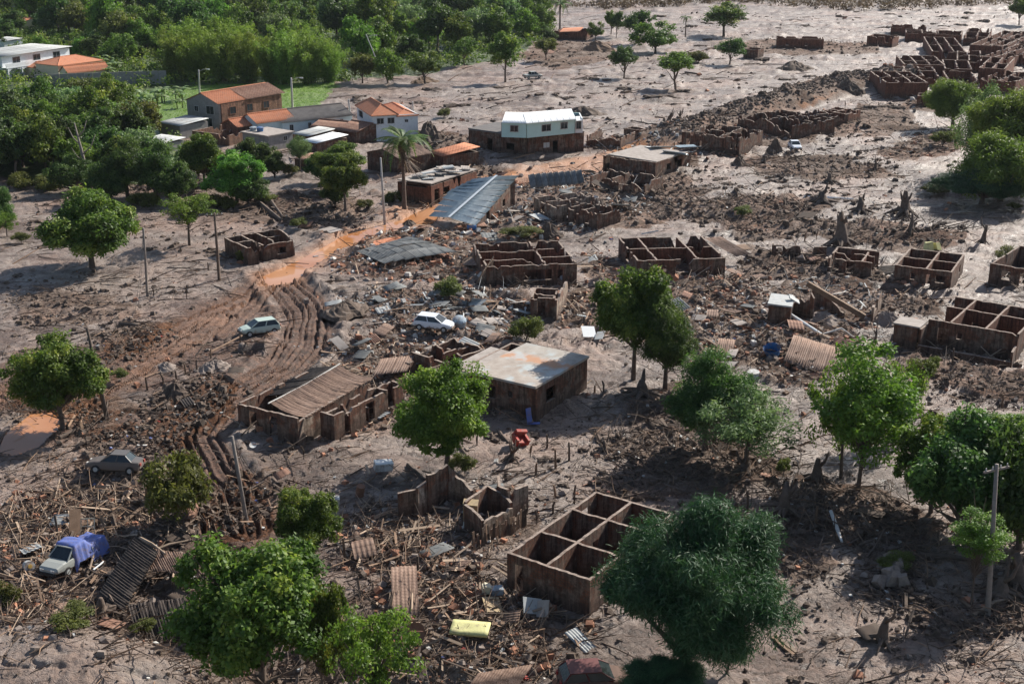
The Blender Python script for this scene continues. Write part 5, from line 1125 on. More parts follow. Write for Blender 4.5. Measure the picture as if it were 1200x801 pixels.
def banana_leaf():
    V, F, T_ = [], [], []
    for i in range(9):
        t = i / 8; x = 2.7 * t * (1 - .2 * t); z = 2.7 * (.75 * t - .95 * t * t); w_ = .42 * math.sin(PI * min(1, .12 + .88 * t)) ** .6 + .02
        V += [(x, -w_, z - .12), (x, 0, z), (x, w_, z - .12)]; T_ += [.5, .95, .6]
    for i in range(8): o = i * 3; F += [(o, o + 1, o + 4, o + 3), (o + 1, o + 2, o + 5, o + 4)]
    return mesh_np('leaf', V, F, 'leaf_pale', attrs=dict(tint=T_))
BAN = banana_leaf()
def palm(label, base, top_py, s=1.0, n=18, dead=5, lean=(0, 0), name='palm_tree'):
    p = on(*base); h = (base[1] - top_py) / (S(base[1]) * CT); r = root(name, label, 'palm', p, U(0, 6))
    build(MB().tube([(0, 0, -.5), (0, 0, 0), (lean[0] * .4, lean[1] * .4, h * .5), (*lean, h)], [.26 * s, .22 * s, .15 * s, .16 * s], 8), 'trunk', 'bark', r, smooth=True)
    for i in range(n): link('frond', FR[i % 3], r, (*lean, h), (U(-.2, .2), U(-.5, .25), 2 * PI * i / n * 1.0 + U(-.15, .15)), s * U(.85, 1.1))
    for i in range(dead): link('dead_frond', FRB, r, (*lean, h - .2), (0, U(.6, 1.25), U(0, 6.28)), s * U(.8, 1))
palm('tall palm with a shaggy skirt standing by the orange puddle', (474, 246), 168, 1.5, 24, 18)
palm('palm at the top of the photo on the tip of the wood', (656, 42), 8, 1.5, 18, 3)
palm('small palm with a dark trunk on the upper mud flat', (803, 44), 24, .9, 12, 2)
palm('palm in the wood left of the flat crowned tree', (535, 62), 32, 1.5, 16, 2)
palm('palm in the wood beside the lamp post, right of the bamboo', (450, 50), 20, 1.6, 16, 2)
palm('palm rising behind the bamboo', (336, 45), 10, 1.6, 16, 2)
palm('palm near the top edge right of the bamboo', (498, 30), 2, 1.5, 14, 2)
palm('small palm below the yard walls on the hamlet slope', (214, 214), 178, .9, 12, 2)
# banana plants
def banana(p, s, label, grp):
    r = root('banana_plant', label, 'banana plant', p, U(0, 6), grp)
    build(MB().tube([(0, 0, -.2), (0, 0, 1.6)], [.14, .09], 6), 'stem', 'leaf_olive', r)
    for i in range(7): link('leaf', BAN, r, (0, 0, 1.5), (U(-.3, .3), U(-.9, -.2), i * .9 + U(-.2, .2)), U(.7, 1.0))
    r.scale = (s,) * 3
for (x0, y0, x1, y1, N, lab) in ((88, 76, 142, 94, 26, 'banana plant behind the concrete yard wall'), (130, 116, 214, 128, 28, 'banana plant in the row below the green field'), (56, 74, 78, 80, 3, 'banana plant between the arcaded house and the orange roofs'), (196, 196, 226, 206, 4, 'banana plant on the slope beside the small palm')):
    for i in range(N):
        bx, by = U(x0, x1), U(y0, y1); f_ = (bx - x0) / (x1 - x0); s_ = U(.75, 1.25)
        l2 = ('small ' if s_ < .92 else 'tall ' if s_ > 1.1 else '') + lab + (', at its left end' if f_ < .2 else ', left of its middle' if f_ < .42 else ', in its middle' if f_ < .58 else ', right of its middle' if f_ < .8 else ', at its right end') if N > 8 else lab
        banana(on(bx, by), s_, l2, l2.replace('banana plant', 'banana plants'))
# grass tufts on the field
V, F, T_ = [], [], []
xy = LAWN; gx0, gx1, gy0, gy1 = min(p[0] for p in xy), max(p[0] for p in xy), min(p[1] for p in xy), max(p[1] for p in xy)
X = RNG.uniform(gx0, gx1, 9000); Y = RNG.uniform(gy0, gy1, 9000); k = inpoly(X, Y, xy); X, Y = X[k], Y[k]; Z = ground(X, Y)
cl = np.stack([X, Y, Z + .05, np.full(len(X), .3), np.full(len(X), 4), RNG.random(len(X)) * .8 + .2], 1)
V, F, t = leaves(cl, .34, .10, 1.2, -.8, 5); link('grass', mesh_np('grass', V, F, 'leaf_bright', attrs=dict(tint=t)), kind='stuff', label='rough green grass on the field by the bamboo')
# undergrowth under the woods
cl = []
for pl in (GREEN,):
    X = RNG.uniform(-400, 30, 21000); Y = RNG.uniform(200, 600, 21000); k = inpoly(X, Y, pl) & ~inpoly(X, Y, LAWN)
    for c in RUINS:
        if c[2] > 2: k &= np.hypot(X - c[0], Y - c[1]) > c[2] + .8
    X, Y = X[k], Y[k]; Z = ground(X, Y)
    cl.append(np.stack([X, Y, Z + RNG.uniform(.3, 2.2, len(X)), RNG.uniform(.8, 2.2, len(X)), np.full(len(X), 26), RNG.random(len(X)) * .9], 1))
V, F, t = leaves(np.concatenate(cl), .75, .42, .6, 0, 6, .3); link('undergrowth', mesh_np('undergrowth', V, F, 'leaf_mango', attrs=dict(tint=t)), kind='stuff', label='tangled undergrowth beneath the trees')

# ------------------------------------------------------------------ poles and wires
def pole(label, base, top, mat='pole_wood', r0=.16, r1=.11, arm=None, lamp=False, name='utility_pole', h=None, wires=()):
    """base and top in photo pixels; height from the rows, lean sideways from the columns"""
    p = on(*base); s = S(base[1]); h = h or (base[1] - top[1]) / (s * CT)
    q = W(top[0], top[1], 0); t = W(top[0], top[1], h); dx = t.x - p.x; dy = max(-1.5, min(1.5, t.y - p.y))
    r = root(name, label, 'pole', p)
    T_ = Vector((dx, dy, h)); build(MB().tube([(0, 0, -.8), (0, 0, 0), T_ * .5, T_], [r0, r0, (r0 + r1) / 2, r1], 9), 'post', mat, r, smooth=True)
    if arm:
        a = R(arm); d = Vector((math.cos(a), math.sin(a), 0)); k = T_ * .965
        build(MB().bar(k - d * .95, k + d * .95, .1, .12), 'crossarm', mat, r)
        for j in (-.8, -.3, .3, .8): build(MB().tube([k + d * j + Vector((0, 0, .05)), k + d * j + Vector((0, 0, .25))], [.05, .03], 6), 'insulator', 'white_paint', r)
    if lamp:
        k = T_ * .93; build(MB().tube([k, k + Vector((1.0, 0, .5)), k + Vector((1.7, 0, .55))], .045, 5), 'lamp_arm', 'pole_concrete', r)
        build(MB().tube([k + Vector((1.6, 0, .53)), k + Vector((2.3, 0, .48))], [.11, .16], 8), 'lamp_head', 'white_paint', r)
    for w_ in wires:
        e = on(*w_[:2], w_[2]) - p; st = T_ * .97; md = st.lerp(e, .5) - Vector((0, 0, .5))
        build(MB().tube([st, st.lerp(md, .55) - Vector((0, 0, .1)), md, md.lerp(e, .5) - Vector((0, 0, .12)), e], .018, 4), 'wire', 'wire_black', r)
    return r
pole('tall bare pole with two short arms at the lower right, casting a long shadow', (1157, 724), (1168, 545), r0=.17, arm=25)
pole('leaning dark pole beside the leafy tree at the left', (126, 492), (102, 384), 'bark', r0=.2)
pole('straight brown pole standing left of the lone gabled brick ruin', (257, 327), (251, 247), 'bark', r0=.2, arm=20)
pole('pole with a stump and lashed strut on the left mud flat', (173, 347), (168, 268), r0=.15, wires=((162, 366, .2), (158, 368, .1)))
pole('leaning pole with snapped wires beside the muddy track', (289, 612), (272, 512), r0=.15, arm=0, wires=((238, 490, .2), (243, 496, .2), (306, 580, .2), (300, 582, .2), (312, 572, .2)))
pole('pale pole standing by the puddle in front of the yellow green tree', (451, 262), (445, 182), 'pole_concrete', r0=.17)
pole('street lamp pole on the green field above the brick house', (234, 112), (231, 84), 'pole_concrete', .2, .15, lamp=True, name='street_lamp')
pole('pale street lamp pole on the green field above the hall', (343, 132), (339, 92), 'pole_concrete', .24, .17, lamp=True, name='street_lamp')
pole('pale pole at the wood edge with white lamp', (450, 92), (446, 24), 'pole_concrete', .16, .1, lamp=True, name='street_lamp', h=10)
pole('slim pole right of the orange towered house', (486, 150), (483, 119), 'pole_concrete', .2, .14)
pole('slim pole left of the orange towered house', (412, 147), (408, 117), 'pole_concrete', .2, .14)
# dead trunk
p = on(105, 223); r = root('dead_tree', 'tall bare pale trunk in front of the dark trees at left', 'dead tree', p)
mb = MB().tube([(0, 0, -.5), (-.2, 0, 3), (-.6, 0, 6), (-1.1, 0, 9.5)], [.34, .28, .2, .07], 7)
for z, x, a, l in ((5, -.5, .3, 2.2), (6.5, -.7, 2.6, 1.8), (7.5, -.8, .8, 1.8), (4, -.3, 3.4, 1.6)): mb.tube([(x, 0, z), (x + math.cos(a) * l * .6, math.sin(a) * l * .3, z + l * .5), (x + math.cos(a) * l, math.sin(a) * l * .5, z + l * 1.3)], [.12, .08, .03], 5)
build(mb, 'trunk', 'pole_wood', r, smooth=True)
# fence posts: base pixel and height in metres
POSTS = [((173, 458), 1.2), ((191, 450), .9), ((207, 446), 1.0), ((218, 439), .9), ((231, 434), 1.1), ((247, 421), .9), ((282, 407), 1.2), ((219, 350), 1.6), ((244, 316), .9), ((180, 346), 1.0), ((629, 616), 1.1), ((648, 604), 1.0), ((650, 592), 1.5), ((673, 592), 1.5),
         ((628, 558), 1.0), ((651, 550), 1.6), ((667, 538), 1.5), ((641, 524), 1.1), ((622, 536), .9), ((707, 462), 1.0), ((697, 458), .7), ((559, 522), .9), ((1115, 434), 1.9), ((876, 600), 1.6), ((955, 620), 1.5), ((756, 185), 1.2), ((790, 176), 1.3), ((894, 130), 1.4), ((990, 128), 1.6), ((1018, 130), 1.3),
         ((1029, 128), 1.3), ((955, 140), 1.5), ((232, 650), 1.9), ((356, 538), 1.1), ((404, 655), 1.6), ((470, 672), 1.3), ((490, 670), 1.1), ((861, 340), 1.0), ((829, 334), 1.2), ((843, 470), 1.2), ((1174, 480), 1.2), ((957, 280), 1.1), ((943, 282), 1.3), ((1018, 430), 1.0), ((706, 318), .7), ((880, 170), .9), ((1016, 180), .8)]
PLAB = ['in the crooked line between pale hatchback and leaning pole'] * 7 + ['standing on the left mud flat'] * 3 + ['of the row left of the seven room ruin'] * 4 + ['in the line below the slab roofed house'] * 8
for i, ((px, py), h) in enumerate(POSTS):
    p = on(px, py); d = PLAB[i] if i < len(PLAB) else 'standing ' + ['beside the right hand porch', 'near the pale tree', 'in the roots below the tall slender tree', 'right of the turquoise house', 'before the grey sheet ruin', 'near the white car', 'by the upper right row', 'in front of the upper right row', 'left of the rounded green tree', 'by the jagged remnants', 'over the dark collapsed roof', 'below the tile roofed ruin', 'left of the curved wall ruin', 'below the curved wall ruin', 'right below the curved wall ruin', 'behind the green oval tree', 'right of the dark round tree', 'near the little white basin', 'at the far right mud', 'behind the isolated low wall', 'slanting behind the isolated low wall', 'below the sunlit fragment', 'right of the many roomed ruin', 'beside the small white car', 'on the far mud beyond the white car'][(i - 22) % 25]
    r = root('fence_post', 'rough wooden post ' + d if i >= 22 else ['short', 'tall', 'slanting', 'stubby', 'thin', 'thick', 'dark', 'split'][(i if i < 7 else i - 7 if i < 10 else i - 10 if i < 14 else i - 14) % 8] + ' wooden post ' + d, 'post', p, group='fence posts ' + d if i < 22 else None)
    build(MB().tube([(0, 0, -.4), (U(-.05, .05), 0, h * .6), (U(-.15, .15), U(-.1, .1), h)], [.10, .09, .07], 6), 'shaft', random.choice(['wood_dark', 'bark', 'wood_brown']), r)
mbl = MB().tube([on(247, 419, .4), on(266, 409, .55), on(284, 399, .7)], .09, 7)
link('fallen_pole', mbl.mesh('pole', 'wood_brown'), label='thin fallen pole lying across posts left of the pale hatchback', category='pole')
# ------------------------------------------------------------------ cars
def car(label, p, rz, paint_, kind='hatch', tilt=(0, 0), sink=.0, cover=None, name='car', sc=1.0):
    r = link(name, None, None, p - Vector((0, 0, sink)), (tilt[0], tilt[1], rz), scale=sc, label=label, category='car')
    st = {'hatch': [(-1.95, .42, .62, .62), (-1.85, .3, .92, .76), (-1.2, .25, .98, .82), (-.2, .24, .95, .83), (.75, .25, .93, .82), (1.3, .28, .86, .79), (1.8, .32, .74, .70), (1.95, .42, .60, .58)],
          'pickup': [(-2.3, .5, .70, .74), (-2.25, .4, .98, .80), (-.5, .35, 1.0, .84), (.5, .35, 1.0, .84), (.9, .36, .98, .83), (1.6, .38, .92, .80), (2.1, .42, .80, .74), (2.25, .5, .66, .62)]}[kind if kind == 'pickup' else 'hatch']
    V, F = [], []; n = 10
    for x, z0, z1, hw in st:
        zm = z0 + (z1 - z0) * .55
        V += [(x, -hw * .9, z0), (x, -hw, z0 + .1), (x, -hw * 1.0, zm), (x, -hw * .96, z1 - .06), (x, -hw * .84, z1), (x, hw * .84, z1), (x, hw * .96, z1 - .06), (x, hw, zm), (x, hw, z0 + .1), (x, hw * .9, z0)]
    for i in range(len(st) - 1):
        for k in range(n): F.append((i * n + k, i * n + (k + 1) % n, (i + 1) * n + (k + 1) % n, (i + 1) * n + k))
    mb = MB().add(V, F); mb.add(V[:n], [tuple(range(n))[::-1]]); mb.add(V[-n:], [tuple(range(n))])
    build(mb, 'body', paint_, r, smooth=False)
    zb = .93 if kind != 'pickup' else .98; zt = 1.38 if kind != 'pickup' else 1.5
    cab = {'hatch': (-1.82, -1.45, .22, .98), 'sedan': (-1.35, -.85, .15, .85), 'pickup': (-.75, -.6, .55, 1.2)}[kind]
    x0, x1, x2, x3 = cab; wb, wt = .76, .60
    g = MB().add([(x0, -wb, zb), (x0, wb, zb), (x3, wb, zb), (x3, -wb, zb), (x1, -wt, zt), (x1, wt, zt), (x2, wt, zt), (x2, -wt, zt)], [(0, 1, 5, 4)[::-1], (1, 2, 6, 5)[::-1], (2, 3, 7, 6)[::-1], (3, 0, 4, 7)[::-1]])
    build(g, 'window', 'glass_dark', r)
    build(MB().box(((x1 + x2) / 2, 0, zt + .02), (x2 - x1 + .1, 2 * wt + .08, .06)), 'roof', paint_, r)
    pl = MB()
    for s in (-1, 1):
        for a, b in (((x0, wb, zb), (x1, wt, zt)), ((x3, wb, zb), (x2, wt, zt)), (((x0 + x3) / 2, wb, zb), ((x1 + x2) / 2, wt, zt))): pl.bar((a[0], a[1] * s * 1.01, a[2]), (b[0], b[1] * s * 1.01, b[2]), .07, .06)
    build(pl, 'pillar', paint_, r)
    for x in (-1.25, 1.22) if kind != 'pickup' else (-1.5, 1.35):
        for s in (-1, 1):
            wo = build(MB().tube([(0, -.1, 0), (0, .1, 0)], .31, 16), 'wheel', 'rubber', r, (x, s * .76, .3)); build(MB().tube([(0, -.115, 0), (0, .115, 0)], .17, 12), 'rim', 'grey_sheet', wo)
    for s in (-1, 1):
        xf = st[-1][0]; build(MB().box((0, 0, 0), (.1, .3, .14)), 'headlight', 'white_paint', r, (xf - .04, s * .42, .62)); build(MB().box((0, 0, 0), (.08, .25, .2)), 'tail_light', 'red_cloth', r, (st[0][0] - .0, s * .5, .75))
    build(MB().box((0, 0, 0), (.14, 1.2, .18)), 'bumper', 'rubber' if kind == 'pickup' else paint_, r, (st[-1][0] + .03, 0, .42))
    return r
def heading(a, b): d = (W(*b) - W(*a)); return math.atan2(d.y, d.x)
RUINS += [(*on(304, 389)[:2], 2.4), (*on(509, 389)[:2], 2.4), (*on(137, 553)[:2], 2.4), (*on(85, 655)[:2], 2.6), (*on(931, 176)[:2], 2.4)]
car('pale green hatchback stuck in mud inside the bend of the track', on(304, 390), heading((323, 386), (286, 392)), 'paint_green', 'hatch', (.03, -.03), .1)
car('white hatchback perched on the rubble in the centre', on(509, 392, .55), heading((488, 388), (532, 392)), 'paint_white', 'hatch', (0, .03), 0)
car('small white car on the open mud in the upper right', on(931, 177), heading((926, 172), (938, 181)), 'paint_white', 'sedan')
car('far grey pickup stranded on the upper mud flat', on(624, 94), heading((617, 94), (630, 93)), 'paint_grey', 'pickup')
car('wrecked mud coated car with dark windows tilted on the clods by the track at left', on(136, 556, .15), heading((162, 553), (113, 553)), 'paint_mud', 'sedan', (.12, -.06), 0)
car('dull red car half under the blue green tree at the bottom edge', on(695, 798), heading((655, 800), (725, 795)) + .05, 'paint_red', 'hatch', (.05, .05), .3)
r = car('grey pickup with a blue cover over its cab and bed in the timber heap', on(86, 662), heading((108, 642), (68, 668)), 'paint_grey', 'pickup', (.03, -.05), .1)
r.name = 'pickup_truck'
# the cloth draped over it: separate thing, gathered folds
V, F = [], []; nx, ny = 26, 20
for i in range(nx + 1):
    for j in range(ny + 1):
        x = -2.5 + 3.25 * i / nx; t = j / ny * 2 - 1; a = abs(t)
        zt = 1.14 if x < -.85 else 1.6 if x > -.5 else 1.14 + (x + .85) / .35 * .46
        if x > .45: zt = 1.6 - (x - .45) * 1.9
        if x < -2.3: zt = 1.14 - (-2.3 - x) * 3
        z = zt if a < .62 else zt - (a - .62) * 3.0; y = t * 1.12 if a < .62 else math.copysign(.70 + (a - .62) * .55, t)
        z += .03 * math.sin(x * 9 + t * 5) + .04 * math.sin(x * 17) * max(0, a - .55) * 2
        V.append((x, y * 1.07 + .04 * math.sin(x * 14) * (a > .6), z + .09))
for i in range(nx):
    for j in range(ny): k = i * (ny + 1) + j; F.append((k, k + ny + 1, k + ny + 2, k + 1))
link('blue_cover', mesh_np('cover', V, F, 'blue_cloth', smooth=True), None, tuple(r.location), tuple(r.rotation_euler), label='blue cloth cover draped over the cab of the grey pickup', category='cover')

# ------------------------------------------------------------------ single objects
def thing(name, label, cat, p, parts, rot=(0, 0, 0)):
    r = link(name, None, None, p, rot, label=label, category=cat)
    for nm, mb, m in parts: build(mb, nm, m, r)
    return r
mb = MB()
for i in range(7):
    pass
q = MB()
nx, ny = 10, 4
V, F = [], []
for s, zz in ((0, 0), (1, .2)):
    for i in range(nx + 1):
        for j in range(ny + 1): x, y = (i / nx - .5) * 1.9, (j / ny - .5) * 1.15; V.append((x, y, zz + .07 * math.sin(x * 1.7) + .02 * math.sin(y * 5 + x * 3)))
N = (nx + 1) * (ny + 1)
for i in range(nx):
    for j in range(ny): k = i * (ny + 1) + j; F += [(k + N, k + ny + 1 + N, k + ny + 2 + N, k + 1 + N), (k, k + 1, k + ny + 2, k + ny + 1)]
for i in range(nx): k = i * (ny + 1); F += [(k, k + ny + 1, k + ny + 1 + N, k + N), (k + ny, k + ny + N, k + 2 * ny + 1 + N, k + 2 * ny + 1)]
for j in range(ny): k = nx * (ny + 1) + j; F += [(j, j + N, j + 1 + N, j + 1), (k, k + 1, k + 1 + N, k + N)]
r = link('mattress', None, None, on(551, 748, .5), (.05, .08, heading((530, 748), (572, 751))), label='bright yellow mattress lying on timber near the bottom centre', category='mattress'); o = link('cushion', mesh_np('m', V, F, 'yellow_foam'), r); o.scale = (1.15, 1.1, 1)
thing('chest_freezer', 'small white freezer lying in the mud left of the curved wall ruin', 'freezer', on(449, 554, .25), [('body', MB().box((0, 0, .2), (1.3, .7, .55)), 'white_paint'), ('lid', MB().box((0, 0, .52), (1.34, .74, .08)), 'white_sheet')], (.1, .1, .35))
thing('armchair', 'red armchair tipped in the mud below the slab roofed house', 'chair', on(607, 523, .2), [('seat', MB().box((0, 0, .25), (.9, .85, .4)), 'red_cloth'), ('backrest', MB().box((0, .4, .65), (1.0, .25, .9), (.25, 0, 0)), 'red_cloth'), ('armrest', MB().box((-.52, 0, .45), (.22, .9, .5)), 'red_cloth'), ('armrest', MB().box((.52, 0, .45), (.22, .9, .5)), 'red_cloth')], (.4, .25, .6))
thing('water_tank', 'open blue plastic water tank in the rubbish right of the centre', 'tank', on(905, 418, .1), [('wall', MB().tube([(0, 0, 0), (0, 0, .75)], [.62, .78], 18, cap=False), 'blue_plastic'), ('rim', MB().tube([(0, 0, .72), (0, 0, .80)], .83, 18, cap=False), 'blue_plastic'), ('base', MB().tube([(0, 0, .08), (0, 0, .12)], .66, 18), 'blue_plastic')], (.25, -.2, 0))
thing('basin', 'small white tub by the post below the blue water tank', 'tub', on(882, 447), [('body', MB().tube([(0, 0, 0), (0, 0, .5)], [.42, .5], 16, cap=True), 'tank_blue'), ('rim', MB().tube([(0, 0, .46), (0, 0, .54)], .54, 16), 'white_paint')], (.1, 0, 0))
def dome(mb, r, h, n=14, m=6, mi=0):
    return mb.tube([(0, 0, h * math.sin(PI / 2 * i / m)) for i in range(m + 1)], [max(.01, r * math.cos(PI / 2 * i / m)) for i in range(m + 1)], n, mi)
thing('water_tank', 'round pale blue tank beside the bonnet of the white hatchback', 'tank', on(538, 389, .3), [('body', MB().tube([(0, 0, 0), (0, 0, .7)], [.62, .68], 18), 'tank_blue'), ('lid', dome(MB(), .7, .35), 'tank_blue')], (.35, .1, 0)).children[1].location = (0, 0, .7)
def dish(label, p, rr_, mat, rot):
    V, F = [], []; n, m = 20, 5
    for i in range(m + 1):
        for k in range(n): a = 2 * PI * k / n; q = rr_ * i / m; V.append((q * math.cos(a), q * math.sin(a), q * q * .3 / rr_))
    for i in range(m):
        for k in range(n): F.append((i * n + k, i * n + (k + 1) % n, (i + 1) * n + (k + 1) % n, (i + 1) * n + k))
    r = link('satellite_dish', None, None, p, rot, label=label, category='satellite dish'); link('reflector', mesh_np('d', V, F, mat, smooth=True), r)
    build(MB().bar((rr_ * .8, 0, .2), (0, 0, rr_ * .8), .04, .04), 'feed_arm', 'rust', r)
dish('large brown satellite dish lying among sticks at bottom centre left', on(486, 752, .5), .75, 'rust', (.5, -.35, 0))
dish('small pale dish in front of the many roomed ruin', on(660, 332, .5), .42, 'tank_blue', (.5, .2, 0))
dish('small white dish before the tile roofed ruin', on(297, 528, .3), .28, 'white_paint', (.5, .1, 0))
thing('wardrobe', 'tan cupboard standing inside the curved wall ruin', 'cupboard', on(551.5, 613), [('carcass', MB().box((0, 0, .85), (.95, .6, 1.7)), 'wood_brown'), ('door', MB().box((-.235, -.32, .85), (.45, .03, 1.6)), 'cream_board'), ('door', MB().box((.235, -.32, .85), (.45, .03, 1.6)), 'cream_board'), ('top', MB().box((0, 0, 1.73), (1.0, .65, .05)), 'cream_board')], (.25, .05, -.1))
thing('cupboard', 'upright pale cupboard beside the tall olive shrub', 'cupboard', on(175, 592), [('carcass', MB().box((0, 0, .8), (.6, .6, 1.6)), 'wood_brown'), ('door', MB().box((.33, 0, .8), (.03, .56, 1.5)), 'cream_board')], (.1, .1, .3))
thing('table_top', 'muddy table top with peeling surface left of the seven room ruin', 'table', on(577, 716, .4), [('board', MB().box((0, 0, 0), (1.0, 1.5, .08)), 'cream_board'), ('leg', MB().box((.4, .6, -.3), (.07, .07, .6)), 'wood_brown'), ('leg', MB().box((-.4, -.6, -.3), (.07, .07, .6)), 'wood_brown')], (.1, .1, .2))
thing('crate', 'blue box beside the muddy table top', 'box', on(582, 701, .2), [('body', MB().box((0, 0, .15), (.75, .5, .35)), 'tank_blue'), ('lid', MB().box((0, 0, .35), (.78, .53, .04)), 'tank_blue')], (.1, 0, .2))
thing('crate', 'pale yellow box touching the blue box', 'box', on(569, 702, .2), [('body', MB().box((0, 0, .2), (.45, .5, .45)), 'cream_wall'), ('flap', MB().box((.1, 0, .45), (.4, .5, .03), (0, .3, 0)), 'cream_wall')], (.1, .1, .2))
thing('window_frame', 'pale window frame leaning in the timber behind the blue cover', 'window frame', on(103, 629, .3), [('frame', MB().box((0, 0, 1.1), (.9, .06, .07)).box((0, 0, .05), (.9, .06, .07)).box((-.42, 0, .57), (.07, .06, 1.1)).box((.42, 0, .57), (.07, .06, 1.1)).box((0, 0, .57), (.05, .05, 1.1)).box((0, 0, .6), (.85, .05, .05)), 'cream_wall')], (-.4, .1, .3))
thing('door_leaf', 'brown door leaning in the timber behind the blue cover', 'door', on(88, 634, .2), [('leaf', MB().box((0, 0, .9), (.8, .05, 1.9)), 'wood_brown')], (-.3, .3, .8))
thing('canister', 'white and tan plastic canister left of the pickup in the timber', 'canister', on(33, 668, .2), [('body', MB().tube([(0, 0, 0), (0, 0, .7)], .34, 12), 'white_paint'), ('cap', MB().tube([(0, 0, .7), (0, 0, .85)], .12, 8), 'orange_plastic')], (1.2, 0, .6))
thing('blue_sheeting', 'scrap of blue plastic at the foot of the slab roofed house', 'plastic sheet', on(621, 496, .1), [('sheet', MB().bar((0, 0, 0), (-.15, .2, 1.3), .5, .05).bar((0, 0, .05), (.8, -.1, .1), .4, .05), 'blue_cloth')])
thing('blue_drum', 'blue drum under the edge of the long metal roof', 'drum', on(553, 272, .2), [('body', MB().tube([(-.6, 0, .3), (.6, 0, .3)], .34, 12), 'blue_plastic'), ('ring', MB().tube([(-.05, 0, .3), (.05, 0, .3)], .37, 12), 'blue_plastic')])
thing('yellow_sack', 'bright yellow bundle on the driftwood above the neat four room house', 'bundle', on(1087, 293, .3), [('bundle', MB().chunk((0, 0, .3), 1.1).chunk((.9, .1, .25), .9), 'yellow_foam')])
thing('oil_drum', 'rusty drum standing in the tree shade left of the curved wall ruin', 'drum', on(421, 580), [('body', MB().tube([(0, 0, 0), (0, 0, .85)], .3, 14), 'rust'), ('ring', MB().tube([(0, 0, .4), (0, 0, .45)], .33, 14), 'rust')], (.15, .2, 0))
thing('plank_stack', 'pair of weathered boards lying on the mud in the lower right', 'boards', on(919, 759, .1), [('board', MB().box((-.12, 0, 0), (.2, 2.0, .12)), 'wood_brown'), ('board', MB().box((.14, .05, .02), (.2, 1.9, .12)), 'wood_pale')], (0, 0, .45))
thing('pale_box', 'cream box lying left of the drum and the curved wall ruin', 'box', on(392, 592, .1), [('body', MB().box((0, 0, .3), (.6, .5, .6)), 'cream_wall'), ('lid', MB().box((0, 0, .61), (.62, .52, .03)), 'white_paint')], (.2, .1, .2))
thing('white_panel', 'pair of pale corrugated sheets leaning right of the round grey green bush', 'sheets', on(697, 402, .1), [('sheet', MB().box((-.6, 0, .3), (1.3, 1.4, .05), (.5, .1, .2)), 'white_sheet'), ('sheet', MB().box((.4, -.8, .2), (.8, 1.5, .05), (.2, -.2, -.3)), 'grey_sheet')])
thing('broken_panel', 'pale broken panel propped against the front wall of the seven room ruin', 'panel', on(624, 722, .2), [('sheet', MB().box((0, 0, .5), (1.2, 1.0, .05), (.7, .3, .3)), 'grey_sheet'), ('sheet', MB().box((.6, -.3, .5), (.8, 1.0, .05), (.9, -.3, -.5)), 'slab')])
for i, (a, b, c_) in enumerate([((903, 369), (926, 383), 'blue grey'), ((922, 381), (962, 399), 'white')]):
    link('pipe', MB().tube([on(*a, .8), on(*b, .45)], .14, 8).mesh('pipe', 'white_sheet' if i else 'tank_blue'), label=c_ + ' pipe lying across the tile rubble above the blue water tank', category='pipe')
link('branch', MB().tube([on(963, 398, .4), on(985, 396, .6), on(1002, 400, .3)], [.12, .1, .05], 6).mesh('b', 'pale_chunk'), label='bleached branch right of the white pipe', category='branch')
link('bleached_log', MB().tube([on(972, 615, .9), on(980, 628, .5), on(986, 642, .2)], [.12, .14, .08], 6).mesh('b', 'pale_chunk'), label='bleached white log standing out of the dark branches at lower right', category='log')
mb = MB(); random.seed(5)
for i in range(16): mb.chunk(on(1042 + U(-14, 14), 680 + U(-12, 14), U(.1, .7)), U(.4, .8))
link('rubble', mb.mesh('r', ['mud_chunk']), kind='stuff', label='heap of grey boulders under the leafy shrub')
random.seed(9)
# gravel heap and sand pile near the pale hatchback
def mound_mesh(R_, H_, seed, mat, n=26, rings=9):
    V = [(0, 0, H_)]; F = []
    for i in range(1, rings + 1):
        t = i / rings
        for k in range(n):
            a = 2 * PI * k / n; q = R_ * t * (1 + .25 * math.sin(a * 2 + seed) + .12 * math.sin(a * 5 + seed * 2)); rn = random.uniform(-1, 1) * .12 * H_
            V.append((q * math.cos(a), q * math.sin(a), H_ * (math.cos(t * PI) * .5 + .5) + rn * (t < 1) - .35 * H_ * (t == 1)))
    for k in range(n): F.append((0, 1 + k, 1 + (k + 1) % n, 1 + (k + 1) % n))
    F2 = []
    for i in range(rings - 1):
        for k in range(n): o = 1 + i * n; F2.append((o + k, o + n + k, o + n + (k + 1) % n, o + (k + 1) % n))
    me = bpy.data.meshes.new('mound'); me.from_pydata(V, [], [f[:3] for f in F] + F2); me.materials.append(MT[mat]); me.update(); return me
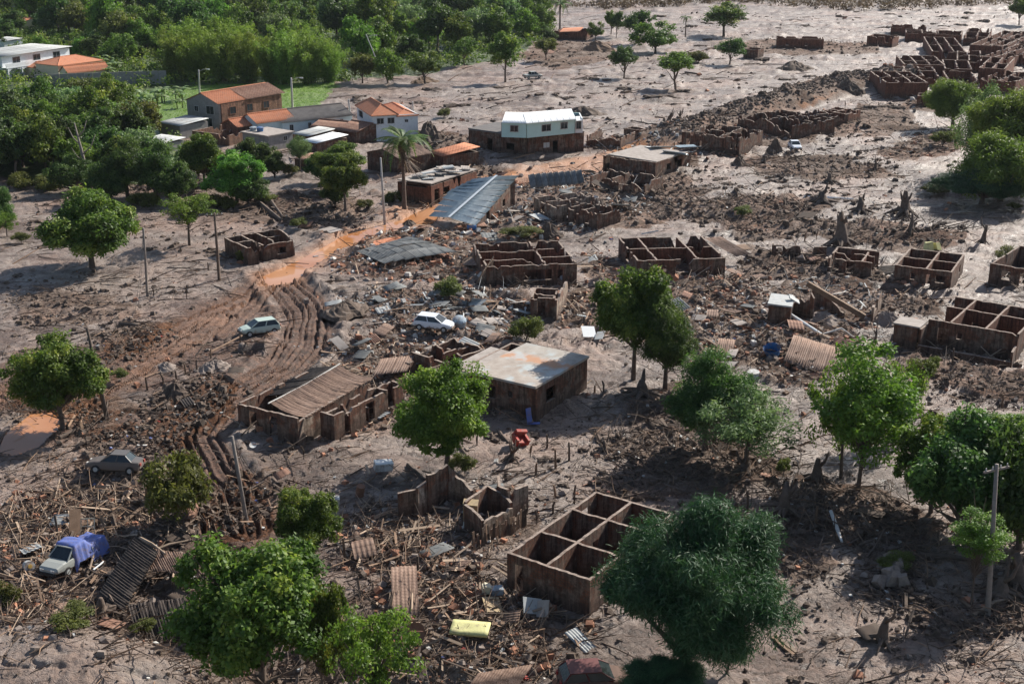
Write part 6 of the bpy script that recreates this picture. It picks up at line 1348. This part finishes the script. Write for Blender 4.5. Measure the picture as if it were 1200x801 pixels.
for lab, px, py, s, hgt, m in (('grey gravel heap left of the pale hatchback', 251, 432, 1.6, .8, 'mud_chunk'), ('dark earth heap at the lower left of the gravel heap', 206, 462, 1.6, 1.1, 'clod'), ('brown earth mound on the left of the white hatchback rubble', 405, 372, 2.3, .9, 'clod'), ('grey mud lump before the lone pale mound', 195, 430, 1.3, .5, 'mud_chunk'),
                               ('light grey mud heap against the lone sunlit wall fragment', 1040, 378, 1.8, 1.2, 'mud_chunk'), ('dry mud heap inside the leaning beam ruin', 966, 378, 2.0, .8, 'mud_chunk'), ('dark earth pile beside the puddle pole', 480, 262, 1.8, .9, 'clod'),
                               ('tall dark heap of tangled roots left of the turquoise house', 503, 165, 3.6, 3.4, 'clod'), ('heaped dark rubble behind the turquoise house', 682, 134, 4.5, 1.6, 'clod'), ('dark triangular heap by the jagged sunlit walls', 643, 276, 1.6, 1.6, 'clod'),
                               ('dark brushy mound on the upper right mud', 930, 82, 5.2, 2.2, 'clod'), ('small round heap by the white car', 908, 180, 1.4, 2.0, 'clod'), ('dark pointed heap below the large ragged ruin', 866, 192, 1.6, 1.2, 'clod'), ('brown tangled hump on the upper mud by the far ruin', 700, 60, 5.0, 2.6, 'wood_brown'),
                               ('dark wedge shaped boulder on the right mud flat', 1092, 498, 1.2, .9, 'clod'), ('dark lump with pale top at the bend of the bank', 992, 110, 3.0, 2.2, 'clod'), ('dark hump at the foot of the far open tree', 497, 96, 3.2, 1.2, 'wood_brown')):
    r = root('earth_mound', lab, 'heap', on(px, py), U(0, 6)); o = link('mound', mound_mesh(s, hgt, px, m), r)
# ------------------------------------------------------------------ stumps and uprooted trees
def stump(label, base, h, roots=7, lean=.2, limbs=2, wd=.45, name='tree_stump', group=None):
    p = on(*base); r = root(name, label, 'tree stump', p, U(0, 6), group)
    mb = MB().tube([(0, 0, -.3), (0, 0, .2 * h), (lean * .4, 0, h * .6), (lean, .1, h)], [wd * 1.7, wd * 1.15, wd * .75, wd * .35], 8)
    for i in range(limbs): a = U(0, 6.3); z = h * U(.4, .8); mb.tube([(lean * .5, 0, z), (lean * .5 + math.cos(a) * .5, math.sin(a) * .5, z + .5), (lean * .5 + math.cos(a) * .7, math.sin(a) * .8, z + U(.9, 1.6))], [wd * .4, wd * .28, wd * .1], 5)
    build(mb, 'trunk', 'bark', r, smooth=True)
    for i in range(roots):
        a = 2 * PI * i / roots + U(-.3, .3); l = U(1.0, 2.0) * wd * 2.4
        build(MB().tube([(0, 0, .3 * h), (math.cos(a) * l * .5, math.sin(a) * l * .5, .16 * h), (math.cos(a) * l, math.sin(a) * l, -.1)], [wd * .5, wd * .3, wd * .1], 5, cap=False), 'root', 'bark', r)
stump('tall dark forked stump on the open mud above the neat four room house', (1060, 253), 3.4, 8, .5, 3, .7)
stump('short cone shaped stump left of the tall forked stump', (1008, 249), 2.1, 7, .1, 1, .6)
stump('squat dark stump far left of the cone shaped stump', (963, 237), 1.7, 6, .2, 1, .8)
stump('dead tree with twisting top rising behind the small roofless room', (985, 292), 4.3, 7, -.4, 4, .75, 'dead_tree')
stump('thin twisted snag on the driftwood right of the small roofless room', (1066, 279), 2.4, 5, .3, 3, .3)
stump('leaning dark snag above the right edge house', (1151, 290), 2.6, 5, -.3, 2, .3)
stump('humped dark stump beside the two thin stumps on the earth bank', (783, 149), 2.3, 5, .9, 4, .45)
stump('thin double stump standing on the pale mud behind the earth bank', (797, 142), 2.0, 4, .2, 3, .3)
stump('broken stump below the humped one', (778, 153), 1.6, 6, .1, 0, .5)
stump('shaggy dead stump with a little green on top at right', (918, 606), 2.4, 8, .1, 3, .42)
stump('pointed brown stump on the sunlit mud at the lower right', (1033, 757), 1.8, 5, .1, 1, .35)
stump('ragged stump with sticks at the right edge', (1190, 690), 2.2, 8, -.2, 3, .5)
stump('big dark snag mass on the right edge beyond the tall pole', (1172, 700), 1.2, 8, .2, 2, .5)
stump('dead snag in the drift left of the tall slender tree', (957, 565), 1.8, 6, -.1, 2, .4)
stump('short dark stump right of the far white car', (972, 213), 1.4, 6, .1, 1, .5)
stump('thin snag right of the short dark stump', (1026, 200), 1.8, 4, .2, 2, .25)
stump('bare crooked sapling left of the long roofless house', (1025, 405), 1.6, 4, .4, 3, .14)
stump('gnarled root base under the pale silvery tree', (872, 556), 1.2, 10, .1, 2, .5)
stump('shaggy root skirt beneath the dark round tree', (752, 468), 1.4, 10, .1, 2, .6)
stump('root tangle at the foot of the green oval tree', (778, 480), 1.2, 9, .1, 2, .6)
stump('dark rooted snag by the big right hand trees', (1122, 165), 3.0, 6, .2, 4, .4)
stump('leaning grey snag at the end of the far mud', (1145, 218), 2.2, 5, .3, 3, .25)
stump('brushy dead stump by the red armchair', (600, 540), 1.1, 9, .1, 4, .25)
stump('brown fanned palm root at the foot of the timber heap at lower left', (120, 722), 1.2, 12, .1, 0, .35)
stump('brown spiky crown stump in the shade right of the red armchair', (709, 528), .8, 12, .1, 2, .25)
# ------------------------------------------------------------------ clods and drift lumps on the flats
def clod_mesh(seed):
    random.seed(seed); mb = MB()
    for i in range(random.randint(5, 9)): mb.chunk((U(-.7, .7), U(-.35, .35), U(0, .25)), U(.2, .5), flat=.75)
    for i in range(random.randint(2, 7)):
        a = U(0, 6.3); x, y = U(-.6, .6), U(-.3, .3); mb.tube([(x, y, 0), (x + math.cos(a) * .4, y + math.sin(a) * .3, U(.1, .5)), (x + math.cos(a) * .9, y + math.sin(a) * .6, U(0, .7))], [.05, .035, .012], 4, cap=False)
    return mb.mesh('clod', 'clod')
CL = [clod_mesh(200 + i) for i in range(12)]
random.seed(31)
FLATS = [([(385, 112), (560, 100), (640, 80), (820, 60), (1010, 72), (1040, 95), (820, 142), (780, 160), (690, 150), (560, 145), (480, 145), (390, 128)], 'dark clod of drift on the pale upper mud flat behind the turquoise house', 70),
         ([(640, 20), (1190, 8), (1190, 30), (900, 42), (820, 55), (700, 20)], 'distant drift lump near the top of the photo', 36),
         ([(700, 235), (810, 195), (900, 205), (1040, 180), (1080, 225), (1040, 250), (900, 240), (760, 262)], 'root clod on the mud between white car and central ruins', 60),
         ([(940, 140), (1060, 120), (1100, 180), (1000, 200), (900, 190)], 'clod on the mud right of the white car', 30),
         ([(0, 320), (100, 320), (250, 330), (230, 350), (100, 400), (0, 430)], 'scattered clod on the left mud flat below the round leafy tree', 18),
         ([(30, 210), (220, 240), (380, 240), (250, 300), (150, 290), (20, 290)], 'scattered clod on the mud below the left grove', 24),
         ([(870, 640), (1060, 700), (1180, 760), (1100, 800), (900, 800)], 'clod on the sunlit mud at the lower right', 14),
         ([(1050, 440), (1200, 450), (1200, 480), (1090, 500)], 'clod on the mud below the long roofless house', 12),
         ([(440, 520), (620, 500), (720, 480), (720, 560), (640, 590), (560, 530)], 'clod on the trampled mud below the slab roofed house', 14)]
def free(x, y, pad=.5): return all(math.hypot(x - c[0], y - c[1]) > c[2] + pad for c in RUINS)
small = MB()
LM = [('the turquoise house', 625, 170), ('the large ragged ruin', 835, 165), ('the gable fronted ruin', 895, 140), ('the small white car', 931, 176), ('the umbrella shaped tree', 791, 104), ('the ball shaped dark tree', 731, 91), ('the spreading top tree', 848, 43), ('the far wall with window holes', 938, 50), ('the double crowned tree', 455, 98),
      ('the dull open tree', 592, 97), ('the far grey pickup', 624, 94), ('the tower house', 445, 160), ('the tall forked stump', 1060, 252), ('the cone shaped stump', 1008, 249), ('the grey sheet ruin', 750, 200), ('the wide roofless ruin', 795, 322), ('the dead tree room', 1000, 322), ('the neat four room house', 1095, 338), ('the long porch house', 1130, 430),
      ('the big right trees', 1165, 238), ('the closest upper right ruin', 1065, 110), ('the lone leafy tree', 108, 312), ('the gabled brick ruin', 295, 305), ('the open crowned tree', 222, 287), ('the strutted pole', 173, 347), ('the slab roofed house', 628, 487), ('the red armchair', 607, 523), ('the seven room ruin', 660, 700), ('the blue green tree', 806, 790),
      ('the pointed brown stump', 1033, 757), ('the tall right pole', 1157, 724), ('the boulder heap', 1042, 680), ('the bare pale trunk', 105, 223), ('the dark brushy mound', 930, 82), ('the palm on the flat', 803, 44), ('the top edge pale mud', 1000, 15), ('the root drift', 880, 250), ('the curved wall ruin', 510, 590), ('the far end of the bank', 1000, 100), ('the far dark block', 1065, 38)]
LMW = [(n_, W(a_, b_), a_, b_) for n_, a_, b_ in LM]; CSEEN = {}
def clod_label(x, y, px, py):
    n_, w_, a_, b_ = min(LMW, key=lambda k: math.hypot(k[1].x - x, (k[1].y - y) * .6))
    dx, dy = x - w_.x, (y - w_.y) * .6
    d = ('right of ' if dx > 0 else 'left of ') if abs(dx) > abs(dy) * 1.4 else ('behind ' if dy > 0 else 'in front of ') if abs(dy) > abs(dx) * 1.4 else ('behind and right of ' if dx > 0 else 'behind and left of ') if dy > 0 else ('in front and right of ' if dx > 0 else 'in front and left of ')
    r_ = math.hypot(dx, dy); q_ = 'close ' if r_ < 6 else '' if r_ < 13 else 'far '
    s_ = 'dark clod ' + q_ + d + n_
    k_ = CSEEN.get(s_, 0); CSEEN[s_] = k_ + 1
    return s_
for pl, lab, N in FLATS:
    xy = path(pl); x0, x1 = min(p[0] for p in xy), max(p[0] for p in xy); y0, y1 = min(p[1] for p in xy), max(p[1] for p in xy); i = tries = 0
    while i < N * 5 and tries < N * 60:
        tries += 1; px = U(min(p[0] for p in pl), max(p[0] for p in pl)); py = U(min(p[1] for p in pl), max(p[1] for p in pl)); q = W(px, py)
        if not inpoly(np.array([q.x]), np.array([q.y]), xy)[0] or not free(q.x, q.y): continue
        i += 1; z = GZ(q.x, q.y)
        if i <= N: link('drift_clod', CL[i % 12], None, (q.x, q.y, z - .05), (0, 0, U(-.6, .6)), scale=(U(1.0, 3.0) * (1.1 if py < 130 else .6 if py < 300 else .35),) * 2 + (U(.6, 1.3) * (1 if py < 130 else .7 if py < 300 else .4),), label=clod_label(q.x, q.y, px, py), category='clod', group='drift clods')
        else:
            for _ in range(4): small.chunk((q.x + U(-1.5, 1.5), q.y + U(-1.5, 1.5), z + .03), (U(.05, .16) + random.random() ** 6 * .5) * (1 if py < 400 else .5), flat=.5)
        if i == N and False: break
link('rubble', small.mesh('r', 'clod'), kind='stuff', label='small dark crumbs of drift over the mud flats')
# twigs and crumbs everywhere the flood reached
tw = MB(); TWM = ['bark', 'wood_dark', 'wood_brown', 'clod', 'mud_chunk', 'brick_chunk']
NT = 24000
PX = RNG.uniform(-10, 1210, NT); PY = 800 * RNG.random(NT) ** .8 + 12
_v = PY - 400.5; _t = CAM_H / (F_PX * ST + _v * CT); QX = (PX - 600) * _t; QY = (F_PX * CT - _v * ST) * _t
ok = vn(QX * .12, QY * .12, 77) * .6 + vn(QX * .5, QY * .5, 78) * .4 > RNG.uniform(.3, .62, NT)
for pl_ in (GREEN, PUD, PUD2, LAWN): ok &= ~inpoly(QX, QY, pl_)
ok &= (dist(QX, QY, ROAD_A)[0] > 3.3) & ((dist(QX, QY, ROAD_B)[0] > 2.6) | (RNG.random(NT) < .2))
QX, QY, PY = QX[ok], QY[ok], PY[ok]; QZ = ground(QX, QY)
for x, y, z, py in zip(QX.tolist(), QY.tolist(), QZ.tolist(), PY.tolist()):
    k = 1.0 if py > 420 else 1.3 if py > 200 else 1.9
    if random.random() < .62:
        a = random.gauss(.2, .8); L = (U(.3, 1.6) + random.random() ** 4 * 2.5) * k; rr_ = U(.012, .035) * k * (1 if L < 2.5 else 1.8); e = Vector((math.cos(a), math.sin(a), U(-.05, .25)))
        p = Vector((x, y, z + .03)); tw.tube([p, p + e * L * .5 + Vector((U(-.1, .1), U(-.1, .1), U(0, .08))), p + e * L], [rr_, rr_, rr_ * .5], 3, random.choice((0, 1, 2)), cap=False)
    else: tw.chunk((x, y, z + .03), (U(.03, .09) + random.random() ** 7 * .4) * k, random.choice((3, 3, 4, 4, 4, 5)), flat=.5)
link('rubble', tw.mesh('twigs', TWM), kind='stuff', label='twigs and crumbs of earth strewn over the mud')
# bank of the earth ridge: lumps
mb = MB(); bk = BANK; bl = []
for (ax, ay), (bx, by) in zip(bk[:-1], bk[1:]):
    for i in range(420):
        t = random.random(); x, y = ax + (bx - ax) * t + random.gauss(0, 2.2), ay + (by - ay) * t + random.gauss(0, 2.2); bl.append((x, y))
for (x, y), z in zip(bl, ground(np.array([q[0] for q in bl]), np.array([q[1] for q in bl])).tolist()): mb.chunk((x, y, z + .02), U(.12, .5), flat=.6)
link('rubble', mb.mesh('r', 'clod'), kind='stuff', label='lumps of dark earth along the long bank')
# fallen logs, one by one
for lab, a, b, rr_ in (('long log lying across the left drift right of the hamlet trees', (318, 238), (332, 258), .3), ('dark fallen trunk below the hamlet shed', (300, 235), (330, 262), .35), ('log on the mud left of the far wall stub', (803, 86), (822, 90), .25), ('long thin log on the mud right of the white car', (942, 230), (1000, 233), .2),
                       ('slanting log by the red armchair', (584, 503), (597, 520), .16), ('fallen trunk on the shaded mud left of the curved wall ruin', (478, 545), (498, 560), .16), ('dark log right of the round bright tree', (538, 524), (553, 542), .15), ('fallen trunk under the thicket at right', (1075, 658), (1148, 662), .2),
                       ('bent log on the boulder heap', (1010, 690), (1066, 670), .2), ('thin log crossing the roots at right', (1120, 640), (1140, 664), .1), ('pale branch in the drift below the boulder heap', (1140, 725), (1195, 700), .12), ('thick half buried log by the pole at left', (140, 380), (170, 384), .25),
                       ('log lying along the bank under the leaning pole', (70, 515), (112, 498), .16), ('straight beam lying right of the blue covered pickup', (106, 676), (116, 644), .07), ('white bar beside the straight beam', (110, 672), (122, 664), .06), ('crossed grey beam on the dark collapsed roof', (166, 650), (196, 672), .12), ('second crossed beam on the dark collapsed roof', (184, 663), (222, 650), .1)):
    p, q = on(*a, rr_ * .6), on(*b, rr_ * .6); m = p.lerp(q, .5) + Vector((U(-.2, .2), U(-.2, .2), U(0, .15)))
    lift = Vector((0, 0, 1.3)) if 'collapsed roof' in lab else Vector((0, 0, .4)) if 'beam' in lab or 'bar' in lab else Vector()
    link('log' if 'beam' not in lab and 'bar' not in lab else 'beam', MB().tube([p + lift, m + lift, q + lift], [rr_, rr_ * .9, rr_ * .6], 7).mesh('log', 'white_sheet' if 'white' in lab else 'wood_pale' if 'pale' in lab or 'beam' in lab else 'bark'), label=lab, category='log' if 'beam' not in lab else 'beam')

# ------------------------------------------------------------------ rubble fields
random.seed(77)
PAL = {'wood': (['wood_brown', 'wood_pale', 'wood_dark', 'brick_chunk', 'mud_chunk', 'pale_chunk'], (.42, .22, .22, .06, .06, .02), ('wood_brown', 'wood_pale', 'wood_dark'), ('clod', 'brick_chunk', 'mud_chunk')),
       'dark': (None, None, ('wood_dark', 'bark', 'wood_brown'), ('clod', 'clod', 'wood_dark')),
       'brick': (None, None, ('wood_brown', 'wood_dark', 'wood_pale'), ('brick_chunk', 'mud_chunk', 'clod', 'pale_chunk', 'brick_chunk')),
       'tile': (None, None, ('wood_brown', 'wood_dark', 'wood_pale'), ('brick_chunk', 'wood_brown', 'clod', 'mud_chunk')),
       'grey': (None, None, ('wood_dark', 'wood_brown', 'grey_sheet'), ('mud_chunk', 'clod', 'fibre_cement', 'pale_chunk', 'brick_chunk'))}
MLIST = ['wood_brown', 'wood_pale', 'wood_dark', 'bark', 'clod', 'brick_chunk', 'mud_chunk', 'pale_chunk', 'grey_sheet', 'fibre_cement', 'white_paint', 'red_cloth', 'blue_cloth']
MI = {m: i for i, m in enumerate(MLIST)}
PLK = []                                               # every plank with its size in the photo
SHT = []
for (lab, pl, npl, nst, nch, nsh, pal), xy in zip(FIELDS, FIELD_XY):
    A_ = 0
    for i in range(len(pl)): A_ += pl[i][0] * pl[(i + 1) % len(pl)][1] - pl[(i + 1) % len(pl)][0] * pl[i][1]
    x0, x1 = min(p[0] for p in xy), max(p[0] for p in xy); y0, y1 = min(p[1] for p in xy), max(p[1] for p in xy)
    def pick(N):
        out = []
        while len(out) < N:
            X = RNG.uniform(x0, x1, N * 3 + 10); Y = RNG.uniform(y0, y1, N * 3 + 10); k = inpoly(X, Y, xy); out += list(zip(X[k], Y[k]))
        out = [(x + random.gauss(0, 1) ** 3 * .45, y + random.gauss(0, 1) ** 3 * .8) for x, y in out[:N]]; Z = ground(np.array([o[0] for o in out]), np.array([o[1] for o in out])); return [(x, y, float(z)) for (x, y), z in zip(out, Z)]
    mb = MB(); wm, cm_ = PAL[pal][2], PAL[pal][3]; main = U(0, PI)
    far = S(sum(p[1] for p in pl) / len(pl)) ; big = 1.0 if far > 11 else 1.35
    for x, y, z in pick(npl):
        L = U(.7, 1.5) + random.random() ** 3 * 2.2; th = random.gauss(main, .9); PLK.append((0, x, y, z + U(.02, .45), L * big, U(.07, .2), th, U(-.35, .35), U(-.8, .8), random.choice(wm), lab))
    for x, y, z in pick(int(nst * 1.35)):
        L = (U(.4, 1.2) + random.random() ** 3 * 1.8) * big; a = random.gauss(main, 1.1); e = U(-.25, .6); d = Vector((math.cos(a) * math.cos(e), math.sin(a) * math.cos(e), math.sin(e))); p = Vector((x, y, z + U(-.05, .3))); rr_ = U(.015, .05) * big
        mb.tube([p, p + d * L * .5 + Vector((U(-.1, .1), U(-.1, .1), U(-.05, .1))), p + d * L], [rr_, rr_ * .8, rr_ * .4], 4, MI[random.choice(wm)], cap=False)
    for x, y, z in pick(int(nch * 2.6)):
        m = random.choice(cm_); s_ = (U(.04, .13) + random.random() ** 5 * .38) * big; mb.chunk((x, y, z + s_ * .3), s_, MI[m], flat=U(.25, .7))
    for x, y, z in pick(max(2, nch // 14)):
        mb.box((x, y, z + .1), (U(.1, .35), U(.08, .25), U(.03, .12)), (U(-.4, .4), U(-.4, .4), U(0, 3)), MI[random.choice(['pale_chunk', 'white_paint', 'pale_chunk', 'grey_sheet', 'grey_sheet', 'pale_chunk', 'pale_chunk', 'white_paint', 'grey_sheet', 'pale_chunk', random.choice(['red_cloth', 'blue_cloth'])])])
    for x, y, z in pick(nsh): SHT.append((x, y, z, U(.8, 1.5) * big, U(1.0, 2.0) * big, pal, lab))
    link('rubble', mb.mesh('rubble', MLIST), kind='stuff', label='small rubble and sticks: ' + lab)
# planks: the 300 that show largest as things, the rest as stuff
def apparent(k): return k[4] / math.hypot(k[2], CAM_H)
PLK.sort(key=apparent, reverse=True)
PM = {m: MB().box((0, 0, 0), (1, 1, 1)).mesh('plank', m) for m in ('wood_brown', 'wood_pale', 'wood_dark', 'bark', 'grey_sheet')}
CNAME = {'wood_brown': 'brown', 'wood_pale': 'pale', 'wood_dark': 'dark', 'bark': 'blackened', 'grey_sheet': 'grey'}
rest = MB()
for i, (_, x, y, z, L, wd, th, e, rl, m, lab) in enumerate(PLK):
    if i < 300: link('plank', PM[m], None, (x, y, z), (rl, e, th), scale=(L, wd, .035), label='%s %s plank in the %s' % ('long' if L > 2.4 else 'short' if L < 1.5 else 'narrow' if wd < .11 else 'wide', CNAME[m], lab), category='plank', group='%s planks: %s' % (CNAME[m], lab))
    else: rest.box((x, y, z), (L, wd, .035), Euler((rl, e, th)), MI[m])
link('debris', rest.mesh('planks', MLIST), kind='stuff', label='smaller broken planks strewn through the wreckage')
SP = {'wood': ['mud_tile', 'wood_brown', 'grey_sheet'], 'dark': ['shaded_tile', 'old_tile', 'wood_dark'], 'brick': ['mud_tile', 'old_tile', 'fibre_cement', 'slab'], 'tile': ['mud_tile', 'old_tile'], 'grey': ['fibre_cement', 'fibre_cement', 'grey_sheet', 'slab']}
SN = {'mud_tile': 'muddy tiled', 'wood_brown': 'brown wooden', 'grey_sheet': 'pale grey', 'shaded_tile': 'black tiled', 'old_tile': 'brown tiled', 'wood_dark': 'dark wooden', 'fibre_cement': 'dark grey corrugated', 'slab': 'concrete grey'}
SM = {}
for m in SN: V, F = corrugated(1, 1, .03, .22 if 'wood' not in m and m != 'slab' else 5, thick=.035); SM[m] = mesh_np('sheet', V, F, m)
for x, y, z, w1, w2, pal, lab in SHT:
    m = random.choice(SP[pal]); link('sheet', SM[m], None, (x, y, z + U(.15, .55)), (U(-.35, .35), U(-.35, .35), U(0, 6.3)), scale=(w1, w2, 1), label='%s sheet on the %s' % (SN[m], lab), category='sheet', group='%s sheets: %s' % (SN[m], lab))
# lattice of battens on the many roomed ruin
p = on(574, 325); r = root('batten_lattice', 'collapsed lattice of thin pale battens at the left end of the many roomed ruin', 'roof battens', p)
t0, t1 = W(578, 300, 3.1) - p, W(566, 318, 2.4) - p; b1_, b0_ = W(575, 332, .3) - p, W(556, 336, .2) - p
for i in range(9): a_ = t0.lerp(t1, i / 8); b_ = b1_.lerp(b0_, i / 8); build(MB().bar(a_, b_, .09, .05), 'batten', 'wood_pale', r)
for i in range(3): build(MB().bar(t0.lerp(b1_, .1 + i * .35), t1.lerp(b0_, .1 + i * .35), .1, .06), 'batten', 'wood_brown', r)
p = on(512, 446); r = root('batten_lattice', 'small fallen frame of tan battens above the bright round tree', 'roof battens', p)
for i in range(8): a_ = W(497 + i * 2.6, 434 - i * .9, 2.2) - p; build(MB().bar(a_, a_ + Vector((.6, -.9, -1.2)), .08, .05), 'batten', 'wood_pale', r)
build(MB().bar(W(497, 434, 2.2) - p, W(518, 427, 2.2) - p, .1, .07), 'batten', 'wood_pale', r)
# far end of the valley: scrubby ridge at the top
cl = []
for i in range(900):
    px = U(640, 1215); py = 6 + 4 * math.sin(px * .02) + U(-9, 4) * (1 if px > 900 else .6)
    if px < 700 and random.random() < .6: continue
    q = W(px, py); cl.append((q.x, q.y, .5 + U(0, 1.6), U(1.0, 2.6), 26, U(0, .8)))
V, F, t = leaves(cl, .9, .5, .6, 0, 8, .3); link('undergrowth', mesh_np('scrub', V, F, 'leaf_brown', attrs=dict(tint=t)), kind='stuff', label='dry scrub along the far edge of the mud')

# ------------------------------------------------------------------ thin air between here and the far side of the valley
hb = bpy.data.materials.new('haze_air'); hb.use_nodes = True; hn = hb.node_tree; hn.nodes.remove(hn.nodes['Principled BSDF'])
pv = hn.nodes.new('ShaderNodeVolumePrincipled'); pv.inputs['Color'].default_value = (.80, .88, 1, 1); pv.inputs['Density'].default_value = .00004; pv.inputs['Anisotropy'].default_value = .2
hn.links.new(pv.outputs[0], hn.nodes['Material Output'].inputs['Volume'])
MT['haze_air'] = hb
link('haze', MB().box((0, 1700, 20.25), (18500, 4000, 49.5)).mesh('haze', 'haze_air'), kind='stuff', label='thin blue haze over the valley')

for lab, px, py, z, m in (('blue water tank on the roof of the flat roofed grey block house', 306, 171, 2.45, 'blue_plastic'), ('second pale water tank on the roof of the grey block house', 298, 170, 2.45, 'tank_blue'), ('pale blue tank in the yard behind the left grove', 112, 104, .1, 'tank_blue'), ('white water tank on the patched low roof beside the brick house', 271, 146, 3.1, 'white_paint'), ('dark blue water tank on the patched low roof beside the brick house', 277, 146, 3.1, 'blue_plastic')):
    p = on(px, py, z); r = root('water_tank', lab, 'tank', p); build(MB().tube([(0, 0, 0), (0, 0, .75)], [.5, .62], 14), 'body', m, r); build(MB().tube([(0, 0, .75), (0, 0, .9)], [.66, .3], 14), 'lid', m, r)
